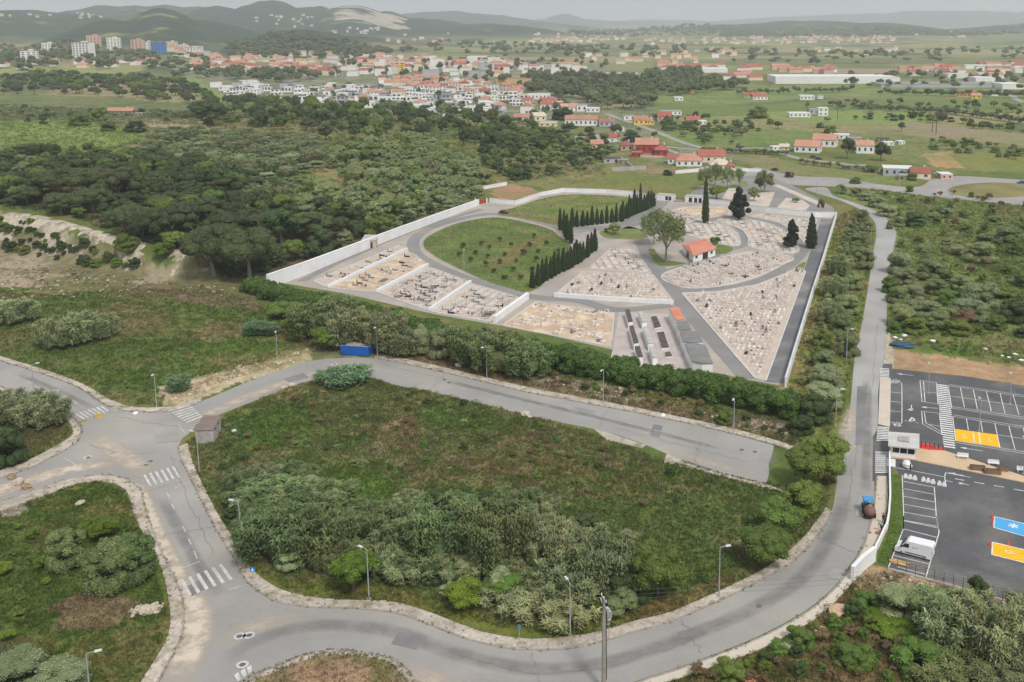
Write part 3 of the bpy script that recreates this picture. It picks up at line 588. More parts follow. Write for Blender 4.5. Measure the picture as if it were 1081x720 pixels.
LIMEG = surf('weathered_limewash', S(206, 206, 206), .9, .14, 1.2, .3, .12)
TILE = surf('terracotta_tiles', S(206, 136, 112), .85, .12, 3.0, .4, .1)
GREYROOF = surf('grey_felt_roof', S(128, 128, 126), .9, .18, 2.0, .3, .14)
DARKROOF = surf('dark_slab_roof', S(88, 82, 80), .9, .18, 2.0, .4, .12)
PALEROOF = surf('pale_slab_roof', S(182, 178, 170), .9, .15, 2.0, .4, .1)
DARKGL = surf('dark_glass', S(40, 44, 50), .25, .1, 1.0, .5, .1, spec=.6)
TANP = surf('tan_plaster', S(192, 178, 164), .9, .08, 1.0, .3, .08)
CEM = WP([(280, 299), (340, 269), (505, 216), (517, 213), (543, 215), (596, 202), (670, 205), (742, 214), (793, 220), (882, 230), (829, 408), (800, 403), (740, 390), (660, 372), (553, 348), (460, 332), (360, 309), (300, 299)])
PAVED.append(CEM); sheet('cemetery_paving', CEM, .006, CEMP)
grow = lambda P, k: [tuple(np.mean(P, 0)+(np.array(p)-np.mean(P, 0))*k) for p in P]
# lawns sit as raised grass sheets with a kerb, cut out of PAVED by their own list
LAWNS = [cat(WP(LAWN_A), 2, True), cat(WP(LAWN_B), 2, True)]
LAWNM = surf('rough_lawn', S(96, 114, 56), .95, .28, 1.2, .10, .2, .08, tint=S(128, 122, 76), tint_scale=.07, tint_amt=.75)
LAWNM2 = surf('mown_lawn', S(110, 124, 64), .95, .25, 1.2, .10, .2, .08, tint=S(134, 124, 80), tint_scale=.06, tint_amt=.8)
for P, mm in zip(LAWNS, (LAWNM, LAWNM2)): sheet('cemetery_lawn', P, .05, mm)
for px, mm in (([(684, 263), (690, 263), (700, 274), (724, 278), (705, 281), (693, 279)], LAWNM), ([(633, 246), (640, 243), (672, 242), (681, 246), (680, 252), (655, 252.5), (640, 251)], LAWNM2), ([(756, 260), (766, 259), (774, 263), (766, 268), (756, 268)], LAWNM), ([(842, 281), (850, 277), (846, 288), (840, 287)], LAWNM2)):
    P = cat(WP(px), 1.2, True); LAWNS.append(P); sheet('cemetery_lawn', P, .08, mm)
mk = MB()
for P in LAWNS: raised(mk, P+P[:1], offs(P+P[:1], .22), 0, .13)
struct('kerb', mk, KERB)
def clane(px, w, z, mat, name='cemetery_path'):
    P = cat(WP(px), 1.5); mb = MB(); stroke(mb, P, w, z); return struct(name, mb, mat)
clane([(873, 231), (863, 264), (852, 300), (836, 350), (818, 404)], 4.6, .014, DTAR)
clane([(711, 306), (745, 306), (790, 299.5), (824, 286), (844, 270), (849, 258), (838, 246), (812, 233), (783, 228.5), (752, 232), (725, 238)], 4.2, .018, CEMR)
clane([(700, 288), (735, 277), (764, 266), (784, 258), (787, 249), (778, 239), (760, 232)], 4.2, .022, CEMR)
clane([(700, 210), (672, 232), (650, 240), (615, 242), (601, 245)], 9.0, .026, CEMR)
clane([(650, 252), (640, 262), (610, 284), (575, 305), (556, 318), (536, 340)], 5.0, .030, CEMP)
clane([(676, 250), (684, 268), (700, 292), (722, 322), (758, 362), (792, 400)], 5.5, .034, CEMR)
clane([(676, 244), (660, 240), (690, 246), (712, 238), (742, 234)], 5.0, .038, CEMR)
clane([(590, 240), (560, 232), (530, 226), (500, 228), (462, 238), (442, 248), (436, 258), (442, 270), (470, 285), (510, 299), (560, 313), (610, 317), (650, 327), (708, 322)], 4.5, .042, CEMR)
clane([(508, 221), (440, 242), (370, 271), (318, 297)], 3.0, .046, CEMR)
clane([(622, 290), (655, 290), (690, 292)], 3.5, .048, CEMP)
PLOTS = {
 'small trapezoid plot by the roundabout': ([(645, 263), (668, 264), (687.5, 288), (622, 283.5)], PLOT, 1.0),
 'wide plot in the middle of the cemetery': ([(616, 287), (689, 290.5), (711, 319.5), (586, 311.5)], PLOT, .9),
 'plot beside the hedge': ([(566, 319), (648, 331), (644, 366), (531, 344)], PLOTB, .42),
 'large triangular plot by the service road': ([(720.5, 310), (760, 308), (800, 301), (845, 283), (850, 287), (808, 402), (797, 399)], PLOT, 1.0),
 'crescent plot below the chapel': ([(702, 288), (720, 303.5), (760, 302.5), (798, 293), (826, 280), (837, 272), (793, 266)], PLOT, .9),
 'rounded plot around the tall cypress': ([(714, 241), (735, 236), (757, 235), (773, 243), (780, 252), (779, 259.5), (760, 258), (735, 251), (722, 247)], PLOT, .9),
 'crescent plot behind the chapel': ([(757, 233), (775, 231), (806, 235), (827, 244), (842, 266), (795, 262), (790, 251), (782, 242)], PLOT, .9),
 'plot under the back wall': ([(792, 229), (806, 226), (853, 232), (862, 232), (856, 247), (850, 257), (840, 245), (822, 235)], PLOT, .9),
 'bare plot inside the gate': ([(708, 223), (722, 219), (766, 218.5), (773, 226), (745, 230)], PLOTB, .12),
 'narrow plot next to the bare plot': ([(712, 228), (722, 226), (742, 231), (722, 237), (712, 235)], PLOT, .8),
 'first strip under the long wall': ([(332, 297), (422, 259), (430, 263), (345, 304)], PLOT, .45),
 'second strip from the long wall': ([(348, 304), (432, 265), (450, 279), (397, 308)], PLOTB, .40),
 'third strip from the long wall': ([(400, 309), (453, 282), (495, 298), (452, 328)], PLOT, 1.0),
 'last strip before the ramp wall': ([(455, 329), (499, 300), (553, 316), (519, 340)], PLOT, 1.0),
}
mk = MB(); GR = []
for k, (px, mm, dens) in PLOTS.items():
    P = cat(WP(px), 2.0, True) if any(s in k for s in ('crescent', 'rounded')) else WP(px)
    sheet('grave_plot', P, .06, mm)
    Q = P if len(P) > 10 else [q for i in range(len(P)) for q in resamp([P[i], P[(i+1) % len(P)]], 6)[:-1]]
    raised(mk, Q+Q[:1], offs(Q+Q[:1], .28), 0, .22)
    # rows of graves parallel to the longest side
    A = np.array(P); e = [np.array(WP([px[i], px[(i+1) % len(px)]])) for i in range(len(px))]; e = max(e, key=lambda q: np.linalg.norm(q[1]-q[0])); a = math.atan2(e[1][1]-e[0][1], e[1][0]-e[0][0])
    if 'triangular' in k: a = math.atan2(*(np.array(W(845, 283))-np.array(W(797, 399)))[::-1])-math.pi/2
    ca, sa = math.cos(a), math.sin(a); U = A[:, 0]*ca+A[:, 1]*sa; V = -A[:, 0]*sa+A[:, 1]*ca
    rows = np.arange(V.min()+1.5, V.max()-1, 2.65); cols = np.arange(U.min()+1, U.max(), 1.2)
    for iv, v in enumerate(rows):
        uu = cols+RN.normal(0, .04, len(cols)); vv = v+RN.normal(0, .05, len(cols))
        x, y = uu*ca-vv*sa, uu*sa+vv*ca
        ok = inpoly(x, y, A) & (dist_poly(x, y, A) > 1.0) & (RN.random(len(x)) < dens*(.95-.2*(iv % 5 == 4)))
        GR += [(x[i], y[i], a, k) for i in np.where(ok)[0]]
struct('kerb', mk, LIMEG)
SM = [surf('white_marble', S(220, 213, 206), .5, .06, 2, .5, .08, rnd=.08), surf('pale_granite', S(204, 192, 182), .6, .12, 4, .5, .1, rnd=.1), surf('grey_granite', S(132, 130, 130), .5, .14, 4, .5, .1, rnd=.12), surf('dark_granite', S(52, 52, 56), .35, .12, 4, .5, .1, rnd=.2)]
FLOW = surf('grave_flowers', S(150, 90, 90), .9, .4, 6, 2, .4)
GN = ['white marble', 'pale granite', 'grey granite', 'dark granite']
def grave_parts(kind, sh):
    s = MB(); s.box((0, 0, .14), (.74, 1.7, .26)); s.box((0, 0, .32), (.62, 1.5, .07), taper=.92)
    h = MB()
    if sh == 0: h.box((0, .88, .38), (.62, .14, .62), taper=.86)
    elif sh == 1: h.box((0, .93, .45), (.34, .16, .8)); h.box((0, .93, .98), (.12, .1, .5)); h.box((0, .93, 1.05), (.5, .1, .12))
    else: h.box((0, .93, .56), (.8, .2, .95), taper=.8)
    return s, h
GP = {}
for kd in range(4):
    for sh in range(3):
        s, h = grave_parts(kd, sh); GP[kd, sh] = (s, h, s.mesh('grave_slab', SM[kd]), h.mesh('headstone', SM[kd]))
fm = MB(); [fm.ball((random.uniform(-.22, .22), .55+random.uniform(-.12, .12), .5+random.uniform(0, .12)), .14, 6, 4) for _ in range(5)]; FME = fm.mesh('flowers', FLOW)
GR.sort(key=lambda g: math.hypot(g[0], g[1])); mg = MB()
for i, (x, y, a, k) in enumerate(GR):
    strip = 'strip' in k and ('first' in k or 'second' in k); gl = 'third' in k or 'last' in k
    kd = int(RN.choice(4, p=[.16, .28, .36, .20] if strip else [.40, .40, .17, .03] if gl else [.50, .425, .06, .015])); sh = int(RN.choice(3, p=[.6, .3, .1])); rz = a+(math.pi if RN.random() < .5 else 0)
    if i < 300:
        fl = RN.random() < .3
        t = thing('grave', f'{GN[kd]} grave with {("headstone", "cross", "broad stone")[sh]}{", flowers" if fl else ""} in the {k}', 'grave', (x, y, .06), rz, f'graves in the {k}', (1, 1, .8+.4*RN.random()))
        put('slab', GP[kd, sh][2], t); put('headstone', GP[kd, sh][3], t)
        if fl: put('flowers', FME, t)
    else:
        for q in GP[kd, sh][:2]:
            for v, f in zip(q.v, [q.f[4][j] for j in range(len(q.f[4]))]): mg.add(rotz(v, rz)+np.array((x, y, .06)), f-f.min(), (1, 1, 1), kd)
if mg.n: tag(put('graves', mg.mesh('graves', SM)), 'rows of pale graves covering the farther plots', 'graves', kind='stuff')
# ------------------------------------------------------------------ walls
def wall(px, h, th, name, label, mat=LIMEW, h2=None, cap=None, curve=False, cat_='wall', world=False):
    P = px if world else WP(px)
    if curve: P = cat(P, 3)
    hs = np.linspace(h, h if h2 is None else h2, len(P)); A = offs(P, th/2); B = offs(P, -th/2); n = len(P)
    v = [(*p, z1(*p)-.3) for p in A]+[(*p, z1(*p)-.3) for p in B]+[(*p, z1(*p)+hh) for p, hh in zip(A, hs)]+[(*p, z1(*p)+hh) for p, hh in zip(B, hs)]
    f = []
    for i in range(n-1): f += [(i, i+1, 2*n+i+1, 2*n+i), (n+i+1, n+i, 3*n+i, 3*n+i+1), (2*n+i, 2*n+i+1, 3*n+i+1, 3*n+i)]
    f += [(0, 2*n, 3*n, n), (n-1, 2*n-1, 4*n-1, 3*n-1)]
    mb = MB(); mb.add(v, f); o = tag(put(name, mb.mesh(name, mat)), label, cat_)
    if cap:
        c = MB(); A2, B2 = offs(P, th/2+.06), offs(P, -th/2-.06); zz = [z1(*p)+hh for p, hh in zip(P, hs)]
        v = [(*p, z+.003) for p, z in zip(A2, zz)]+[(*p, z+.003) for p, z in zip(B2, zz)]+[(*p, z+.10) for p, z in zip(A2, zz)]+[(*p, z+.10) for p, z in zip(B2, zz)]
        c.add(v, f); put('coping', c.mesh('coping', cap), o)
    return o
wall([(505, 216.5), (470, 230), (420, 249.5), (370, 270), (320, 290.5), (283, 305)], 2.4, .9, 'cemetery_wall', 'long white wall climbing along the wooded edge of the cemetery', h2=4.4, cap=LIMEW)
wall([(487, 206), (510, 200), (535, 195.5)], 1.6, .4, 'boundary_wall', 'short white wall at the top of the reddish earth patch', cap=LIMEG)
wall([(517, 213.5), (535, 215.5), (544, 216.3), (556, 212.3), (572, 207), (594, 202.8), (640, 204), (668, 206.3), (692, 211.3)], 1.9, .35, 'cemetery_wall', 'white wall curving round the upper cemetery lawn', cap=LIMEG)
wall([(743, 214.5), (790, 221), (808, 224), (835, 226.8), (860, 229.3), (882, 229.5)], 2.2, .35, 'cemetery_wall', 'white wall between the graves and the cemetery car park', cap=LIMEG)
wall([(883, 229.5), (870, 274), (858, 312), (845, 355), (829, 409)], 2.2, .35, 'cemetery_wall', 'long white wall beside the dark service road', cap=LIMEG)
for a, b, l in (((430, 264), (346, 304), 'white dividing wall beside the dark tombs under the long wall'), ((452, 280.5), (398, 308.5), 'white dividing wall between the earthy strip and the grave strip'), ((497, 298.5), (453, 328.5), 'white dividing wall between the two pale grave strips')):
    wall([a, b], .9, .5, 'dividing_wall', l)
wall([(557, 315.5), (522, 341)], 1.9, .9, 'ramp_wall', 'thick white ramp wall at the end of the grave strips')
wall([(585, 313.5), (640, 317.5), (690, 320.3), (711, 321.3)], 1.3, .5, 'retaining_wall', 'low white retaining wall below the wide middle plot')
def block(name, label, catg, roof, z, wm, rm, lip=.15, parts=()):
    """building from the pixel outline of its flat roof at height z"""
    foot = [tuple(wv(p[0], p[1], z)[:2]) for p in roof]; c = np.mean(foot, 0)
    o = thing(name, label, catg, (c[0], c[1], 0)); L_ = [(p[0]-c[0], p[1]-c[1]) for p in foot]
    w = MB(); w.prism(L_, 0, z-.12); part('walls', w, wm, o)
    r = MB(); r.prism(grow(L_, 1.0+lip/max(1, np.linalg.norm(L_[0]))), z-.117, z+.12); part('roof', r, rm, o)
    return o, L_
q7 = lambda *p: [(630+a/7.2, 310+b_/7.2) for a, b_ in p]
sheet('niche_paving', WP(q7((165, 140), (540, 155), (670, 470), (760, 640), (100, 520), (140, 330))), .052, surf('niche_paving', S(186, 174, 168), .9, .12, 1.0, .15, .14))
B1, _ = block('niche_block', 'white niche block with a salmon tiled roof', 'columbarium', q7((550, 110), (625, 105), (665, 195), (600, 200)), 3.4, LIMEW, TILE)
block('niche_block', 'small white niche block with grey roof directly below the salmon roof', 'columbarium', q7((604, 216), (690, 208), (715, 270), (627, 278)), 3.2, LIMEW, GREYROOF)
block('niche_block', 'stepped white niche block with grey roof between two others', 'columbarium', q7((632, 293), (705, 284), (772, 294), (803, 365), (722, 372), (660, 364)), 3.0, LIMEW, GREYROOF)
block('niche_block', 'largest white niche block with grey roof rising behind the hedge', 'columbarium', q7((667, 385), (738, 378), (825, 395), (882, 528), (800, 530), (727, 515)), 2.8, LIMEW, GREYROOF)
for nm, rm, L_ in (('dark-roofed niche row, upper piece', DARKROOF, ((215, 125), (248, 121), (273, 208), (240, 213))), ('dark-roofed niche row, middle piece', DARKROOF, ((246, 248), (277, 243), (318, 370), (282, 376))), ('dark-roofed niche row, end piece by the hedge', DARKROOF, ((288, 404), (325, 400), (350, 475), (312, 480))),
                   ('pale-roofed niche row, upper piece', PALEROOF, ((316, 140), (350, 138), (381, 212), (345, 216))), ('pale-roofed niche row, middle piece', PALEROOF, ((350, 255), (385, 250), (430, 374), (392, 378))), ('pale-roofed niche row, end piece by the hedge', PALEROOF, ((398, 405), (434, 402), (462, 480), (424, 484)))):
    block('niche_row', nm+' of white wall niches', 'columbarium', q7(*L_), 2.0, LIMEW, rm, .1)
for lab, L_ in (('upper planted bed between the niche rows', ((405, 178), (455, 172), (497, 265), (437, 278))), ('middle planted bed between the niche rows', ((450, 296), (510, 287), (557, 425), (492, 434))), ('lower planted bed half hidden by the hedge', ((510, 457), (557, 445), (580, 485), (522, 492)))):
    P = WP(q7(*L_)); o = MB(); o.prism(P, 0, .3); tt = tag(put('planting_bed', o.mesh('planting_bed', LIMEG)), lab, 'planting bed')
    s = MB(); s.prism(grow(P, .88), .305, .36); put('soil', s.mesh('soil', surf('bed_soil', S(92, 84, 76), .95, .4, 3, .6, .3)), tt)
# chapel with salmon roof
A, B, D = (np.array(W(*p)) for p in ((731.7, 277.2), (755, 270), (721, 266.5))); E = B+D-A; c = (A+B+D+E)/4
o = thing('chapel', 'small white chapel with a salmon roof beside the airy tree', 'chapel', (c[0], c[1], 0)); Lf = [tuple(p-c) for p in (A, B, E, D)]
w_ = MB(); w_.prism(Lf, 0, 2.6); part('walls', w_, LIMEW, o)
g = MB(); G4 = [np.array(p) for p in grow(Lf, 1.09)]; ridge = [(G4[0]+G4[3])/2*.45+(G4[1]+G4[2])/2*.55*.2, (G4[1]+G4[2])/2*.85]
rv = [(*p, 2.603) for p in G4]+[(*((G4[0]+G4[3])/2*.8), 3.8), (*((G4[1]+G4[2])/2*.8), 3.8)]+[(*p, 2.75) for p in G4]
g.add(rv, [(6, 7, 5, 4), (8, 9, 4, 5), (0, 1, 7, 6), (1, 2, 8, 7), (2, 3, 9, 8), (3, 0, 6, 9), (3, 2, 1, 0)]); g.add(rv, [(9, 6, 4), (7, 8, 5)]); part('roof', g, TILE, o)
def facepanel(mb, p, q, u0, u1, z0, z1_, d=.03, col=(1, 1, 1)):
    p, q = np.array(p), np.array(q); e = (q-p); n = np.array([e[1], -e[0]]); n = n/np.linalg.norm(n); a, b_ = p+e*u0, p+e*u1
    F = [a, b_, b_+n*d, a+n*d]; mb.prism([tuple(k) for k in F], z0, z1_, col)
dm = MB(); facepanel(dm, Lf[0], Lf[1], .42, .66, .02, 2.3); part('doorway', dm, DARKGL, o)
for u in (.1, .78): dm = MB(); facepanel(dm, Lf[0], Lf[1], u, u+.1, 1.1, 2.0); part('window', dm, DARKGL, o)
dm = MB(); facepanel(dm, Lf[3], Lf[0], .35, .6, .02, 2.4); part('doorway', dm, DARKGL, o)
LBARE = softmat('bare_lawn_soil', S(150, 132, 88), .85, .4)
soft([(515, 287), (540, 270), (565, 254), (588, 245)], [4, 9, 8, 4], .09, LBARE, 'bare_track', .9); soft([(500, 262), (530, 254), (565, 246)], [3, 6, 4], .095, LBARE, 'bare_track', .6); soft([(560, 228), (590, 236), (606, 236)], [5, 8, 4], .09, LBARE, 'bare_track', .8); soft([(600, 212), (640, 215), (660, 212)], [3, 6, 4], .09, LBARE, 'bare_track', .5)
# gate pieces, toilet block
for (a, b_), h, l in ((((693, 211.5), (710, 212.8)), 2.6, 'white gate lodge left of the cemetery entrance'), (((723, 213.2), (742.5, 214.6)), 2.6, 'white gate lodge with dark openings right of the cemetery entrance')):
    P, Q = np.array(W(*a)), np.array(W(*b_)); n = np.array([-(Q-P)[1], (Q-P)[0]]); n = n/np.linalg.norm(n)*4; c = (P+Q+n)/2
    o = thing('gate_lodge', l, 'lodge', (c[0], c[1], 0)); F = [tuple(k-c) for k in (P, Q, Q+n, P+n)]; w_ = MB(); w_.prism(F, 0, h); part('walls', w_, LIMEW, o)
    r_ = MB(); r_.prism(grow(F, 1.03), h+.003, h+.2); part('roof', r_, PALEROOF, o)
    for u in ((.55, .75) if 'left' in l else (.22, .5, .74)): dm = MB(); facepanel(dm, F[0], F[1], u, u+.17, .4 if 'left' in l else .05, 2.2); part('opening', dm, DARKGL, o)
P, Q = np.array(W(710.5, 212.8)), np.array(W(722.5, 213.2)); o = thing('cemetery_gate', 'dark iron gate between the two white lodges', 'gate', (*((P+Q)/2), 0), math.atan2(*(Q-P)[::-1])); wd = np.linalg.norm(Q-P)/2
IRON = surf('dark_iron', S(58, 58, 60), .6, .1, 2, .3, .1)
for s in (-1, 1):
    mb = MB(); [mb.box((s*(.15+k*(wd-.2)/9), 0, 1.0), (.06, .06, 2.0)) for k in range(10)]; mb.box((s*wd/2, 0, 1.9), (wd-.1, .05, .08)); mb.box((s*wd/2, 0, .3), (wd-.1, .05, .08)); part('gate_leaf', mb, IRON, o)
P = [(382, 262), (397, 262), (400, 256.5), (386, 256)]; F = WP(P); c = np.mean(F, 0); o = thing('toilet_block', 'small tan service block built against the long white wall', 'service building', (c[0], c[1], 0)); F = [tuple(np.array(p)-c) for p in F]
w_ = MB(); w_.prism(F, 0, 2.8); part('walls', w_, TANP, o); r_ = MB(); r_.prism(grow(F, 1.05), 2.803, 3.0); part('roof', r_, PALEROOF, o)
for u in (.3, .62): dm = MB(); facepanel(dm, F[0], F[1], u, u+.14, .02, 2.2); part('door', dm, DARKGL, o)
o = thing('iron_gate', 'small red iron gate at the top corner of the cemetery', 'gate', (*W(508, 214.5), 0), .2); mb = MB(); mb.box((0, 0, .9), (4.5, .12, 1.7)); part('gate_panel', mb, surf('red_paint', S(176, 70, 60), .7), o)
for s in (-1, 1): mb = MB(); mb.box((s*2.5, 0, 1.1), (.5, .5, 2.2)); part('gate_post', mb, LIMEW, o)
# cemetery car park
road([(728, 207), (738, 198), (757, 191), (800, 185), (832, 194), (858, 207), (880, 220), (872, 226), (858, 225), (790, 218), (745, 212)], .024, CEMR)
for px in ([(762, 210), (769, 199), (783, 199), (772, 211)], [(786, 214), (800, 203.5), (818, 203), (812, 218), (800, 219)], [(820, 219.5), (830, 209), (848, 212), (855, 217), (850, 223)], [(816, 196), (822, 195), (872, 216), (868, 219)]):
    P = WP(px); mb = MB(); mb.prism(P, 0, .13); struct('parking_island', mb, surf('car_park_gravel', S(196, 184, 170), .95, .2, 1.5, .2, .12))
P = WP([(757, 199), (788, 191), (790, 196), (765, 202)]); sheet('lawn', P, .03, LAWNM2)
# ================================================================== new car park on the right
pk = lambda x, y: (925+x/6.93, 380+y/6.93)
p2 = lambda x, y: (925+x/6.93, 460+y/6.93)
p3 = lambda x, y: (925+x/6.93, 545+y/6.93)
LT = WP([(939.5, 389), (1017, 397), (1081, 407.5), (1300, 440), (1300, 700), (1081, 638), (1000, 614), (937, 598), (950, 560), (950, 503), (940, 484)]); PAVED.append(LT)
sheet('car_park', LT, .024, LOT)
P = WP([pk(95, 630), pk(310, 650), pk(500, 668), p2(1081, 300), (1250, 530), (1250, 538), p2(1081, 345), p2(690, 265), p2(270, 180), p2(100, 165)]); mb = MB(); mb.prism(P, .0, .15); struct('pavement', mb, surf('sand_paving', S(204, 178, 148), .9, .1, 1.5, .2, .1))
P = WP([p2(110, 285), p2(180, 290), p2(190, 500), p2(192, 690), p3(170, 150), p3(70, 350), p3(15, 330), p3(70, 200), p3(100, 60), p2(100, 560)]); P = cat(P, 1.5, True); GRSTRIP = P; mb = MB(); mb.prism(P, 0, .12); struct('lawn', mb, surf('turf', S(86, 108, 44), .95, .3, 3, .3, .2, .05))
DUSTL = softmat('cement_dust', S(176, 172, 166), .7, .5)
soft([p3(330, 200), p3(420, 400), p3(760, 480), p3(1080, 600)], [6, 7, 7, 6], .028, DUSTL, 'cement_dust', .55)
soft([p3(130, 330), p3(300, 340), p3(370, 380)], [5, 4, 4], .032, DUSTL, 'cement_dust', .9)
soft([p2(700, 480), p2(850, 400), p3(900, 300)], [6, 7, 6], .030, DUSTL, 'cement_dust', .35)
mp = MB(); ZP = .040
def ln(f, *pts, w=.14):
    for a, b in zip(pts[:-1], pts[1:]): L2(mp, f(*a), f(*b), w, ZP)
ln(pk, (105, 165), (125, 147), (150, 145), (185, 172), (188, 200), (188, 460), (160, 490), (110, 455))
for y in (235, 303, 373): ln(pk, (103, y), (188, y+9))
for k in range(4): ln(pk, (112+k*14, 172), (130+k*14, 150)); ln(pk, (115+k*16, 455), (140+k*14, 488))
ln(pk, (320, 150), (335, 305), (450, 325)); ln(pk, (320, 150), (440, 166), (452, 325)); ln(pk, (345, 155), (357, 310)); ln(pk, (350, 232), (445, 243))
ln(pk, (332, 375), (462, 392), (480, 548)); ln(pk, (332, 375), (340, 470), (480, 546)); ln(pk, (352, 382), (363, 462), (475, 525)); ln(pk, (385, 472), (470, 487))
bars(mp, pk(440, 178), pk(495, 645), pk(530, 188), pk(580, 658), 31, .5, ZP)
ln(pk, (530, 180), (1300, 290)); ln(pk, (530, 190), (1300, 302)); ln(pk, (545, 340), (1300, 452)); ln(pk, (550, 352), (1300, 466)); ln(pk, (545, 265), (1300, 372)); ln(pk, (527, 188), (552, 350))
for i, (a, b) in enumerate(((615, 645), (710, 740), (805, 842), (905, 942), (1000, 1045), (1100, 1150), (1200, 1255))): ln(pk, (a, 200+i*14), (b, 348+i*14))
ln(pk, (560, 402), (1300, 524)); ln(pk, (560, 414), (1300, 536)); ln(pk, (560, 416), (580, 592)); ln(pk, (580, 592), (1300, 706)); ln(pk, (582, 604), (1300, 720)); ln(pk, (885, 548), (1300, 612))
for a, y0, b, y1 in ((660, 432, 674, 512), (765, 450, 778, 528), (868, 466, 905, 640), (970, 482, 1016, 660), (1075, 498, 1125, 678)): ln(pk, (a, y0), (b, y1))
ln(p2, (120, 230), (500, 302), (508, 272)); ln(p2, (500, 300), (508, 352)); ln(p2, (508, 272), (690, 306)); ln(p2, (508, 330), (682, 363)); ln(p2, (575, 316), (645, 328), w=.2)
for a, y in ((715, 340), (860, 365), (1005, 392), (1150, 418)): ln(p2, (a, y), (a+76, y+13), w=.2)
ln(p2, (190, 290), (200, 560), (200, 690)); ln(p2, (198, 335), (425, 378), (440, 600), (455, 690))
for y in (388, 444, 502, 560, 620): ln(p2, (203, y), (428+(y-388)*.06, y+43))
ln(p3, (200, 0), (200, 90), (85, 385)); ln(p3, (440, 0), (460, 120), (360, 460)); ln(p3, (203, 35), (447, 86)); ln(p3, (203, 95), (452, 158)); ln(p3, (132, 288), (390, 352)); ln(p3, (150, 370), (368, 428)); ln(p3, (105, 390), (360, 460))
def arrow(f, a, b, w=.16):
    A, B = np.array(W(*f(*a))), np.array(W(*f(*b))); d = B-A; l = np.linalg.norm(d); d = d/l; n = np.array([-d[1], d[0]])
    stroke(mp, [tuple(A), tuple(B-d*.9)], w, ZP); mp.add([(*(B-d*1.2+n*.45), ZP), (*B, ZP), (*(B-d*1.2-n*.45), ZP)], [(0, 1, 2)])
for a, b in (((270, 115), (150, 100)), ((450, 355), (325, 345)), ((780, 668), (610, 640))): arrow(pk, a, b)
arrow(p2, (640, 293), (525, 272)); arrow(p2, (560, 340), (660, 357)); arrow(pk, (258, 330), (258, 372)); arrow(pk, (256, 368), (222, 362))
ln(pk, (240, 450), (262, 420), (284, 445), (240, 450), w=.3); ln(pk, (208, 446), (228, 450)); ln(pk, (290, 458), (312, 463))
ln(p2, (108, 170), (108, 225), w=1.6)
bars(mp, pk(30, 62), pk(30, 135), pk(95, 65), pk(95, 138), 7, .5, .07); bars(mp, pk(8, 490), pk(2, 600), pk(95, 495), pk(95, 600), 9, .5, .07); bars(mp, p2(-8, 118), p2(-8, 282), p2(85, 120), p2(85, 280), 11, .5, .07)
YEL = surf('yellow_paint', S(240, 184, 34), .8, .08, 2, .4, .06); BLU = surf('blue_paint', S(84, 168, 220), .8, .08, 2, .4, .06)
sheet('yellow_bay', WP([pk(575, 505), pk(885, 548), pk(908, 640), pk(582, 590)]), .032, YEL)
ln(pk, (708, 525), (720, 608), w=.2); ln(pk, (750, 530), (764, 615), w=.2)
def glyph(kind, c, ex, s, z):                        # wheelchair figure, medical cross star and pushchair painted in the bays
    c = np.array(c); ex = np.array(ex)/np.linalg.norm(ex); ey = np.array([-ex[1], ex[0]]); T = lambda u, v: tuple(c+ex*u*s+ey*v*s)
    if kind == 'wheelchair':
        a = np.linspace(-2.6, 1.2, 14); ribbon(mp, [T(.42*math.cos(t), -.3+.42*math.sin(t)) for t in a], [T(.30*math.cos(t), -.3+.30*math.sin(t)) for t in a], z)
        stroke(mp, [T(-.1, .6), T(0, -.05), T(.4, -.1), T(.55, -.6)], .13*s, z); a = np.linspace(0, 6.284, 12); mp.add([(*T(-.1+.14*math.cos(t), .82+.14*math.sin(t)), z) for t in a[:-1]]+[(*T(-.1, .82), z)], [(k, (k+1) % 11, 11) for k in range(11)])
    elif kind == 'star':
        for k in range(3): t = k*math.pi/3+math.pi/2; stroke(mp, [T(-.8*math.cos(t), -.8*math.sin(t)), T(.8*math.cos(t), .8*math.sin(t))], .3*s, z+.001*k)
    else:
        a = np.linspace(0, 6.284, 20); ribbon(mp, [T(.6*math.cos(t), .42*math.sin(t)) for t in a], [T(.45*math.cos(t), .28*math.sin(t)) for t in a], z); stroke(mp, [T(.55, 0), T(1.25, -.25)], .15*s, z)
ex = np.array(W(*pk(885, 548)))-np.array(W(*pk(575, 505)))
glyph('wheelchair', W(*pk(643, 560)), ex, 1.0, .04); glyph('wheelchair', W(*pk(828, 588)), ex, 1.0, .04)
bq = [p2(866, 592), p2(1250, 684), p2(1250, 784), p2(860, 672)]; yq = [p3(850, 190), p3(1250, 284), p3(1250, 384), p3(846, 282)]
for q, mm, nm in ((bq, BLU, 'blue_bay'), (yq, YEL, 'yellow_bay')):
    sheet(nm, WP(q), .032, mm)
    for a, b_ in ((0, 1), (2, 3), (3, 0)): L2(mp, q[a], q[b_], .18, ZP)
ex = np.array(W(*bq[1]))-np.array(W(*bq[0])); glyph('star', W(*p2(1003, 660)), ex, 1.0, .04); glyph('pram', W(*p3(972, 262)), ex, 1.0, .04)
struct('parking_markings', mp, PAINT)
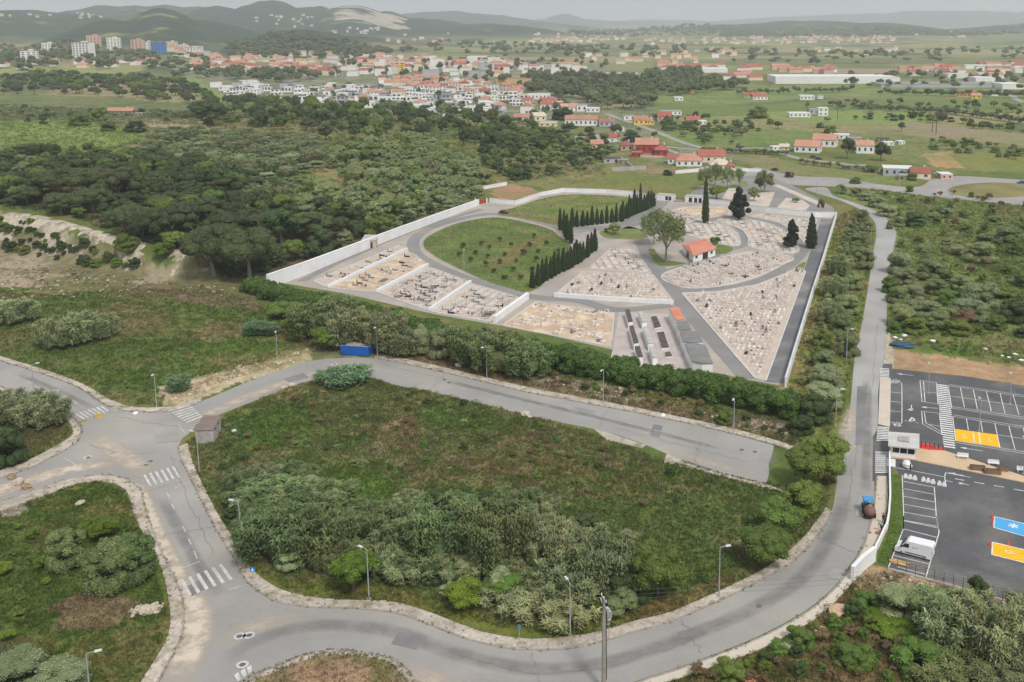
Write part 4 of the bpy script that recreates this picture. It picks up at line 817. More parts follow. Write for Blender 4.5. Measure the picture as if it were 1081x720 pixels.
# ------------------------------------------------------------------ street furniture
STEEL = surf('galvanised_steel', S(168, 172, 174), .5, .06, 2, .3, .05, metal=.2); LAMPG = surf('lamp_glass', S(222, 224, 224), .3, .05)
CONC = surf('concrete', S(172, 168, 162), .9, .12, 1.5, .3, .1); PLW = surf('white_plastic', S(226, 226, 224), .6, .06, 1, .3, .05); WOOD = surf('weathered_wood', S(128, 104, 82), .85, .2, 3, .5, .15)
LMESH = {}
def lamp_parts(h, arm):
    k = (h, arm)
    if k not in LMESH:
        a = MB(); a.tube([(0, 0, 0), (0, 0, .9), (0, 0, h)], [.13, .10, .065], 8); b_ = MB(); b_.tube([(0, 0, h-.02), (.15, 0, h+.12), (arm, 0, h+.2)], [.05, .045, .04], 6)
        c = MB(); c.box((arm+.35, 0, h+.19), (.85, .34, .16), taper=.8); g = MB(); g.box((arm+.38, 0, h+.10), (.6, .26, .05)); s = MB(); s.box((0, 0, .06), (.5, .5, .12))
        LMESH[k] = [a.mesh('pole', STEEL), b_.mesh('arm', STEEL), c.mesh('lamp_head', surf('lamp_housing', S(206, 208, 208), .5)), g.mesh('lamp_glass', LAMPG), s.mesh('footing', CONC)]
    return LMESH[k]
def lamp(px, py, ang, label, h=7.5, arm=.9):
    x, y = W(px, py); t = thing('street_lamp', label, 'street lamp', (x, y, z1(x, y)), ang, 'street lamps along the lanes')
    m = lamp_parts(h, arm); put('pole', m[0], t); put('arm', m[1], t); hd = put('lamp_head', m[2], t); put('lamp_glass', m[3], hd); put('footing', m[4], t); return t
for a in ((37, 421, 1.0, 'street lamp beside the reeds at the crossing of the western road'), (165.5, 430.5, -1.4, 'street lamp standing at the tip of the green field by the junction'), (293, 381, -1.3, 'street lamp on the sandy strip behind the bend'), (398.5, 376.5, -1.6, 'street lamp next to the blue skip'),
          (514, 399.5, -2.2, 'street lamp in front of the cane thicket below the cemetery strips'), (637, 425.5, -1.9, 'street lamp on the bare bank in front of the hedge'), (774.5, 458.5, -1.9, 'street lamp near the dead end of the upper road'), (255, 577.5, 2.9, 'street lamp with its arm over the pavement by the big cane thicket'),
          (210.5, 498.5, 2.7, 'street lamp just in front of the concrete cabin'), (389.5, 632.5, 2.6, 'street lamp beside the bright green tree on the island'), (602, 671.5, 2.0, 'street lamp on the pavement nearest the utility pole'), (759, 630.5, .3, 'street lamp on the outer bend beside the dry grass'),
          (97, 752, .4, 'street lamp rising from the reeds in the bottom corner'), (882, 449.5, .2, 'street lamp among the grey bushes beside the lane'), (893.5, 380, .2, 'street lamp halfway along the lane beside the olive bushes'), (919, 262, 2.9, 'street lamp at the bend of the lane'), (885, 212, -2.4, 'street lamp near the top of the lane'), (834, 200, -1.5, 'street lamp by the junction behind the cemetery'), (1005, 209, 1.4, 'street lamp at the edge of the roundabout')): lamp(*a)
for px, py, l in ((980, 415, 'slim lamp mast in the first double row of bays'), (1066, 426.5, 'slim lamp mast at the far right of the double bays'), (1033.5, 455, 'slim lamp mast between the bays above the yellow ones'), (1080.5, 500, 'slim lamp mast on the sandy pavement at the frame edge'), (490, 285, 'lamp mast in the corner of the orchard lawn'), (862, 205, 'lamp mast in the cemetery car park')):
    lamp(px, py, 1.6, l, 6.4, .5)
def sign(px, py, h, kind, label, col, rz=0.0):
    x, y = W(px, py); t = thing('road_sign', label, 'road sign', (x, y, 0), rz); p = MB(); p.tube([(0, 0, 0), (0, 0, h)], .04, 6); part('post', p, STEEL, t)
    q = MB()
    if kind == 'sq': q.box((0, -.06, h-.35), (.75, .04, .7))
    else: q.box((0, -.06, h-.25), (.5, .04, .5))
    pl = part('sign_plate', q, surf('sign_'+str(col), col, .5, .05), t)
    if kind == 'sq': w_ = MB(); w_.add([(-.22, -.083, h-.58), (.22, -.083, h-.58), (0, -.083, h-.14)], [(0, 1, 2)]); part('pictogram', w_, PLW, pl)
sign(267.5, 616, 2.6, 'sq', 'blue square crossing sign on the pavement by the lower zebra crossing', S(30, 130, 190), .2)
sign(548.5, 676.5, 2.3, 's', 'small blue sign on a post at the edge of the long grass', S(90, 130, 160), -.3)
sign(643, 676, 3.4, 's', 'pale road sign seen from behind next to the utility pole', S(190, 192, 194), .5)
sign(894, 447, 2.0, 's', 'tiny grey sign by the dusty lane edge', S(170, 172, 174), .5)
# utility pole: ribbed concrete pole with cross arms, insulators, transformer and wires
x, y = W(637.5, 729); t = thing('utility_pole', 'tall concrete utility pole with cross arms and a transformer', 'utility pole', (x, y, 0), .35); t.scale = (.85, .85, .78)
p = MB(); p.box((0, 0, 7.9), (.62, .42, 15.8), taper=.45); [p.box((s*.2, -.0, 7.0), (.09, .47, 13.2), taper=.62) for s in (-1, 1)]; part('pole', p, surf('pole_concrete', S(150, 144, 136), .9, .15, 2, .4, .1), t)
for z, wd in ((15.6, 2.0), (14.6, 2.6)):
    c = MB(); c.box((0, 0, z), (.14, wd, .14)); c.box((.0, 0, z-.35), (.06, .06, .6)); arm_ = part('cross_arm', c, STEEL, t)
    for k in (-.46, 0, .46): i_ = MB(); i_.tube([(0, k*wd, z+.07), (0, k*wd, z+.25), (0, k*wd, z+.42)], [.06, .11, .05], 7); part('insulator', i_, PLW, arm_)
b_ = MB(); b_.box((.75, .1, 12.9), (.7, .9, 1.0)); [b_.box((.75, -.3+.2*k, 12.9), (.8, .05, .85)) for k in range(5)]; tr_ = part('transformer', b_, surf('transformer_grey', S(150, 152, 150), .6), t)
for k in (-.25, .05, .35): b_ = MB(); b_.tube([(.75, .1+k, 13.4), (.75, .1+k, 13.85)], [.09, .05], 6); part('bushing', b_, PLW, tr_)
b_ = MB(); [b_.box((.42, 0, 11.2+.9*q), (.9, .12, .08)) for q in range(3)]; b_.box((.32, 0, 10.2), (.1, .1, 2.2)); part('bracket', b_, STEEL, t)
b_ = MB(); b_.tube([(.30, -.1, 14.5), (.34, -.12, 9), (.36, -.14, 2)], .05, 6); part('cable_duct', b_, surf('black_rubber', S(40, 40, 42), .8), t)
WIRE = surf('wire', S(90, 90, 92), .6)
far_ = np.array([*W(1010, 660), 9.0]); mb = MB()
for k in (-.9, 0, .9):
    a = np.array((x, y+k, 12.5)); e = np.array((1.0, .25, 0))*150+np.array((0, k, 0)); mb.tube([a+e*s-np.array((0, 0, 14*s*(1-s))) for s in np.linspace(0, 1, 14)], .014, 4)
tag(put('power_lines', mb.mesh('power_lines', WIRE)), 'thin power lines running off from the utility pole', 'power lines')
# concrete cabin
def boxhut(name, label, catg, foot, h, wm, rm, over=1.05):
    F = WP(foot); c = np.mean(F, 0); o = thing(name, label, catg, (c[0], c[1], 0)); F = [tuple(np.array(p)-c) for p in F]; w_ = MB(); w_.prism(F, 0, h); part('walls', w_, wm, o)
    r_ = MB(); r_.prism(grow(F, over), h+.003, h+.16); part('roof', r_, rm, o); return o, F
ft = [(207, 468.5), (226, 468), (233.5, 453.5), (216, 453)]
o, F = boxhut('transformer_cabin', 'grey concrete cabin at the corner of the island by the junction', 'cabin', ft, 2.7, surf('cabin_concrete', S(176, 170, 164), .9, .16, 1.2, .4, .14), surf('cabin_roof', S(132, 116, 108), .9, .14, 1.2, .4, .12))
for u in (.12, .5): d_ = MB(); facepanel(d_, F[0], F[1], u, u+.34, .05, 2.4); part('door', d_, surf('steel_door', S(158, 152, 148), .7), o)
for k in range(2): v_ = MB(); facepanel(v_, F[1], F[2], .2+.4*k, .4+.4*k, 1.9, 2.4); part('vent', v_, surf('vent_grey', S(120, 116, 112), .8), o)
# blue skip
F = WP([(361.5, 376), (390.5, 377.8), (393, 371.2), (364, 369.8)]); c = np.mean(F, 0); e = np.array(F[1])-np.array(F[0]); ln_ = np.linalg.norm(e); an = math.atan2(e[1], e[0]); wd = 3.0
o = thing('waste_skip', 'large blue steel skip full of brown waste beside the bend', 'skip', (c[0], c[1], 0), an); BL = surf('skip_blue', S(24, 92, 176), .55, .1, 2, .4, .12)
s_ = MB(); s_.box((0, -wd/2, 1.35), (ln_, .1, 2.3)); s_.box((0, wd/2, 1.35), (ln_, .1, 2.3)); s_.box((-ln_/2+.05, 0, 1.35), (.1, wd-.1, 2.3)); s_.box((ln_/2-.05, 0, 1.35), (.1, wd-.1, 2.3)); s_.box((0, 0, .22), (ln_-.1, wd-.1, .2)); part('body', s_, BL, o)
for k in range(7): r_ = MB(); r_.box((-ln_/2+.5+k*(ln_-1)/6, -wd/2-.09, 1.3), (.12, .08, 2.1)); part('rib', r_, BL, o)
for s in (-1, 1): r_ = MB(); r_.box((0, s*wd/2, 2.54), (ln_+.1, .16, .08)); part('rim', r_, surf('skip_rim', S(150, 176, 200), .5), o)
l_ = MB(); l_.ball((0, 0, 2.2), (ln_/2-.2, wd/2-.15, .55), 16, 8, jit=.5); part('waste', l_, surf('waste', S(150, 136, 118), .95, .5, 2.5, .8, .3), o)
for s in (-1, 1): r_ = MB(); r_.tube([(s*(ln_/2-.5), -wd/2+.15, .13), (s*(ln_/2-.5), wd/2-.15, .13)], .12, 8); part('roller', r_, STEEL, o)
# blocks and boulders that close the western roads
YB = surf('yellow_block', S(206, 160, 60), .85, .2, 2, .5, .2)
for px, py, mm, l in ((104, 440.5, YB, 'yellow painted concrete block on the worn zebra crossing'), (120.5, 433.5, CONC, 'grey concrete block at the kerb end of the worn zebra crossing'), (88, 446.5, surf('mossy_block', S(158, 148, 112), .9), 'mossy concrete block at the reed side of the worn zebra crossing')):
    x, y = W(px, py); t = thing('concrete_block', l, 'concrete block', (x, y, 0), .5); b_ = MB(); b_.box((0, 0, .35), (1.5, .55, .7), taper=.8); part('block', b_, mm, t); f_ = MB(); f_.box((0, 0, .05), (1.6, .75, .1)); part('base', f_, CONC, t)
ROCK = surf('pale_rock', S(196, 184, 166), .95, .25, 2.5, .6, .2, .05, tint=S(142, 124, 104), tint_scale=.8, tint_amt=.6)
def rock(px, py, r, label, mat=None, group=None, sq=.65):
    x, y, z, _ = hit(px, py); mb = MB(); mb.ball((0, 0, r*.3), (r, r*random.uniform(.7, 1.1), r*sq), 14, 9, jit=.55)
    o = put('boulder', mb.mesh('boulder', mat or ROCK), None, (x, y, z), random.uniform(0, 6)); return tag(o, label, 'boulder', group)
rock(12, 505, .9, 'brown boulder on the pavement side of the dusty western road', surf('brown_rock', S(146, 128, 104), .9, .25, 2))
rock(20, 510, 1.0, 'middle pale boulder across the dusty western road'); rock(27.5, 515.5, .9, 'ochre boulder at the grassy edge of the dusty western road', surf('ochre_rock', S(156, 132, 100), .9, .25, 2))
x, y = W(157, 645); mb = MB(); mb.ball((0, 0, .05), (1.9, 1.1, .5), 18, 9, jit=.7); [mb.ball((random.gauss(0, .9), random.gauss(0, .55), random.uniform(.05, .45)), random.uniform(.12, .38), 7, 5, jit=.6) for _ in range(70)]; tag(put('rubble_heap', mb.mesh('rubble_heap', ROCK), None, (x, y, 0), .3), 'heap of pale rubble beside the south-western pavement', 'rubble')
rock(143, 437, .5, 'white stone on the kerb of the junction', LIMEW); rock(85, 532, .8, 'flat pale stone in the grass by the curved pavement', ROCK, None, .3)
rock(866, 668, .9, 'tan boulder on the bank below the lower road', surf('tan_rock', S(200, 172, 140), .9, .2, 2)); rock(884, 647, 1.3, 'long tan boulder near the end of the white wall', surf('tan_rock', S(200, 172, 140), .9, .2, 2), None, .4)
rock(835, 684, 1.1, 'grey slab of rubble lying in the bank', CONC, None, .25); rock(821, 698, .5, 'white lump in the scrub below the road', LIMEW); rock(826, 682, .4, 'small white lump by the grey slab', LIMEW)
rock(700, 439, .6, 'white stone on the bare bank near the upper road', LIMEW, None, .5); rock(555, 438.5, 1.2, 'pale broken slab at the lower edge of the upper road', ROCK, None, .3); rock(560, 441, .7, 'small broken slab beside the pale one', ROCK, None, .3); rock(484, 387, .8, 'white bag of rubbish in the verge under the canes', LIMEW)
rock(309, 408, 1.0, 'yellowish rock at the inner bend of the upper road', ROCK, None, .5); rock(300, 410, .7, 'small yellowish rock beside the inner bend', ROCK, None, .5); rock(247, 456, .5, 'white stone in the grass behind the cabin', LIMEW)
for i, (px, py) in enumerate(((945, 357), (951, 359), (955, 355), (985, 361), (1040, 369), (1065, 378), (1072, 375), (1078, 381), (1058, 376))): rock(px, py, random.uniform(.4, .9), 'white lump of spoil along the edge of the earth strip', LIMEW, 'white spoil lumps by the earth strip', .4)
# blue tarp heap
x, y = W(952, 366); mb = MB(); mb.ball((0, 0, .4), (3.6, 1.4, .7), 16, 8, jit=.7); tag(put('tarpaulin', mb.mesh('tarpaulin', surf('blue_tarp', S(52, 82, 110), .5, .2, 1.2)), None, (x, y, 0), -.2), 'crumpled dark blue tarpaulin on the earth strip', 'tarpaulin')
# red clay heap bottom
x, y = W(786, 719); mb = MB(); [mb.ball((random.gauss(0, 1.3), random.gauss(0, .5), .1), random.uniform(.15, .4), 7, 5, jit=.5) for _ in range(26)]; tag(put('tile_rubble', mb.mesh('tile_rubble', surf('broken_tile', S(176, 116, 92), .9, .3, 3, .8, .3)), None, (x, y, 0)), 'heap of broken red tiles in the scrub at the bottom edge', 'rubble')
# ------------------------------------------------------------------ entrance of the car park
o, F = block('guard_kiosk', 'white guard kiosk with a broad flat roof at the car park entrance', 'kiosk', [pk(90, 530), pk(312, 545), pk(312, 652), pk(92, 628)], 2.35, LIMEW, surf('kiosk_roof', S(196, 194, 190), .85, .1, 1, .4, .08))
for c_ in list(o.children): 
    if c_.name.startswith('walls'): bpy.data.objects.remove(c_)
kx = grow(F, .82); w_ = MB(); w_.prism(kx, 0, 2.23); part('walls', w_, LIMEW, o)
for u in (.06, .37, .68): d_ = MB(); facepanel(d_, kx[3], kx[2], u, u+.26, 1.1, 2.3) if False else facepanel(d_, kx[2], kx[3], u, u+.26, .95, 1.9); facepanel(d_, kx[3], kx[2], u, u+.26, .95, 1.9, .04); part('window', d_, DARKGL, o)
r_ = MB(); r_.prism([tuple(np.array(p)*.35) for p in F], 2.48, 2.75); part('roof_hatch', r_, surf('hatch_grey', S(168, 164, 160), .8), o)
RED = surf('red_surface', S(206, 66, 62), .85, .1, 2)
for q, l in (([pk(320, 612), pk(410, 622), pk(405, 668), pk(322, 652)], ''), ([pk(412, 632), pk(497, 648), pk(497, 668), pk(412, 664)], '')): sheet('red_bay', WP(q), .156, RED)
for i in range(6):
    x, y = W(*pk(328+i*32, 640+i*4)); t = thing('bicycle_stand', 'dark hoop bicycle stand on the red strip beside the kiosk', 'bicycle stand', (x, y, .15), 1.35, 'bicycle stands on the red strip'); mb = MB(); mb.tube([(-.4, 0, 0), (-.4, 0, .8), (-.25, 0, 1.0), (.25, 0, 1.0), (.4, 0, .8), (.4, 0, 0)], .05, 6); part('hoop', mb, IRON, t)
def bench(px, py, l):
    x, y = W(px, py); t = thing('park_bench', l, 'bench', (x, y, .15), -.21); mb = MB(); mb.box((0, 0, .46), (2.0, .5, .08)); part('seat', mb, PLW, t); mb = MB(); mb.box((0, .27, .75), (2.0, .07, .5)); part('backrest', mb, PLW, t)
    for s in (-1, 1): mb = MB(); mb.box((s*.8, 0, .21), (.1, .45, .42)); part('leg', mb, PLW, t)
bench(*p2(633, 172), 'white bench nearest the kiosk on the sandy pavement'); bench(*p2(857, 222), 'white bench farther from the kiosk beyond the wooden planters'); bench(*p2(1070, 272), 'white bench at the frame edge on the sandy pavement')
for px, py, wd, l in ((740, 252, 2.6, 'low wooden planter box nearer the kiosk'), (848, 280, 2.8, 'low wooden planter box farther from the kiosk'), (925, 258, 1.6, 'short wooden planter box behind the others')):
    x, y = W(*p2(px, py)); t = thing('planter_box', l, 'planter', (x, y, .15), -.21); mb = MB(); mb.box((0, -.5, .35), (wd, .08, .7)); mb.box((0, .5, .35), (wd, .08, .7)); mb.box((-wd/2, 0, .35), (.08, .92, .7)); mb.box((wd/2, 0, .35), (.08, .92, .7)); part('box', mb, WOOD, t); mb = MB(); mb.box((0, 0, .58), (wd-.1, .9, .1)); part('soil', mb, surf('bed_soil', S(92, 84, 76)), t)
def cone(px, py, l):
    x, y = W(px, py); t = thing('traffic_cone', l, 'traffic cone', (x, y, .02)); mb = MB(); mb.tube([(0, 0, .05), (0, 0, .75)], [.19, .04], 10); part('cone', mb, surf('cone_orange', S(226, 84, 52), .6, .05), t); mb = MB(); mb.box((0, 0, .03), (.46, .46, .06)); part('base', mb, surf('cone_orange', S(226, 84, 52)), t)
    mb = MB(); mb.tube([(0, 0, .36), (0, 0, .52)], [.122, .088], 10, cap=False); part('stripe', mb, PLW, t)
cone(*p2(848, 600), 'orange cone at the upper corner of the blue bay'); cone(*p2(847, 645), 'orange cone at the lower corner of the blue bay'); cone(*p3(835, 213), 'orange cone at the left corner of the lower yellow bay'); cone(*p3(962, 205), 'orange cone on the upper line of the lower yellow bay')
for i, (px, py) in enumerate(((215, 303), (248, 309), (282, 316), (345, 327), (380, 335), (415, 344), (462, 356), (497, 363))):
    x, y = W(*p2(px, py+6)); t = thing('barrier_block', f'white plastic barrier, number {i+1} from the kiosk end of the row'.replace('number 1 ', 'first ').replace('number 2 ', 'second ').replace('number 3 ', 'third ').replace('number 4 ', 'fourth ').replace('number 5 ', 'fifth ').replace('number 6 ', 'sixth ').replace('number 7 ', 'seventh ').replace('number 8 ', 'last '), 'barrier', (x, y, .02), -.22, 'white barriers between lane and bays')
    mb = MB(); mb.box((0, 0, .14), (.78, .5, .28)); mb.box((0, 0, .52), (.76, .42, .5), taper=.5); part('body', mb, PLW, t)
x, y = W(*p2(225, 232)); mb = MB(); mb.ball((0, 0, .55), (.95, .95, .75), 12, 8, jit=.3); tag(put('bulk_bag', mb.mesh('bulk_bag', PLW), None, (x, y, .02)), 'white bulk bag standing in the entrance lane', 'bag')
# wooden pallet and pipes by the van
x, y = W(*p3(170, 345)); t = thing('timber_pile', 'small pile of yellow planks in the bay below the van', 'timber pile', (x, y, .03), -.5)
for k in range(5): mb = MB(); mb.box((random.uniform(-.3, .3), -.5+.25*k, .12+.06*(k % 2)), (2.6, .2, .1), random.uniform(-.1, .1)); part('plank', mb, surf('yellow_timber', S(206, 170, 110), .85, .15, 3), t)
# white boundary walls and fences
wall([p2(97, 150), p2(98, 320), p2(101, 480), p2(92, 600), p2(78, 680), p3(55, 135), p3(20, 215), p3(0, 250), (922, 590)], 1.1, .3, 'boundary_wall', 'low white wall between beige pavement and turf strip', curve=True)
wall([(923, 592), (911, 601.5), (899.5, 613.5)], 2.2, .5, 'boundary_wall', 'tall white wall end above the bare earth', curve=False, cap=LIMEW)
FE = WP([p3(85, 388), p3(250, 432), p3(360, 462), p3(530, 510), p3(690, 552), p3(830, 592), p3(1000, 640), p3(1300, 722)]); FE = resamp(FE, 18)
t = thing('wire_fence', 'dark wire fence along the lower edge of the car park', 'fence', (*FE[0], 0)); f0 = np.array(FE[0])
for i, p in enumerate(FE):
    if i % 1 == 0: mb = MB(); mb.box((p[0]-f0[0], p[1]-f0[1], .95), (.06, .06, 1.9)); part('post', mb, IRON, t)
mb = MB(); [stroke(mb, [(p[0]-f0[0], p[1]-f0[1]) for p in FE], .35, .22)]; raised(mb, [(p[0]-f0[0], p[1]-f0[1]) for p in offs(FE, .2)], [(p[0]-f0[0], p[1]-f0[1]) for p in offs(FE, -.2)], 0, .25); part('plinth', mb, CONC, t)
mb = MB()
for zz in (.5, .9, 1.3, 1.75): mb.tube([(p[0]-f0[0], p[1]-f0[1], zz) for p in FE], .018, 4, cap=False)
part('wires', mb, IRON, t)
FE = resamp(WP([pk(105, 70), pk(105, 130), pk(93, 300)]), 3)
# van
def profile(mb, pts, w, y0=0.0, mi=0, inset=0.0, col=(1, 1, 1)):     # side outline (x,z) extruded over width
    n = len(pts); v = [(p[0], y0-w/2, p[1]) for p in pts]+[(p[0], y0+w/2, p[1]) for p in pts]
    mb.add(v, [(i, (i+1) % n, n+(i+1) % n, n+i) for i in range(n)], col, mi)
    from mathutils.geometry import tessellate_polygon
    T = [tuple(q) for q in tessellate_polygon([[Vector((p[0], p[1], 0)) for p in pts]])]
    mb.add(v, [t_ for t_ in T], col, mi); mb.add(v, [tuple(n+k for k in t_[::-1]) for t_ in T], col, mi)
TYRE = surf('tyre_rubber', S(34, 34, 36), .9, .1); RIM = surf('wheel_rim', S(150, 152, 156), .4, .05, metal=.6)
def wheel(parent, x, y, r, w=.22):
    mb = MB(); mb.tube([(x, y-w/2, r), (x, y-w/2+.03, r), (x, y+w/2-.03, r), (x, y+w/2, r)], [r*.92, r, r, r*.92], 14); wh = part('wheel', mb, TYRE, parent); mb = MB(); mb.tube([(x, y-w/2-.012, r), (x, y+w/2+.012, r)], r*.58, 10); part('rim', mb, RIM, wh)
def bevel(o, w=.06):
    m = o.modifiers.new('bevel', 'BEVEL'); m.width = w; m.segments = 2; m.limit_method = 'ANGLE'; m.angle_limit = R(40)
a, b_ = np.array(W(*p3(188, 280))), np.array(W(*p3(345, 322))); d = (a-b_)/np.linalg.norm(a-b_); n_ = np.array([-d[1], d[0]]); c = (a+b_)/2+(-n_ if n_[1] < 0 else n_)*1.0
VW = surf('van_white', S(234, 235, 236), .35, .03, 1, .3, .03, spec=.5)
t = thing('delivery_van', 'white delivery van parked in the bays below the turf strip', 'van', (c[0], c[1], .03), math.atan2(d[1], d[0]))
mb = MB(); profile(mb, [(-2.75, .32), (2.7, .32), (2.78, .75), (2.62, 1.05), (1.95, 1.28), (1.15, 2.12), (.85, 2.36), (-2.62, 2.42), (-2.78, 2.2)], 2.0); bo = part('body', mb, VW, t); bevel(bo, .09)
mb = MB(); mb.add([(1.99, -.82, 1.3), (1.99, .82, 1.3), (1.25, .76, 2.06), (1.25, -.76, 2.06)], [(0, 1, 2, 3)]); mb.v[0][:, 0] += .03; mb.v[0][:, 2] += .03; part('windscreen', mb, DARKGL, t)
for s in (-1, 1):
    mb = MB(); mb.prism([(1.82, s*1.0), (.62, s*1.0), (.62, s*1.012), (1.82, s*1.012)], 1.3, 1.36); mb.add([(1.80, s*1.012, 1.32), (.62, s*1.012, 1.30), (.62, s*1.012, 1.95), (1.18, s*1.012, 1.97)], [(0, 1, 2, 3)]); part('side_window', mb, DARKGL, t)
    mb = MB(); mb.box((1.75, s*1.16, 1.42), (.14, .22, .34)); part('mirror', mb, TYRE, t); mb = MB(); mb.box((2.66, s*.78, .92), (.16, .34, .2)); part('headlight', mb, LAMPG, t)
    mb = MB(); mb.box((-2.77, s*.9, 1.3), (.06, .12, .5)); part('tail_light', mb, surf('tail_red', S(180, 40, 36), .4), t); mb = MB(); mb.box((-.4, s*1.004, .55), (3.1, .02, .18)); part('rubbing_strip', mb, surf('strip_grey', S(90, 92, 94), .7), t)
    for xx in (1.75, -1.75): wheel(t, xx, s*.88, .36)
mb = MB(); mb.box((2.76, 0, .5), (.12, 1.9, .34)); part('bumper', mb, surf('strip_grey', S(90, 92, 94)), t)
mb = MB(); mb.box((-.3, -1.006, 1.62), (1.0, .012, .09)); mb.box((-.2, -1.006, 1.46), (.8, .012, .05)); mb.box((-.3, 1.006, 1.62), (1.0, .012, .09)); mb.box((-.2, 1.006, 1.46), (.8, .012, .05)); part('side_marking', mb, surf('marking_grey', S(176, 180, 186), .6), t)
# tractor with blue cab roof and rounded brown load
x, y = W(916, 541); t = thing('tractor', 'small tractor with a blue cab roof and a rounded brown tank behind', 'tractor', (x, y, .08), R(84)); BR = surf('rusty_brown', S(124, 92, 82), .7, .2, 2, .6, .2); TB = surf('tractor_blue', S(70, 150, 205), .45, .06)
mb = MB(); mb.box((1.5, 0, .85), (1.5, .75, .75), taper=.85); bo = part('bonnet', mb, TB, t); bevel(bo, .06); mb = MB(); mb.box((.1, 0, .75), (1.6, 1.0, .5)); part('chassis', mb, IRON, t)
mb = MB(); mb.box((.15, 0, 2.32), (1.6, 1.75, .16), taper=.92); bo = part('cab_roof', mb, TB, t); mb = MB(); [mb.box((.15+sx*.66, sy*.68, 1.6), (.08, .08, 1.3)) for sx in (-1, 1) for sy in (-1, 1)]; part('cab_frame', mb, IRON, t)
mb = MB(); mb.box((-.15, 0, 1.1), (.5, .55, .12)); mb.box((-.38, 0, 1.4), (.1, .55, .55)); part('seat', mb, TYRE, t)
for s in (-1, 1): wheel(t, -.25, s*.82, .62, .36); wheel(t, 1.75, s*.6, .38, .24)
mb = MB(); mb.ball((-1.75, 0, 1.15), (1.15, .98, .85), 16, 10); tk = part('tank', mb, BR, t, True); mb = MB(); mb.tube([(-1.75, 0, 1.95), (-1.75, 0, 2.1)], .3, 10); part('tank_lid', mb, surf('lid_grey', S(150, 140, 136), .6), tk); mb = MB(); mb.box((-1.7, 0, .45), (1.9, 1.2, .16)); part('carrier', mb, IRON, t)
for s in (-1, 1): wheel(t, -1.9, s*.85, .42, .26)
# people
def person(px, py, rz, label, pose, shirt, trousers, hair=S(40, 32, 26)):
    x, y = W(px, py); V = pose['v']; me = bpy.data.meshes.new('person'); me.from_pydata([q[:3] for q in V], pose['e'], [])
    o = put('person', me, None, (x, y, .125), rz); tag(o, label, 'person')
    o.modifiers.new('skin', 'SKIN'); sb = o.modifiers.new('smooth', 'SUBSURF'); sb.levels = 1; sb.render_levels = 2
    for i, q in enumerate(V): me.skin_vertices[0].data[i].radius = (q[3], q[3]*(q[4] if len(q) > 4 else 1))
    me.skin_vertices[0].data[0].use_root = True
    m = bpy.data.materials.new('clothes_and_skin'); t = nt(m); out = N(t, 'ShaderNodeOutputMaterial'); b = N(t, 'ShaderNodeBsdfPrincipled', _Roughness=.85); tc = N(t, 'ShaderNodeTexCoord'); sx = N(t, 'ShaderNodeSeparateXYZ'); cr = N(t, 'ShaderNodeValToRGB'); mr = N(t, 'ShaderNodeMapRange'); mr.inputs[2].default_value = 2.0
    t.links.new(tc.outputs['Object'], sx.inputs[0]); t.links.new(sx.outputs[2], mr.inputs[0]); t.links.new(mr.outputs[0], cr.inputs[0]); cr.color_ramp.interpolation = 'CONSTANT'
    els = cr.color_ramp.elements; els[0].position = 0; els[0].color = (.02, .02, .02, 1); els[1].position = .05; els[1].color = (*trousers, 1); e = els.new(pose['waist']/2); e.color = (*shirt, 1); e = els.new(pose['neck']/2); e.color = (*S(196, 150, 124), 1)
    t.links.new(cr.outputs[0], b.inputs[0]); t.links.new(b.outputs[0], out.inputs[0]); me.materials.append(m)
    hb = MB(); hp = pose['head']; hb.ball((hp[0]-.012, hp[1], hp[2]+.035), (.105, .095, .11), 12, 8); part('hair', hb, surf('hair', hair, .8), o)
ST = dict(v=[(0, 0, .95, .15), (0, 0, 1.2, .15, 1.2), (0, 0, 1.42, .12, 1.5), (0, 0, 1.52, .06), (.02, 0, 1.66, .10), (.02, 0, 1.75, .085), (0, .1, .86, .10), (.03, .11, .48, .065), (0, .11, .08, .05), (.14, .12, .04, .045), (0, -.1, .86, .10), (-.02, -.11, .48, .065), (-.06, -.11, .08, .05), (.08, -.12, .04, .045),
             (0, .2, 1.4, .06), (-.03, .25, 1.14, .045), (.08, .25, .9, .035), (.12, .25, .82, .03), (0, -.2, 1.4, .06), (.0, -.25, 1.14, .045), (.14, -.24, .93, .035), (.2, -.24, .86, .03)],
          e=[(0, 1), (1, 2), (2, 3), (3, 4), (4, 5), (0, 6), (6, 7), (7, 8), (8, 9), (0, 10), (10, 11), (11, 12), (12, 13), (2, 14), (14, 15), (15, 16), (16, 17), (2, 18), (18, 19), (19, 20), (20, 21)], waist=.92, neck=1.49, head=(.02, 0, 1.70))
BD = dict(v=[(0, 0, .90, .15), (.14, 0, 1.08, .15, 1.2), (.33, 0, 1.2, .12, 1.4), (.42, 0, 1.24, .06), (.52, 0, 1.30, .10), (.57, 0, 1.36, .085), (0, .1, .82, .10), (.12, .12, .46, .065), (-.02, .12, .08, .05), (.12, .13, .04, .045), (0, -.1, .82, .10), (.06, -.12, .46, .065), (-.1, -.12, .08, .05), (.04, -.13, .04, .045),
             (.33, .2, 1.16, .06), (.42, .24, .92, .045), (.5, .2, .72, .035), (.54, .18, .65, .03), (.33, -.2, 1.16, .06), (.45, -.22, .92, .045), (.52, -.15, .74, .035), (.56, -.12, .66, .03)], e=ST['e'], waist=.88, neck=1.27, head=(.54, 0, 1.33))
person(932.2, 553, R(-70), 'person in dark clothes standing on the beige pavement by the white wall', ST, S(40, 40, 46), S(36, 38, 44))
person(930.4, 561, R(200), 'person in a dark green top bending over on the beige pavement', BD, S(44, 84, 82), S(44, 46, 54))
person(*p2(249, 264), R(150), 'person in black standing beside the white bulk bag in the entrance lane', ST, S(36, 36, 40), S(34, 34, 38))
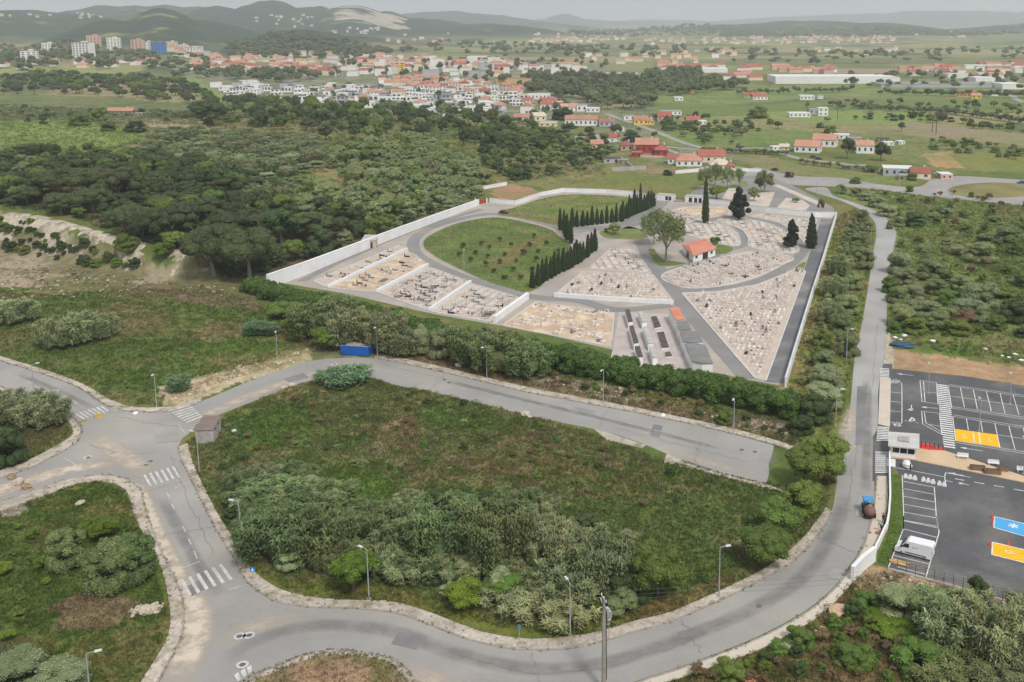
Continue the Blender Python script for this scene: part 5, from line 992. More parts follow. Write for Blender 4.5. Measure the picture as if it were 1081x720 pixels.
x, y = W(928, 563.5); mb = MB(); [mb.ball((random.gauss(0, .5), random.gauss(0, .4), .1), random.uniform(.1, .25), 7, 5, jit=.5) for _ in range(12)]; tag(put('rubble_heap', mb.mesh('rubble_heap', surf('broken_tile', S(176, 116, 92))), None, (x, y, .115)), 'small heap of brown rubble on the beige pavement by the people', 'rubble')
# cars
CARB = {}
def car(px, py, rz, label, col, h=0.0):
    x, y, z, _ = hit(px, py); t = thing('parked_car', label, 'car', (x, y, z+.03+h), rz); mm = surf('car_paint_'+'_'.join(str(round(v, 2)) for v in col), col, .35, .03, spec=.5)
    if not CARB:
        mb = MB(); profile(mb, [(-2.05, .28), (2.05, .28), (2.12, .62), (1.95, .82), (1.0, .95), (-1.55, .98), (-2.08, .88)], 1.76); CARB['b'] = mb
        mb = MB(); profile(mb, [(1.02, .93), (.45, 1.42), (-1.0, 1.46), (-1.75, .96)], 1.5); CARB['c'] = mb; mb = MB(); profile(mb, [(.42, 1.425), (.38, 1.47), (-.95, 1.5), (-1.0, 1.455)], 1.46); CARB['r'] = mb
    bo = put('body', CARB['b'].mesh('body', mm), t); bevel(bo, .1); put('windows', CARB['c'].mesh('windows', DARKGL), t); put('roof', CARB['r'].mesh('roof', mm), t)
    for s in (-1, 1):
        for xx in (1.3, -1.3): wheel(t, xx, s*.78, .31, .2)
car(864, 168.5, R(-8), 'dark blue car on the track by the red-roofed houses', S(40, 52, 72)); car(858.5, 166.5, R(-8), 'dark car parked behind the dark blue one', S(60, 60, 66)); car(1078, 194, R(175), 'blue car entering the roundabout at the frame edge', S(50, 90, 150)); car(818, 180, R(20), 'dark car waiting at the junction behind the cemetery', S(50, 52, 56))
car(532, 225.5, R(-30), 'dark red car parked at the corner of the orchard lawn', S(100, 46, 44)); car(694, 208.3, R(5), 'silver car parked in front of the gate lodge', S(176, 180, 184)); car(728, 212.6, R(92), 'black car parked under the gate lodge', S(36, 38, 42), 0.0)
for i, (px, py, col, l) in enumerate(((990, 184, S(190, 192, 196), 'silver car by the sheds near the roundabout'), (744, 160.5, S(170, 170, 174), 'pale car on the lane by the red-roofed houses'), (331, 91, S(60, 62, 66), 'dark car on the pale street among the villas'), (345, 97, S(196, 196, 200), 'white car on the pale street among the villas'), (480, 121, S(60, 70, 90), 'dark car on the street in front of the town'), (623, 140, S(120, 40, 40), 'red car on the lane below the long red-roofed house'))): car(px, py, R(-10), l, col)
# ================================================================== vegetation
def unit(n, rng):
    v = rng.normal(size=(n, 3)); return v/np.linalg.norm(v, axis=1)[:, None]
def leaves(mb, c, nrm, size, asp, rng, col):        # diamond shaped leaf faces
    n = len(c); r = unit(n, rng); t = np.cross(nrm, r); t /= np.linalg.norm(t, axis=1)[:, None]+1e-9; b = np.cross(nrm, t)
    s = size[:, None]; v = np.stack([c+t*s, c+b*s*asp, c-t*s, c-b*s*asp], 1).reshape(-1, 3)
    mb.add(v, np.arange(4*n).reshape(n, 4), np.repeat(col, 4, 0))
def tone(rng, n, base=1.0, sp=.18, hue=.10):
    k = base*(1+rng.normal(0, sp, n)); h = rng.normal(0, hue, n); return np.clip(np.stack([k*(1+h), k, k*(1-h)], 1), .25, 2.2)
LD, LS = 1.9, .74
def crown(seed, lobes, n, leaf, core=.80, up=.35, sp=.16, lobesp=.16, asp=.6, shell=.2, corecol=.8, hue=.07):
    """foliage of one plant: leaf faces spread through the outer shell of many lobes over a leafy core"""
    rng = np.random.default_rng(seed); mb = MB()
    for (x, y, z, a, b, c) in lobes:
        d = unit(int(n*LD*(a*b+a*c)/ .25), rng); d = d[d[:, 2] > -.55]; m = len(d)
        r = 1-shell*rng.random(m)**1.5+rng.normal(0, .05, m); p = d*r[:, None]*np.array((a, b, c))+np.array((x, y, z))
        nrm = d*.7+unit(m, rng)*.7+np.array((0, 0, up)); nrm /= np.linalg.norm(nrm, axis=1)[:, None]
        k = 1+rng.normal(0, lobesp); leaves(mb, p, nrm, leaf*LS*(.6+.8*rng.random(m)), asp, rng, tone(rng, m, k, sp, hue))
        if core: mb.ball((x, y, z), (a*core, b*core, c*core), 9, 6, (corecol,)*3, jit=.3)
    return mb
def dome(seed, k, flat=1.0, spread=.62, r=(.26, .42), low=.25, skirt=0):      # lobes filling a unit dome (radius 1, height 2)
    rng = np.random.default_rng(seed); L_ = []
    for i in range(k):
        th = rng.random()*6.283; u = math.sqrt(rng.random())*spread; z = 1+(math.sqrt(max(0, 1-(u/.95)**2))*(.25+.75*rng.random()**.6)*2-1)*.62*flat
        q = rng.uniform(*r); L_.append((u*math.cos(th), u*math.sin(th), max(low, z), q*rng.uniform(.9, 1.2), q*rng.uniform(.9, 1.2), q*rng.uniform(.75, 1.0)))
    if skirt:
        for i in range(skirt): th = 6.283*(i+rng.random()*.6)/skirt; q = rng.uniform(.26, .36); u = rng.uniform(.52, .68); L_.append((u*math.cos(th), u*math.sin(th), rng.uniform(.22, .5), q, q, q*1.1))
    return L_
def cane(seed, n=4600, L_=.26, w=.016, base=1.0, lean=.55, droop=.5):
    """thicket of giant reed: upright stems with long drooping blades, unit radius 1 and height 2"""
    rng = np.random.default_rng(seed); mb = MB(); ns = 46; th = rng.random(ns)*6.283; u = np.sqrt(rng.random(ns))*.9; bx, by = u*np.cos(th), u*np.sin(th)
    hs = (1.55+.5*rng.random(ns))*(1-.35*u**3); i = rng.integers(0, ns, n); z = hs[i]*(1-.8*rng.random(n)**1.7); ld = rng.random(n)*6.283
    px_, py_ = bx[i]*(1+.13*z)+rng.normal(0, .05, n), by[i]*(1+.13*z)+rng.normal(0, .05, n); d = np.stack([np.cos(ld)*lean, np.sin(ld)*lean, .55+.35*rng.random(n)], 1); l = L_*(.6+.8*rng.random(n))
    p0 = np.stack([px_, py_, z], 1); side = np.stack([-np.sin(ld), np.cos(ld), rng.normal(0, .3, n)], 1)*(w*(.7+.7*rng.random(n)))[:, None]
    p1 = p0+d*l[:, None]*.6; p2 = p1+(d*np.array((1, 1, -.6*droop)))*l[:, None]*.55; p2[:, 2] -= l*.12*droop
    v = np.stack([p0-side*.6, p0+side*.6, p1+side, p1-side, p2], 1).reshape(-1, 3); k = np.arange(n)*5; sk = 1+rng.normal(0, .16, ns); c = tone(rng, n, 1, .15, .08)*sk[i][:, None]*base; c = np.repeat(c, 5, 0)
    mb.add(v, np.stack([k, k+1, k+2, k+3], 1), c); q = mb.n-len(v); mb.f[3].append(np.stack([k+3, k+2, k+4], 1)+q); mb.m[3].append(np.zeros(n, int))
    mb.ball((0, 0, .6), (.6, .6, .6), 10, 6, (.7,)*3, jit=.3); return mb
def trunk_mesh(h, r, seed, limbs=4, top=.5):
    rng = np.random.default_rng(seed); mb = MB(); b = rng.normal(0, .05, 2); mb.tube([(0, 0, -.05), (b[0]*.5, b[1]*.5, h*.5), (b[0], b[1], h)], [r*1.25, r, r*.75], 7)
    for i in range(limbs):
        a = 6.283*i/limbs+rng.random(); l = top*rng.uniform(.6, 1.0); mb.tube([(b[0], b[1], h*rng.uniform(.75, .98)), (b[0]+math.cos(a)*l*.5, b[1]+math.sin(a)*l*.5, h+l*.45), (b[0]+math.cos(a)*l, b[1]+math.sin(a)*l, h+l*.8)], [r*.6, r*.4, r*.2], 5)
    return mb
BARK = surf('bark', S(112, 98, 84), .95, .25, 3, .6, .15); BARKG = surf('grey_bark', S(140, 130, 118), .95, .2, 3, .6, .15)
M_ = dict(pine=leafmat('pine_needles', S(84, 95, 57)), dolive=leafmat('dense_olive_leaves', S(120, 138, 84)), pale=leafmat('pale_scrub_leaves', S(150, 162, 112)), far=leafmat('distant_leaves', S(112, 124, 84)), dark=leafmat('dark_leaves', S(80, 96, 54)), olive=leafmat('olive_leaves', S(136, 148, 96)), grey=leafmat('grey_leaves', S(150, 161, 116)), bright=leafmat('bright_leaves', S(108, 134, 44)), mid=leafmat('broad_leaves', S(110, 130, 58)),
          cane=leafmat('cane_blades', S(148, 156, 110)), caneg=leafmat('cane_blades_green', S(122, 136, 86)), cyp=leafmat('cypress_foliage', S(56, 72, 42), .15, .15), con=leafmat('conifer_foliage', S(46, 56, 40), .15, .15), euc=leafmat('airy_leaves', S(130, 142, 94)), hedge=leafmat('hedge_leaves', S(92, 112, 52)), weed=leafmat('low_plants', S(128, 128, 128), .25, 0.0), brown=leafmat('withered_leaves', S(124, 106, 76)), lush=leafmat('blue_green_blades', S(112, 140, 100)))
PROTO = {}
def protos(kind):
    if kind in PROTO: return PROTO[kind]
    L_ = []; K = sum(map(ord, kind))*7
    for s in range(4):
        q = K+s
        if kind == 'pine': L_.append((crown(q, dome(q, 34, .75, .76, (.22, .34), .5), 130, .042, sp=.14).mesh('crown', M_['pine']), trunk_mesh(.55, .05, q, 5, .5).mesh('trunk', BARKG)))
        elif kind == 'darktree': L_.append((crown(q, dome(q, 26, 1.0, .66, (.22, .36), .45), 110, .05).mesh('crown', M_['dark']), trunk_mesh(.6, .05, q).mesh('trunk', BARK)))
        elif kind == 'olive': L_.append((crown(q, dome(q, 30, 1.0, .66, (.2, .34), .35), 120, .05, sp=.2).mesh('crown', M_['olive']), trunk_mesh(.45, .06, q).mesh('trunk', BARKG)))
        elif kind == 'denseolive': L_.append((crown(q, dome(q, 56, 1.05, .72, (.15, .25), .16, 14), 260, .05, sp=.2, lobesp=.2).mesh('crown', M_['dolive']), trunk_mesh(.3, .06, q).mesh('trunk', BARKG)))
        elif kind == 'pale': L_.append((crown(q, dome(q, 44, .95, .72, (.13, .22), .25, 14), 200, .05, sp=.18, lobesp=.12).mesh('foliage', M_['pale']), None))
        elif kind == 'grey': L_.append((crown(q, dome(q, 20, .95, .62, (.24, .38), .3, 10), 110, .05, sp=.2).mesh('foliage', M_['grey']), None))
        elif kind == 'shrub': L_.append((crown(q, dome(q, 18, .95, .62, (.24, .38), .28, 10), 110, .055).mesh('foliage', M_['mid']), None))
        elif kind == 'oliveshrub': L_.append((crown(q, dome(q, 20, .95, .62, (.22, .38), .28, 10), 110, .055, sp=.2).mesh('foliage', M_['olive']), None))
        elif kind == 'darkshrub': L_.append((crown(q, dome(q, 18, .95, .62, (.24, .38), .28, 10), 110, .055).mesh('foliage', M_['dark']), None))
        elif kind == 'brown': L_.append((crown(q, dome(q, 18, .95, .68, (.2, .34), .28), 80, .055).mesh('foliage', M_['brown']), None))
        elif kind == 'bright': L_.append((crown(q, dome(q, 26, 1.0, .64, (.22, .36), .4), 120, .06, sp=.2).mesh('crown', M_['bright']), trunk_mesh(.5, .05, q).mesh('trunk', BARK)))
        elif kind == 'mid': L_.append((crown(q, dome(q, 30, 1.0, .64, (.2, .36), .4), 130, .05, sp=.2).mesh('crown', M_['mid']), trunk_mesh(.5, .05, q).mesh('trunk', BARK)))
        elif kind == 'cane': L_.append((cane(q).mesh('foliage', M_['cane']), None))
        elif kind == 'caneg': L_.append((cane(q, 4600, .27, .017, 1.0).mesh('foliage', M_['caneg']), None))
        elif kind == 'lush': L_.append((cane(q, 1500, .4, .028, 1.0, .7).mesh('foliage', M_['lush']), None))
        elif kind == 'airy': L_.append((crown(q, [(x*1.0, y*1.0, z, a*.8, b*.8, c*.9) for x, y, z, a, b, c in dome(q, 52, 1.15, .72, (.2, .34), .28)], 170, .045, core=0, shell=.75, sp=.2).mesh('crown', M_['euc']), trunk_mesh(.6, .04, q, 7, .7).mesh('trunk', BARKG)))
        elif kind == 'cypress':
            lb = [(math.cos(k*2.4)*.12, math.sin(k*2.4)*.12, .12+1.8*k/22, (.78-.62*(k/22)**1.6)*(.75+.25*min(1, k/3)),)*1 for k in range(23)]; lb = [(x, y, z, r*.95, r*.95, .2) for x, y, z, r in lb]
            L_.append((crown(q, lb, 70, .07, core=.85, up=.5, asp=.35).mesh('crown', M_['cyp']), trunk_mesh(.15, .08, q, 0).mesh('trunk', BARK)))
        elif kind == 'conifer':
            rng = np.random.default_rng(q); lb = []
            for k in range(34):
                h = rng.random()**.8; R0 = .95*(1-h)**.8+.12; a = rng.random()*6.283; u = R0*rng.uniform(.45, .85); lb.append((u*math.cos(a), u*math.sin(a), .28+1.6*h, .26*(1.15-h*.6), .26*(1.15-h*.6), .20))
            lb += [(0, 0, .3+1.5*k/7, .5*(1-k/8)+.1, .5*(1-k/8)+.1, .25) for k in range(8)]
            L_.append((crown(q, lb, 80, .05, asp=.4).mesh('crown', M_['con']), trunk_mesh(.25, .07, q, 0).mesh('trunk', BARK)))
    PROTO[kind] = L_; return L_
KINDN = dict(pale=('pale_bush', 'bush'), pine=('pine_tree', 'tree'), darktree=('dark_tree', 'tree'), olive=('olive_tree', 'tree'), denseolive=('olive_tree', 'tree'), grey=('grey_bush', 'bush'), shrub=('green_bush', 'bush'), oliveshrub=('olive_bush', 'bush'), darkshrub=('dark_bush', 'bush'), brown=('withered_bush', 'bush'), bright=('bright_tree', 'tree'), mid=('leafy_tree', 'tree'), cane=('cane_thicket', 'reeds'), caneg=('cane_thicket', 'reeds'), lush=('reed_clump', 'reeds'), airy=('airy_tree', 'tree'), cypress=('cypress_tree', 'tree'), conifer=('conifer_tree', 'tree'))
PLANTS = []
def plant(kind, x, y, z, a, h, label, group=None, seed=None):
    nm, ct = KINDN[kind]; P = protos(kind); cr, tr = P[(seed if seed is not None else random.randrange(4)) % 4]
    t = thing(nm, label, ct, (x, y, z-.05), random.uniform(0, 6.283), group, (a, a, h/2)); put(cr.name.split('.')[0], cr, t)
    if tr: put('trunk', tr, t)
    PLANTS.append((x, y, a)); return t
def bush(kind, cx, cy, w, h, label, group=None, minh=None):
    """plant whose outline in the photo is a w x h pixel blob around (cx, cy)"""
    c = 1.0; minh = minh or (.6 if kind in ('grey', 'oliveshrub', 'shrub', 'darkshrub', 'denseolive', 'mid') else .28)
    for _ in range(3):
        x, y, z, t = hit(cx, cy, c); d = ray(cx, cy); k = -d[2]/math.hypot(d[0], d[1]); mpp = t/FPX; a = w/2*mpp; hh = h/2*mpp
        c = max(math.sqrt(max(hh*hh-(a*k)**2, 0)), a*minh)
    return plant(kind, x, y, z, a*1.17, 2*c*1.12, label, group)
# ---- plants that can be told apart in the picture
HERO = [
 ('denseolive', 70, 577, 40, 48, 'left grey-green olive tree of the group beside the curved pavement'), ('bright', 104, 556, 42, 30, 'bright green tree peeping out behind the olive trees'), ('denseolive', 116, 594, 52, 60, 'broad front olive tree beside the curved pavement'), ('denseolive', 140, 586, 44, 58, 'olive tree of the group nearest the pavement kerb'),
 ('cane', 18, 430, 44, 30, 'pale cane thicket at the tip of the north-western block'), ('cane', 45, 436, 44, 32, 'cane thicket nearest the zebra crossing blocks'), ('darkshrub', 8, 470, 36, 44, 'dark green bush at the frame edge below the canes'), ('grey', 18, 704, 60, 40, 'grey bush in the bottom corner of the south-western block'), ('grey', 62, 716, 60, 30, 'grey bush beside the lamp in the bottom corner'),
 ('cane', 16, 330, 38, 24, 'cane clump at the frame edge of the green field'), ('cane', 64, 352, 40, 30, 'round grey cane clump in the green field'), ('cane', 84, 348, 34, 30, 'second grey cane clump in the green field'), ('cane', 104, 345, 32, 26, 'small grey cane clump in the green field'), ('lush', 270, 347, 22, 14, 'bluish green reed clump near the sandy strip'), ('lush', 284, 348, 18, 12, 'small bluish reed clump near the sandy strip'),
 ('bright', 343, 357, 32, 28, 'bright green round tree beside the blue skip'), ('lush', 188, 406, 22, 16, 'fresh green clump on the sandy corner by the junction'), ('lush', 364, 398, 44, 12, 'bluish green reed clump inside the bend of the upper road'), ('lush', 348, 400, 24, 10, 'small reed clump inside the bend'),
 ('caneg', 286, 524, 70, 36, 'upper cane thicket at the western end of the island'), ('caneg', 346, 526, 54, 34, 'cane thicket above the brown bare patch'), ('caneg', 300, 564, 80, 58, 'largest cane thicket at the western end of the island'), ('caneg', 344, 566, 56, 54, 'cane thicket above the bright lamp-side tree'), ('caneg', 268, 562, 36, 36, 'cane thicket right behind the western pavement'), ('bright', 372, 605, 54, 54, 'bright green tree behind the lamp on the island'),
 ('caneg', 420, 564, 56, 50, 'dark cane thicket right of the brown bare patch'), ('caneg', 468, 562, 72, 66, 'cane thicket at the crest of the island'), ('caneg', 520, 568, 72, 74, 'tallest cane thicket in the middle of the island'), ('cane', 440, 596, 62, 32, 'low pale reed thicket below the big canes'), ('cane', 488, 600, 50, 34, 'low pale reed thicket above the yellow-green bush'), ('bright', 490, 627, 42, 42, 'yellow-green round bush near the pavement'), ('darktree', 566, 564, 38, 44, 'dark tree in a gap of the cane thickets'),
 ('cane', 590, 580, 54, 56, 'pale silvery cane thicket right of the dark tree'), ('cane', 628, 592, 66, 66, 'large silvery cane thicket behind the utility pole'), ('cane', 602, 612, 60, 50, 'silvery cane thicket behind the pavement lamp'), ('cane', 545, 626, 62, 42, 'feathery low thicket beside the yellow-green bush'), ('cane', 588, 640, 70, 46, 'feathery thicket just behind the pavement lamp'), ('shrub', 530, 618, 40, 34, 'green shrub between the bush and the feathery thickets'), ('olive', 656, 636, 36, 36, 'grey-green shrub right of the utility pole'),
 ('mid', 695, 602, 64, 72, 'large dark green tree right of the utility pole'), ('darkshrub', 664, 618, 40, 40, 'dark shrub between grey shrub and large tree'), ('mid', 808, 576, 58, 54, 'green tree closest to the outer bend pavement'), ('mid', 823, 550, 56, 54, 'green tree in the middle of the bend group'), ('mid', 846, 530, 50, 54, 'green tree of the bend group near the dead end'), ('mid', 872, 476, 46, 44, 'bright leafy tree at the end of the upper pavement'), ('mid', 850, 492, 48, 48, 'leafy tree filling the dead end'), ('mid', 876, 498, 34, 36, 'leafy tree beside the lane at the dead end'),
 ('grey', 442, 358, 28, 34, 'silver-grey round tree in front of the hedge'), ('grey', 466, 362, 28, 34, 'second silver-grey tree in front of the hedge'), ('caneg', 330, 340, 50, 34, 'cane thicket left of the blue skip'), ('cane', 372, 348, 46, 40, 'pale cane thicket right behind the blue skip'), ('cane', 404, 352, 44, 40, 'pale cane thicket behind the skip lamp'), ('cane', 425, 362, 36, 28, 'pale cane thicket left of the silver-grey trees'), ('caneg', 496, 366, 48, 38, 'green cane thicket right of the silver-grey trees'), ('caneg', 528, 374, 50, 40, 'green cane thicket below the ramp wall'), ('caneg', 556, 382, 44, 34, 'green cane thicket at the end of the row under the hedge'), ('caneg', 355, 330, 40, 30, 'cane thicket under the left end of the hedge'), ('shrub', 300, 330, 40, 24, 'green shrub where the hedge begins'), ('shrub', 765, 440, 18, 16, 'small bush on the bare bank near the dead end'), ('darkshrub', 861, 431, 36, 32, 'dark bush at the corner of hedge and lane'), ('darkshrub', 846, 448, 26, 22, 'dark bush below the corner of the hedge'),
 ('grey', 874, 397, 36, 32, 'silvery bush below the lane lamp'), ('grey', 870, 417, 38, 32, 'silvery bush at the lower end of the lane row'), ('oliveshrub', 894, 362, 27, 27, 'olive bush beside the lane lamp'), ('oliveshrub', 872, 378, 24, 20, 'olive bush left of the lane lamp'), ('oliveshrub', 888, 340, 26, 24, 'olive bush third up the lane row'), ('oliveshrub', 895, 321, 28, 22, 'olive bush fourth up the lane row'), ('oliveshrub', 901, 296, 22, 19, 'olive bush fifth up the lane row'), ('oliveshrub', 910, 271, 26, 25, 'large olive bush halfway round the bend of the lane'), ('oliveshrub', 907, 252, 20, 15, 'olive bush above the large one at the bend'), ('oliveshrub', 917, 238, 14, 12, 'small olive bush at the tip of the bend'), ('oliveshrub', 910, 227, 15, 13, 'olive bush at the top of the lane row'),
 ('cane', 887, 281, 24, 20, 'feathery clump left of the large olive bush'), ('cane', 880, 303, 24, 20, 'feathery clump by the fifth olive bush'), ('cane', 876, 330, 24, 20, 'feathery clump by the third olive bush'), ('shrub', 868, 355, 24, 20, 'green bush in the middle of the lane strip'),
 ('grey', 952, 632, 50, 44, 'pale round bush below the car park corner'), ('oliveshrub', 985, 640, 52, 50, 'olive bush below the van'), ('cane', 1010, 660, 70, 64, 'tall silvery thicket below the car park fence'), ('cane', 1052, 668, 76, 72, 'silvery thicket at the right frame edge'), ('darktree', 1032, 625, 26, 40, 'pointed dark tree poking above the fence'), ('caneg', 1000, 704, 70, 44, 'silvery thicket at the bottom edge'), ('cane', 1060, 706, 60, 44, 'silvery thicket in the bottom right corner'), ('bright', 945, 664, 46, 26, 'yellow-green shrub patch on the bank'), ('bright', 925, 650, 30, 20, 'small yellow-green shrub on the bank'), ('shrub', 914, 634, 32, 20, 'green shrub just behind the white wall end'), ('shrub', 844, 672, 32, 20, 'green shrub beside the tan boulder'), ('shrub', 770, 705, 36, 20, 'green shrub near the broken tiles'), ('shrub', 965, 690, 50, 30, 'green shrub left of the bottom thicket'), ('shrub', 905, 690, 40, 24, 'green shrub in the middle of the bank'),
 # cemetery
 ('airy', 703, 248, 46, 62, 'tall airy tree beside the chapel'), ('airy', 690, 240, 30, 40, 'airy tree leaning over the cemetery path'), ('cypress', 745, 215, 9.5, 44, 'tallest slender cypress in the middle of the graves'), ('conifer', 780, 216, 24, 32, 'broad dark conifer beside the tall cypress'), ('conifer', 836, 248, 21, 28, 'dark conifer with two tops above the service road'), ('cypress', 857, 246, 15, 33, 'wide dark cypress beside the service road'), ('brown', 867, 218, 9, 18, 'brownish conifer at the corner of the back wall'), ('bright', 755, 254, 13, 9, 'small bright bush behind the chapel'), ('olive', 649, 241, 14, 14, 'small olive tree on the round lawn'), ('darkshrub', 640, 243, 5, 5, 'small dark bush on the round lawn'),
 ('bright', 757, 203, 18, 15, 'bright green tree outside the back wall'), ('airy', 744, 188, 18, 26, 'pale tree by the car park entrance'), ('airy', 755, 184, 18, 26, 'second pale tree by the car park entrance'), ('airy', 768, 188, 16, 24, 'third pale tree by the car park entrance'), ('airy', 781, 188, 9, 20, 'thin pale tree on the car park lawn'), ('olive', 807, 191, 19, 25, 'large tree at the edge of the car park'), ('olive', 796, 205, 14, 16, 'tree between the gravel islands'), ('darktree', 803, 196, 7, 18, 'dark narrow tree before the large car park tree'), ('olive', 840, 211, 8, 6, 'small shrub on the round gravel island'),
 # wood on the slope
 ('pine', 225, 262, 62, 64, 'large round pine at the front edge of the wood'), ('pine', 262, 264, 66, 66, 'broadest round pine next to the cemetery wall'), ('pine', 246, 240, 60, 46, 'round pine behind the two front pines'), ('pine', 196, 232, 54, 50, 'dark pine left of the large front pines'), ('pine', 172, 236, 46, 44, 'grey-green pine above the rock face'), ('pine', 60, 192, 54, 36, 'umbrella pine at the left of the wood'), ('pine', 92, 190, 50, 36, 'umbrella pine in the left middle of the wood'), ('pine', 124, 192, 46, 40, 'umbrella pine with a dark flank'), ('pine', 97, 210, 40, 30, 'pale umbrella pine with bare stems above the rock'), ('pine', 64, 214, 32, 26, 'small umbrella pine above the rock'), ('pine', 130, 232, 38, 36, 'grey pine leaning over the rock face'), ('shrub', 134, 255, 26, 20, 'green bush at the top of the rock face'), ('bright', 173, 263, 22, 20, 'small bright tree at the foot of the wood'), ('darktree', 242, 196, 40, 26, 'dark tree deep in the wood'), ('darktree', 296, 238, 46, 40, 'dark tree above the cemetery wall'), ('darktree', 330, 240, 50, 34, 'wide dark tree along the cemetery wall'),
 ('cane', 276, 208, 30, 24, 'pale grey thicket in the clearing'), ('cane', 296, 209, 24, 20, 'second pale grey thicket in the clearing'), ('oliveshrub', 318, 214, 32, 20, 'olive bush right of the clearing thickets'), ('grey', 322, 221, 18, 14, 'small grey bush in the clearing'), ('oliveshrub', 349, 203, 24, 20, 'olive bush by the reddish soil'), ('darkshrub', 30, 158, 24, 14, 'dark tree group at the edge of the meadow'), ('darktree', 222, 120, 40, 26, 'dark tree above the thickets'), ('darktree', 212, 117, 28, 22, 'smaller dark tree above the thickets'), ('shrub', 83, 126, 22, 14, 'round bush beside the stone ruin'), ('shrub', 104, 121, 18, 14, 'round bush left of the stone ruin'), ('shrub', 114, 133, 16, 11, 'bush in the meadow corner'), ('darkshrub', 142, 133, 22, 12, 'dark bush below the stone ruin'), ('darkshrub', 45, 127, 9, 8, 'lone dark bush in the meadow'), ('darkshrub', 29, 126, 7, 6, 'small lone bush in the meadow'),
 ('darktree', 447, 122, 24, 14, 'dark dome-shaped tree in front of the villas'), ('cypress', 524, 121, 4.5, 14, 'lone cypress in front of the town houses'), ('pine', 650, 136, 13, 13, 'round tree between the houses by the lane'), ('darktree', 601, 136, 18, 12, 'dark tree below the long red-roofed house'), ('darktree', 622, 139, 12, 11, 'pointed dark tree before the long red-roofed house'), ('darkshrub', 668, 143, 22, 10, 'dark bushes below the yellow house'), ('oliveshrub', 643, 156, 16, 8, 'grey-green tree by the red house'), ('darkshrub', 594, 120, 22, 7, 'dark tree group in the village'),
 ('darktree', 821, 132, 11, 8, 'lone dark round tree in the meadow'), ('darktree', 952, 134, 9, 10, 'lone round tree near the pylon'), ('brown', 994, 121, 14, 7, 'brownish tree by the field hedge'), ('darktree', 895, 157, 18, 22, 'tall dark tree beside the white house'), ('darktree', 931, 160, 18, 20, 'dark tree right of the white house'), ('shrub', 800, 118, 22, 11, 'round tree by the farm yard'), ('darkshrub', 866, 132, 9, 6, 'bush behind the red-roofed houses'), ('shrub', 876, 136, 14, 9, 'tree behind the red-roofed houses'), ('shrub', 903, 190, 12, 6, 'bush at the verge near the sheds'), ('shrub', 918, 178, 12, 6, 'bush between lane and verge'), ('shrub', 963, 186, 10, 9, 'round bush at the roundabout verge'), ('darkshrub', 705, 182, 10, 4, 'dark bush by the tan wall'), ('oliveshrub', 888, 199, 12, 11, 'olive bush at the top of the lane'), ('grey', 780, 179, 6, 5, 'small tree in the garden of the cream house'), ('darkshrub', 833, 184, 10, 4, 'low bush at the road junction'),
 # scrub right of the lane
 ('grey', 950, 276, 26, 26, 'grey-green bush right beside the lane'), ('grey', 1034, 310, 42, 32, 'largest silvery bush in the scrub'), ('grey', 1024, 325, 40, 24, 'silvery bush below the largest one'), ('brown', 1017, 334, 30, 20, 'brownish bush in the scrub'), ('darkshrub', 1070, 328, 32, 24, 'dark bush at the right edge of the scrub'), ('oliveshrub', 1034, 265, 36, 18, 'broad olive bush in the upper scrub'), ('shrub', 1063, 284, 14, 10, 'small bright bush in the light green patch'), ('darkshrub', 966, 231, 25, 15, 'dark bush near the top of the scrub'), ('oliveshrub', 1064, 246, 28, 18, 'olive bush in the upper right scrub'), ('brown', 1039, 276, 16, 12, 'reddish bush below the broad olive bush'),
]
for hrow in HERO: bush(*hrow)
for cx, cy, w, h, kd in ((937, 221, 22, 14, 'grey'), (926, 212, 18, 13, 'grey'), (915, 206, 16, 11, 'grey'), (904, 202, 14, 10, 'oliveshrub'), (949, 233, 15, 12, 'oliveshrub'), (1010, 263, 15, 12, 'grey'), (999, 254, 11, 9, 'grey'), (1042, 251, 20, 10, 'oliveshrub'), (1000, 224, 17, 10, 'grey'), (985, 228, 14, 8, 'oliveshrub'), (956, 291, 28, 18, 'oliveshrub'), (964, 306, 26, 18, 'grey'), (948, 310, 24, 20, 'oliveshrub'), (975, 324, 36, 24, 'grey'), (953, 333, 30, 26, 'oliveshrub'), (986, 337, 30, 20, 'oliveshrub'), (967, 343, 26, 18, 'shrub'),
                     (989, 302, 26, 17, 'oliveshrub'), (1003, 313, 24, 18, 'shrub'), (1016, 298, 24, 16, 'oliveshrub'), (1003, 333, 22, 18, 'oliveshrub'), (1060, 311, 26, 16, 'shrub'), (1079, 350, 16, 12, 'darkshrub'), (981, 283, 36, 22, 'oliveshrub'), (940, 300, 18, 18, 'shrub'), (997, 290, 20, 12, 'shrub'), (1052, 340, 24, 14, 'shrub'), (1012, 345, 26, 14, 'shrub'), (945, 345, 16, 12, 'shrub'), (1080, 296, 20, 12, 'darkshrub'), (1072, 262, 20, 10, 'shrub'), (1050, 232, 16, 8, 'oliveshrub'), (970, 252, 12, 8, 'shrub'), (1020, 240, 14, 8, 'shrub'), (976, 262, 14, 9, 'grey')):
    nmx = {'grey': 'silvery grey bush', 'oliveshrub': 'olive green bush', 'shrub': 'fresh green bush', 'darkshrub': 'dark green bush'}[kd]
    bush(kd, cx, cy, w, h, nmx+' among the scrub right of the lane', 'bushes in the scrub right of the lane')
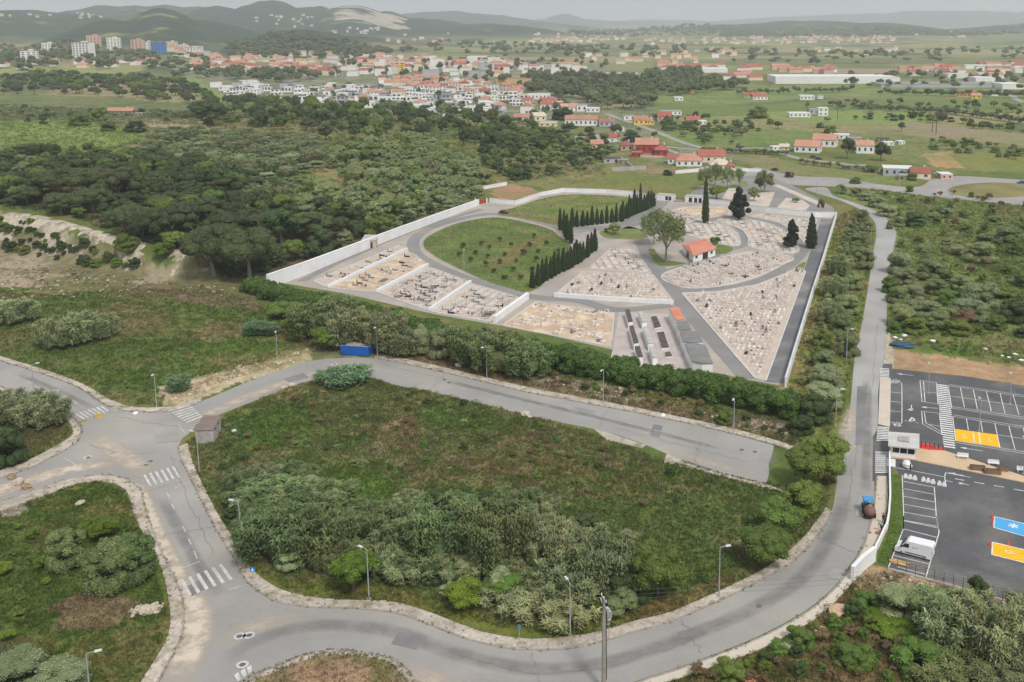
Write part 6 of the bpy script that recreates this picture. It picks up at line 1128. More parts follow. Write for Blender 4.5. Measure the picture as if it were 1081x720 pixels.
# ---- cypress rows and orchard of the cemetery
def row(px0, px1, n, hh, name):
    A, B = np.array(W(*px0)), np.array(W(*px1)); o = ['first', 'second', 'third', 'fourth', 'fifth', 'sixth', 'seventh', 'eighth', 'ninth', 'tenth', 'eleventh', 'twelfth', 'thirteenth', 'fourteenth', 'fifteenth', 'sixteenth', 'seventeenth', 'eighteenth', 'nineteenth', 'twentieth']
    for i in range(n):
        p = A+(B-A)*i/(n-1); plant('cypress', p[0]+random.gauss(0, .15), p[1]+random.gauss(0, .15), .05, 1.5*random.uniform(.75, 1.15), hh*random.uniform(.78, 1.12), f'{o[i]} cypress from the lower end of the {name}', 'cypresses of the '+name)
row((563, 304), (607, 280), 11, 7.6, 'front cypress row below the orchard'); row((609, 279), (628, 265), 7, 7.8, 'upper part of the front cypress row')
row((603, 257), (592, 243), 5, 9.0, 'short cypress row at the path bend'); row((604, 240), (656, 234), 11, 7.0, 'long cypress row along the upper lawn'); row((658, 232), (690, 218), 13, 7.6, 'dense cypress row near the gate'); row((664, 228), (676, 216), 3, 9.5, 'tall cypress trio near the gate')
OR = []
for i in range(6):
    for j in range(7):
        px = 474+j*17.5+i*10-(i*i)*.4; py = 292-i*10-(0)+ -j*2.0+6*math.sin(j*.5)
        OR.append((462+j*18+(5-i)*6, 262+i*9-j*4.2+ (j*j)*.35))
LA = LAWNS[0]
for px, py in OR:
    x, y = W(px, py)
    if inpoly(np.array([x]), np.array([y]), LA)[0] and dist_poly(np.array([x]), np.array([y]), LA)[0] > 3 and random.random() < .9: plant('darktree', x+random.gauss(0, .8), y+random.gauss(0, .8), .05, random.uniform(.9, 1.5), random.uniform(1.7, 2.6), 'small round olive sapling on the orchard lawn', 'olive saplings on the orchard lawn')
# ---- woods and scrub filled by species
def fill(px, n, kinds, rmin, rmax, asp, labels, group, gap=.75, seed=1, avoid=True):
    P = WP(px) if not isinstance(px[0], np.ndarray) else px; A = np.array(P); rng = random.Random(seed); k = tries = 0; cur = []
    while k < n and tries < n*40:
        tries += 1; x, y = rng.uniform(A[:, 0].min(), A[:, 0].max()), rng.uniform(A[:, 1].min(), A[:, 1].max())
        if not inpoly(np.array([x]), np.array([y]), P)[0]: continue
        r = rng.uniform(rmin, rmax)
        if any((x-q[0])**2+(y-q[1])**2 < ((r+q[2])*gap)**2 for q in cur): continue
        if avoid and any((x-q[0])**2+(y-q[1])**2 < (q[2]*.8)**2 for q in PLANTS[:260]): continue
        kd = rng.choice(kinds); plant(kd, x, y, z1(x, y), r, r*2*rng.uniform(*asp), labels[kd], group); cur.append((x, y, r)); k += 1
    return k
NL = dict(pale='pale grey-green bush', pine='round crowned pine', darktree='dark bushy tree', shrub='green shrub', oliveshrub='olive green shrub', darkshrub='dark green shrub', grey='silvery grey shrub', cane='pale cane thicket', caneg='green cane thicket', mid='leafy green tree', bright='bright green tree', olive='grey-green tree', airy='pale airy tree', brown='withered shrub')
def lab(where): return {k: v+' '+where for k, v in NL.items()}
cnt = []
cnt.append(fill([(0, 200), (60, 178), (150, 168), (250, 188), (330, 222), (420, 236), (400, 252), (300, 282), (230, 290), (180, 268), (130, 250), (60, 222), (0, 218)], 260, ['pine', 'darktree', 'pine', 'darkshrub', 'mid'], 2.4, 5.6, (.7, 1.0), lab('in the wood above the rock face'), 'trees of the wood above the rock face', .5, 3))
cnt.append(fill([(410, 236), (500, 200), (512, 203), (500, 210), (420, 242), (380, 256), (330, 272), (310, 272)], 60, ['shrub', 'darkshrub', 'oliveshrub', 'grey'], 1.5, 3.0, (.7, .95), lab('along the outside of the cemetery wall'), 'shrubs along the cemetery wall', .6, 4))
cnt.append(fill([(345, 160), (430, 146), (480, 164), (518, 190), (490, 206), (440, 226), (370, 226), (340, 222), (372, 196), (352, 178)], 380, ['pale', 'grey', 'pale', 'oliveshrub', 'pale', 'mid'], 2.2, 4.6, (.75, 1.05), lab('on the rounded scrub hill'), 'bushes on the rounded scrub hill', .42, 5))
cnt.append(fill([(205, 118), (260, 104), (340, 116), (420, 118), (500, 124), (540, 140), (520, 160), (440, 146), (340, 150), (225, 134)], 230, ['darktree', 'darktree', 'pine', 'mid', 'olive'], 3.2, 6.5, (.9, 1.4), lab('in the dark belt below the villas'), 'trees of the dark belt below the villas', .55, 6))
cnt.append(fill([(515, 134), (560, 136), (640, 150), (648, 165), (600, 184), (545, 192), (505, 172)], 240, ['darkshrub', 'mid', 'oliveshrub', 'darktree', 'mid'], 1.8, 4.2, (.7, 1.0), lab('on the slope below the village'), 'shrubs on the slope below the village', .5, 7))
cnt.append(fill([(0, 84), (60, 78), (180, 86), (215, 98), (235, 112), (190, 110), (100, 100), (0, 100)], 190, ['darktree', 'pine', 'mid', 'darktree'], 4.0, 8.0, (.7, 1.0), lab('in the wood beyond the meadow'), 'trees of the wood beyond the meadow', .6, 8))
cnt.append(fill([(165, 140), (230, 138), (340, 150), (350, 172), (310, 186), (260, 190), (200, 182), (120, 178), (150, 156)], 260, ['cane', 'pale', 'cane', 'cane', 'grey'], 2.6, 5.6, (.4, .65), lab('in the pale thickets of the upper slope'), 'thickets of the upper slope', .52, 9))
cnt.append(fill([(0, 160), (50, 160), (110, 164), (200, 180), (255, 190), (150, 172), (60, 180), (0, 200)], 70, ['darktree', 'shrub', 'darkshrub', 'oliveshrub'], 2.2, 4.6, (.7, 1.0), lab('at the meadow edge of the wood'), 'trees at the meadow edge of the wood', .6, 10))
cnt.append(fill([(290, 190), (350, 196), (340, 212), (300, 216), (262, 206)], 24, ['shrub', 'grey', 'oliveshrub'], 1.4, 3.0, (.6, .9), lab('around the clearing'), 'bushes around the clearing', .7, 11))
cnt.append(fill([(0, 112), (60, 114), (200, 120), (330, 136), (230, 134), (120, 126), (0, 124)], 60, ['shrub', 'darkshrub', 'cane', 'mid'], 2.0, 4.2, (.5, .8), lab('in the hedgerow beyond the meadow'), 'hedgerow bushes beyond the meadow', .8, 12))
cnt.append(fill([(905, 198), (1150, 216), (1190, 330), (1130, 370), (945, 350), (945, 262), (930, 220)], 150, ['shrub', 'oliveshrub', 'shrub', 'brown'], .8, 2.2, (.75, 1.05), lab('scattered low in the scrub right of the lane'), 'low bushes in the scrub right of the lane', .8, 13))
cnt.append(fill([(896, 236), (908, 230), (905, 262), (885, 300), (868, 360), (854, 410), (846, 408), (868, 330)], 100, ['shrub', 'oliveshrub', 'oliveshrub', 'grey'], .7, 1.3, (.9, 1.2), lab('in the narrow hedge between wall and lane'), 'bushes of the narrow hedge by the lane', .6, 14))
cnt.append(fill([(0, 232), (30, 234), (60, 250), (95, 262), (150, 285), (110, 283), (60, 274), (0, 264)], 80, ['shrub', 'darkshrub', 'darkshrub'], .9, 2.6, (.6, .85), lab('clinging to the rock face'), 'bushes clinging to the rock face', .8, 15))
cnt.append(fill([(700, 120), (760, 124), (820, 132), (800, 140), (760, 142), (700, 138)], 42, ['shrub', 'darkshrub'], 2.0, 4.0, (.6, .8), lab('in the bushy belt of the far meadow'), 'bushes in the far meadow belt', .8, 16))
cnt.append(fill([(985, 148), (1040, 152), (1110, 160), (1110, 174), (1040, 164), (980, 160)], 40, ['shrub', 'oliveshrub', 'mid'], 2.0, 4.0, (.6, .8), lab('along the field edge above the roundabout'), 'bushes along the field edge above the roundabout', .8, 17))
cnt.append(fill([(880, 126), (960, 120), (1081, 136), (1120, 142), (1120, 146), (1070, 141), (960, 128)], 50, ['mid', 'darkshrub'], 2.2, 4.0, (.6, .8), lab('in the long field hedge'), 'bushes of the long field hedge', .6, 18))
cnt.append(fill([(232, 528), (262, 498), (330, 500), (400, 548), (440, 530), (520, 526), (600, 548), (640, 575), (650, 640), (600, 656), (520, 640), (450, 622), (400, 610), (330, 606), (270, 588)], 110, ['caneg', 'cane', 'caneg', 'grey', 'darkshrub'], 1.3, 3.0, (.6, .85), lab('filling the reed band of the island'), 'reeds and shrubs filling the island band', .6, 21, False))
cnt.append(fill([(240, 440), (320, 408), (400, 404), (520, 432), (640, 470), (760, 510), (800, 530), (780, 570), (700, 560), (560, 520), (420, 500), (300, 490), (225, 500)], 130, ['darkshrub', 'shrub', 'brown', 'oliveshrub', 'brown'], .45, 1.1, (.5, .8), lab('low on the open part of the island'), 'small shrubs on the open part of the island', 1.1, 22))
cnt.append(fill([(0, 690), (60, 640), (40, 560), (0, 556)], 10, ['shrub', 'bright'], .8, 1.6, (.6, .8), lab('at the frame edge of the south-western block'), 'small shrubs of the south-western block', 1, 23))
cnt.append(fill([(700, 720), (760, 706), (840, 676), (905, 640), (960, 620), (990, 690), (960, 720)], 46, ['shrub', 'darkshrub', 'brown', 'shrub'], .6, 1.5, (.6, .85), lab('on the bank below the lower road'), 'shrubs on the bank below the lower road', .8, 24))
cnt.append(fill([(560, 398), (700, 432), (830, 462), (835, 450), (700, 416), (560, 388)], 34, ['shrub', 'brown', 'darkshrub'], .5, 1.2, (.6, .9), lab('on the bare bank below the hedge'), 'small shrubs on the bare bank', .9, 25))
print('FILL', cnt, sum(cnt))
# ---- long clipped hedge in front of the cemetery
HP = cat(WP([(262, 306), (300, 321), (360, 336), (417, 350), (460, 364), (507, 376), (553, 381), (633, 400), (660, 405), (740, 420), (810, 436), (838, 442)]), .8); rng = np.random.default_rng(5); mb = MB(); A = np.array(HP); T = np.gradient(A, axis=0); T /= np.linalg.norm(T, axis=1)[:, None]; Nn = np.stack([-T[:, 1], T[:, 0]], 1)
lb = []
for i in range(len(A)):
    s = i/len(A); hgt = (5.1+.8*vnoise(np.array([i*.16]), np.array([2.0]), 3)[0]); k = 1.0 if s > .22 else .72+.28*s/.22
    for q in range(6):
        o = rng.uniform(-1.6, 3.2); rz_ = rng.uniform(1.0, 1.7); p = A[i]+Nn[i]*o; lb.append((p[0], p[1], max(rz_*.6, hgt*k*rng.uniform(.42, 1.0)-rz_*.8), rz_, rz_, rz_*.85))
c0 = A[len(A)//2]; lb = [(x-c0[0], y-c0[1], z, a, b, c) for x, y, z, a, b, c in lb]
LD, LS = 1, 1
mb = crown(77, lb, 16, .24, core=.82, sp=.18, lobesp=.14)
t = thing('hedge', 'long dense green hedge along the front of the cemetery', 'hedge', (c0[0], c0[1], 0)); part('foliage', mb, M_['hedge'], t)
fmb = MB(); 
for q in range(26):
    i = rng.integers(int(len(A)*.4), len(A)-3); p = A[i]-Nn[i]*rng.uniform(-.3, 1.2)-c0; fmb.ball((p[0], p[1], rng.uniform(2.8, 3.8)), rng.uniform(.2, .4), 6, 4, jit=.4)
part('blossom', fmb, surf('pale_blossom', S(206, 206, 196), .9, .2, 3), t)
# ---- trees far off: single crowns on the plain plus woods that read as one mass
FARL = []
def farfill(px, n, r, asp, seed): 
    P = WP(px); A = np.array(P); rg = np.random.default_rng(seed); out = []
    while len(out) < n:
        x = rg.uniform(A[:, 0].min(), A[:, 0].max(), 400); y = rg.uniform(A[:, 1].min(), A[:, 1].max(), 400); ok = inpoly(x, y, P)
        for a, b in zip(x[ok], y[ok]): out.append((a, b, rg.uniform(*r), rg.uniform(*asp)))
    return out[:n]
FARL += farfill([(560, 92), (640, 92), (720, 84), (740, 92), (690, 104), (690, 116), (640, 118), (620, 112), (600, 104), (540, 98)], 200, (4, 8), (.8, 1.1), 1)
FARL += farfill([(560, 84), (660, 86), (740, 78), (740, 86), (660, 92), (560, 90)], 150, (5, 8), (.9, 1.3), 2)
FARL += farfill([(690, 88), (760, 86), (790, 92), (760, 98), (700, 102)], 90, (5, 8), (.8, 1.1), 3)
FARL += farfill([(300, 88), (360, 80), (330, 78), (200, 76), (180, 82), (240, 84)], 120, (4, 8), (.8, 1.1), 4)
FARL += farfill([(0, 48), (60, 46), (140, 52), (220, 64), (220, 76), (120, 74), (0, 78)], 260, (5, 9), (.7, 1.0), 5)
FARL += farfill([(240, 48), (330, 40), (420, 56), (400, 62), (330, 62), (240, 62)], 300, (6, 10), (.7, 1.0), 6)
FARL += farfill([(420, 46), (560, 48), (740, 52), (700, 62), (560, 62), (420, 56)], 160, (6, 11), (.7, 1.0), 7)
FARL += farfill([(740, 52), (900, 56), (1081, 50), (1130, 60), (900, 70), (740, 66)], 110, (6, 11), (.6, .9), 8)
FARL += farfill([(760, 33), (960, 31), (1100, 36), (960, 38), (760, 40)], 700, (9, 16), (.6, .9), 9)
FARL += farfill([(600, 28), (780, 30), (780, 36), (600, 38)], 300, (9, 16), (.6, .9), 10)
FARL += farfill([(360, 62), (640, 66), (640, 84), (520, 96), (360, 80)], 130, (4, 7), (.9, 1.3), 11)
FARL += farfill([(330, 90), (520, 96), (620, 112), (560, 126), (430, 120), (330, 110)], 70, (2.5, 4.5), (.8, 1.1), 12)
FARL += farfill([(690, 126), (790, 132), (780, 160), (650, 150)], 40, (2, 3.6), (.7, 1.0), 13)
FARL += farfill([(880, 82), (1081, 78), (1130, 88), (1081, 96), (900, 94)], 70, (4, 7), (.7, 1.0), 14)
FARL += farfill([(820, 118), (900, 108), (1081, 112), (1081, 126), (900, 122)], 36, (3, 5), (.7, 1.0), 15)
def rowfar(p0, p1, n, r): 
    A_, B_ = np.array(W(*p0)), np.array(W(*p1))
    for i in range(n): p = A_+(B_-A_)*(i+random.uniform(-.3, .3))/(n-1); FARL.append((p[0], p[1], random.uniform(r*.8, r*1.2), random.uniform(.7, 1.0)))
rowfar((930, 100), (1100, 104), 40, 4.5); rowfar((780, 100), (900, 97), 22, 4); rowfar((900, 114), (1010, 121), 40, 3); rowfar((1000, 120), (1081, 131), 26, 3.4); rowfar((880, 128), (960, 117), 0 or 2, 3); rowfar((740, 160), (830, 164), 34, 1.8); rowfar((845, 173), (960, 187), 18, 1.9); rowfar((560, 88), (640, 92), 20, 7); rowfar((480, 122), (560, 132), 30, 3)
far_protos = [crown(900+s, dome(900+s, 8, 1.0, .6, (.34, .5), .35), 26, .13, core=.85) for s in range(3)]
FARL.sort(key=lambda q: math.hypot(q[0], q[1])); FM = [p.mesh('crown', M_['far']) for p in far_protos]; TM = trunk_mesh(.5, .06, 5, 0).mesh('trunk', BARK); mf = MB(); nind = 0
for i, (x, y, r, a) in enumerate(FARL):
    zt = z1(x, y); dd = math.hypot(x, y)
    if dd < 1500 and nind < 285:
        w_ = 'among the villas' if dd < 700 and x < 60 else 'on the plain beyond the meadows' if x > 150 else 'in the town' if x < 60 else 'between fields and village'
        t = thing('distant_tree', 'small dark tree '+w_, 'tree', (x, y, zt), random.uniform(0, 6), 'distant trees '+w_, (r, r, r*a)); put('crown', FM[i % 3], t); put('trunk', TM, t); nind += 1
    else:
        s = far_protos[i % 3]
        for v, f in zip(s.v, []): pass
        V = np.concatenate(s.v); cc = np.concatenate(s.c); b = mf.n; q = np.concatenate(s.f[4]); mf.add(rotz(V*np.array((r, r, r*a)), random.uniform(0, 6))+np.array((x, y, zt)), q, cc*random.uniform(.8, 1.2))
print('FAR', len(FARL), nind)
tag(put('distant_woods', mf.mesh('distant_woods', M_['far'])), 'far-off woods and tree belts fading into the haze', 'woods', kind='stuff')
# ---- low plants: grass and weeds as ground cover
def blocked(x, y):
    b = np.zeros(x.shape, bool)
    for P in PAVED:
        A = np.array(P); m = (x > A[:, 0].min()) & (x < A[:, 0].max()) & (y > A[:, 1].min()) & (y < A[:, 1].max())
        if m.any(): k = np.where(m)[0]; b[k] |= inpoly(x[k], y[k], P)
    return b
def scatter(P, dens, seed, inlawn=False):
    A = np.array(P); rg = np.random.default_rng(seed); ar = (A[:, 0].max()-A[:, 0].min())*(A[:, 1].max()-A[:, 1].min()); n = int(ar*dens)
    x = rg.uniform(A[:, 0].min(), A[:, 0].max(), n); y = rg.uniform(A[:, 1].min(), A[:, 1].max(), n); ok = inpoly(x, y, P); x, y = x[ok], y[ok]
    if not inlawn: k = ~blocked(x, y); x, y = x[k], y[k]
    return x, y
def grass(name, label, spots, hmin, hmax, nb, wd, seed, kind='grass', z0=0.0, colk=1.0):
    x, y = spots; rg = np.random.default_rng(seed); n = len(x); c = gcol(x, y)*colk/ .2159; z = tz(x, y)+z0
    k = np.repeat(np.arange(n), nb); m = n*nb; th = rg.random(m)*6.283; h = rg.uniform(hmin, hmax, m)*(.5+vnoise(x/4, y/4, 8))[k]; sp = wd*2.2
    bx = x[k]+rg.normal(0, sp, m); by = y[k]+rg.normal(0, sp, m); ln_ = rg.uniform(.1, .8, m)*h; la = rg.random(m)*6.283
    v = np.stack([np.stack([bx-np.cos(th)*wd, by-np.sin(th)*wd, z[k]-.02], 1), np.stack([bx+np.cos(th)*wd, by+np.sin(th)*wd, z[k]-.02], 1), np.stack([bx+np.cos(la)*ln_, by+np.sin(la)*ln_, z[k]+h], 1)], 1).reshape(-1, 3)
    cc = c[k]*(1+rg.normal(0, .16, m))[:, None]*np.stack([1+rg.normal(0, .06, m), np.ones(m), np.ones(m)], 1); mb = MB(); mb.add(v, np.arange(3*m).reshape(m, 3), np.repeat(np.clip(cc, .05, 4), 3, 0)); tag(put(name, mb.mesh(name, M_['weed'])), label, kind, kind='stuff'); return n
def clumps(name, label, spots, rmin, rmax, nl, leaf, seed, pal=None, kind='ground cover', flat_=.6):
    x, y = spots; rg = np.random.default_rng(seed); n = len(x); c = gcol(x, y)/ .2159; z = tz(x, y); r = rg.uniform(rmin, rmax, n)*(.55+.9*vnoise(x/6, y/6, 18))
    if pal is not None: pi = rg.integers(0, len(pal), n); c = c*.4+np.array(pal)[pi]/.2159*.6
    k = np.repeat(np.arange(n), nl); m = n*nl; d = unit(m, rg); d[:, 2] = np.abs(d[:, 2]); p = d*(r[k]*(.6+.4*rg.random(m)))[:, None]; p[:, 2] *= flat_*1.3
    p += np.stack([x[k], y[k], z[k]], 1); nrm = d*.6+unit(m, rg)*.8; nrm /= np.linalg.norm(nrm, axis=1)[:, None]; tw = (1+rg.normal(0, .15, n))[k]
    mb = MB(); leaves(mb, p, nrm, leaf*(.6+.8*rg.random(m)), .55, rg, np.clip(c[k]*(tw*(1+rg.normal(0, .14, m)))[:, None]*1.05, .05, 4)); tag(put(name, mb.mesh(name, M_['weed'])), label, kind, kind='stuff'); return n
BIG = lambda *q: WP(q)
ISL = BIG((197, 466), (240, 436), (317, 404), (390, 398), (457, 414), (556, 438), (626, 458), (700, 486), (835, 515), (880, 505), (872, 545), (806, 603), (724, 642), (603, 674), (448, 647), (320, 631), (263, 599), (213, 512))
PALW = [S(96, 112, 52), S(116, 112, 70), S(88, 106, 50), S(108, 118, 64), S(114, 102, 68), S(100, 120, 48), S(92, 100, 58)]
ng = [grass('grass', 'tall dry and green grass of the island', scatter(ISL, 4.5, 1), .25, .7, 5, .05, 1), clumps('weeds', 'low weeds and brambles covering the island', scatter(ISL, .55, 2), .35, 1.0, 34, .13, 2, PALW)]
SWB = BIG((-60, 560), (0, 538), (95, 506), (134, 518), (157, 575), (180, 655), (160, 705), (100, 860), (-160, 860), (-160, 570)); ng += [grass('grass', 'green grass of the south-western block', scatter(SWB, 6, 3), .2, .55, 5, .045, 3), clumps('weeds', 'leafy weeds of the south-western block', scatter(SWB, .5, 4), .3, .8, 34, .11, 4)]
NWB = BIG((-90, 388), (0, 411), (62, 440), (78, 456), (50, 477), (0, 500), (-90, 530)); ng += [grass('grass', 'dry grass of the north-western block', scatter(NWB, 5, 5), .2, .6, 5, .05, 5), clumps('weeds', 'weeds of the north-western block', scatter(NWB, .4, 6), .3, .9, 30, .12, 6)]
FLD = BIG((-120, 300), (0, 306), (60, 312), (130, 304), (232, 308), (262, 314), (335, 352), (330, 366), (280, 382), (210, 420), (165, 430), (110, 422), (30, 386), (-120, 350)); ng += [grass('grass', 'green grass of the field left of the junction', scatter(FLD, 1.6, 7), .25, .6, 5, .07, 7), clumps('weeds', 'weed tussocks of the field left of the junction', scatter(FLD, .16, 8), .4, 1.1, 30, .16, 8)]
BNK = BIG((262, 318), (300, 335), (420, 360), (560, 386), (700, 418), (845, 446), (880, 440), (880, 460), (840, 474), (760, 450), (640, 424), (500, 396), (400, 374), (362, 372), (330, 372)); ng += [grass('grass', 'dry grass on the bank below the hedge', scatter(BNK, 2.5, 9), .25, .7, 5, .06, 9), clumps('weeds', 'weeds on the bank below the hedge', scatter(BNK, .35, 10), .3, .9, 30, .13, 10, PALW)]
SEB = BIG((645, 740), (744, 708), (806, 685), (858, 656), (905, 610), (940, 603), (1081, 642), (1250, 690), (1300, 860), (645, 860)); ng += [grass('grass', 'grass on the bank below the lower road', scatter(SEB, 6, 11), .2, .6, 5, .045, 11), clumps('weeds', 'brambles and weeds on the bank below the lower road', scatter(SEB, .8, 12), .35, 1.0, 36, .12, 12, PALW)]
SIS = BIG((260, 728), (298, 706), (348, 691), (381, 693), (421, 709), (440, 760), (250, 760)); ng += [grass('grass', 'dry grass on the small southern island', scatter(SIS, 6, 13), .2, .5, 5, .045, 13), clumps('weeds', 'withered weeds on the small southern island', scatter(SIS, .4, 14), .25, .6, 26, .1, 14)]
STR = BIG((884, 229), (903, 220), (922, 238), (917, 290), (905, 365), (885, 452), (850, 440), (832, 410), (846, 356), (871, 275)); ng += [grass('grass', 'grass in the strip between wall and lane', scatter(STR, 1.6, 15), .25, .6, 5, .08, 15), clumps('weeds', 'weeds in the strip between wall and lane', scatter(STR, .15, 16), .4, 1.0, 28, .16, 16)]
SCR = BIG((905, 197), (1150, 216), (1200, 400), (1081, 386), (940, 362), (940, 300), (950, 250), (935, 224)); ng += [grass('grass', 'rough grass of the scrub right of the lane', scatter(SCR, .8, 17), .3, .8, 5, .11, 17, colk=1.2), clumps('weeds', 'low scrub right of the lane', scatter(SCR, .14, 18), .5, 1.5, 30, .2, 18)]
SLP = BIG((0, 110), (200, 118), (520, 135), (640, 150), (640, 185), (520, 195), (430, 230), (300, 285), (230, 296), (60, 226), (0, 220)); ng += [clumps('undergrowth', 'undergrowth of the wooded slope', scatter(SLP, .05, 19), .8, 2.2, 26, .32, 19)]
LW = [cat(WP(LAWN_A), 2, True), cat(WP(LAWN_B), 2, True)]
for i, (P, l) in enumerate(zip(LW, ('uneven grass of the orchard lawn', 'uneven grass of the upper lawn'))): ng.append(grass('grass', l, scatter(P, 1.5, 30+i, True), .08, .28, 5, .07, 30+i, z0=.05))
ng.append(grass('grass', 'short turf in the strip beside the car park', scatter(GRSTRIP, 30, 40, True), .04, .1, 4, .04, 40, z0=.12, colk=1.0))
# weeds growing out of the pavements and kerb lines
wx, wy = [], []
for K, Q, ty in SIDE:
    K = resamp(cat(WP(K), 1.0), 500); Q = resamp(cat(WP(Q), 1.0), 500)
    for k, q in zip(K, Q):
        if random.random() < (.5 if ty == 'g' else .22): s = random.choice((-.02, .05, 1.0, 1.02, random.random())); wx.append(k[0]+(q[0]-k[0])*s+random.gauss(0, .1)); wy.append(k[1]+(q[1]-k[1])*s+random.gauss(0, .1))
for _ in range(1):
    x, y = np.array(wx), np.array(wy); rg = np.random.default_rng(50); n = len(x); nl = 14; r = rg.uniform(.12, .42, n); k = np.repeat(np.arange(n), nl); m = n*nl; d = unit(m, rg); d[:, 2] = np.abs(d[:, 2]); p = d*(r[k]*(.5+.5*rg.random(m)))[:, None]+np.stack([x[k], y[k], np.full(m, .1)], 1)
    pal = np.array([S(104, 112, 60), S(132, 116, 78), S(120, 100, 70), S(96, 108, 56)])/.2159; mb = MB(); leaves(mb, p, unit(m, rg), np.full(m, .08), .5, rg, np.clip(pal[rg.integers(0, 4, n)][k], .05, 4)); tag(put('weeds', mb.mesh('weeds', M_['weed'])), 'weeds growing along the kerbs and pavements', 'weeds', kind='stuff')
print('GROUND COVER', ng)
# ---- rock face below the wood
CL = cat(WP([(-60, 262), (0, 263), (35, 266), (62, 272), (100, 279), (125, 284), (150, 288), (180, 293)]), 1.0); CL = np.array(resamp(CL, 260)); T = np.gradient(CL, axis=0); T /= np.linalg.norm(T, axis=1)[:, None]; Nn = np.stack([-T[:, 1], T[:, 0]], 1)
V = []; F = []; nv = 26
for i, p in enumerate(CL):
    w = np.interp(p[0], XC, [15, 13, 9, 12, 25, 30, 40])
    for j in range(nv):
        s = j/(nv-1)*1.05; q = p+Nn[i]*w*s; V.append((q[0], q[1], 0))
V = np.array(V); V[:, 2] = tz(V[:, 0], V[:, 1]); ss = np.tile(np.linspace(0, 1.05, nv), len(CL)); u = np.repeat(np.arange(len(CL)), nv)
rid = fbm(V[:, 0]/2.2, V[:, 1]/2.2+V[:, 2]*.5, 120, 5)-.46; vis = (fbm(u/26, ss*1.2, 130, 3)-.40)*2.2; vis += np.where(u < 130, .22, -.02)+.55*sstep(.4, .85, ss)-.38
V[:, 2] += rid*1.5*np.sin(np.clip(ss, 0, 1)*np.pi)+np.clip(vis, -.9, .35)*np.sin(np.clip(ss/1.05, 0, 1)*np.pi)**.5-.05
I = np.arange(len(V)).reshape(len(CL), nv); mb = MB(); cc = np.ones((len(V), 3)); mb.add(V, np.stack([I[:-1, :-1].ravel(), I[1:, :-1].ravel(), I[1:, 1:].ravel(), I[:-1, 1:].ravel()], 1), cc)
struct('rock_face', mb, surf('chalky_rock', S(186, 174, 156), .95, .34, .9, .2, .22, .08, tint=S(112, 104, 76), tint_scale=.30, tint_amt=.85), True)

# ---- stony bare ground below the rock face and on the sandy strips
stx = []
for px, d_ in (([(-80, 268), (60, 282), (160, 297), (232, 303), (250, 312), (140, 312), (60, 318), (-80, 312)], .22), ([(167, 412), (233, 392), (300, 370), (330, 368), (300, 392), (240, 408), (190, 430)], .5), ([(560, 398), (640, 402), (690, 424), (640, 422), (590, 410)], .4), ([(725, 430), (838, 450), (835, 460), (780, 452)], .4), ([(895, 614), (940, 604), (1010, 618), (1081, 642), (1000, 626), (915, 634)], .8)):
    x, y = scatter(WP(px), d_, 70); stx.append(np.stack([x, y], 1))
stx = np.concatenate(stx); mb = MB(); rg = np.random.default_rng(71); base = MB(); base.ball((0, 0, 0), 1.0, 6, 4, jit=.6); BV = base.v[0]; BF = base.f[4][0]
for x, y in stx: r = .1+.5*rg.random()**3; mb.add(rotz(BV*np.array((r, r*rg.uniform(.6, 1), r*.5)), rg.random()*6)+np.array((x, y, z1(x, y)+r*.12)), BF, (1, 1, 1))
tag(put('stones', mb.mesh('stones', ROCK)), 'loose stones on the bare ground and sandy strips', 'stones', kind='stuff')
CLY = BIG((-80, 268), (60, 282), (160, 297), (232, 303), (250, 312), (140, 312), (60, 318), (-80, 312)); clumps('weeds', 'dry tussocks on the bare earth below the rock face', scatter(CLY, .10, 72), .3, .9, 26, .16, 72, PALW)
# ================================================================== houses, town, sheds
WALLC = {'white': surf('house_white', S(228, 226, 222), .85, .05, .5, .1, .05), 'cream': surf('house_cream', S(222, 208, 180), .85, .05, .5, .1, .05), 'grey': surf('house_grey', S(176, 176, 178), .85, .06, .5, .1, .05), 'yellow': surf('house_yellow', S(226, 190, 90), .85, .05, .5, .1, .05), 'red': surf('house_red', S(164, 70, 58), .85, .08, .5, .1, .05),
         'pink': surf('house_pink', S(214, 176, 156), .85, .05, .5, .1, .05), 'ochre': surf('house_ochre', S(206, 172, 122), .85, .05, .5, .1, .05), 'blue': surf('tower_blue', S(70, 126, 184), .6, .05, .5, .1, .05), 'stone': surf('rubble_stone', S(150, 134, 116), .95, .2, 1, .2, .12), 'tan': surf('house_tan', S(190, 174, 148), .85, .08, .6, .1, .06)}
ROOFC = {'orange': surf('roof_orange', S(182, 134, 114), .85, .14, 1.2, .15, .12, rnd=.12), 'red': surf('roof_red', S(162, 98, 84), .85, .14, 1.2, .15, .12, rnd=.12), 'brown': surf('roof_brown', S(146, 108, 92), .85, .14, 1.2, .15, .12, rnd=.1), 'grey': surf('roof_grey', S(150, 148, 146), .85, .1, 1, .15, .08, rnd=.1), 'dark': surf('roof_dark', S(84, 84, 88), .8, .1, 1, .15, .08), 'white': surf('roof_white', S(218, 218, 216), .8, .06, 1, .15, .05), 'pale': surf('roof_pale', S(204, 190, 170), .85, .08, 1, .15, .06)}
WINM = surf('window_dark', S(58, 64, 72), .3, .1, 1, .3, .1, spec=.6); CHIM = surf('chimney_white', S(214, 210, 204), .85)
GNAME = {}
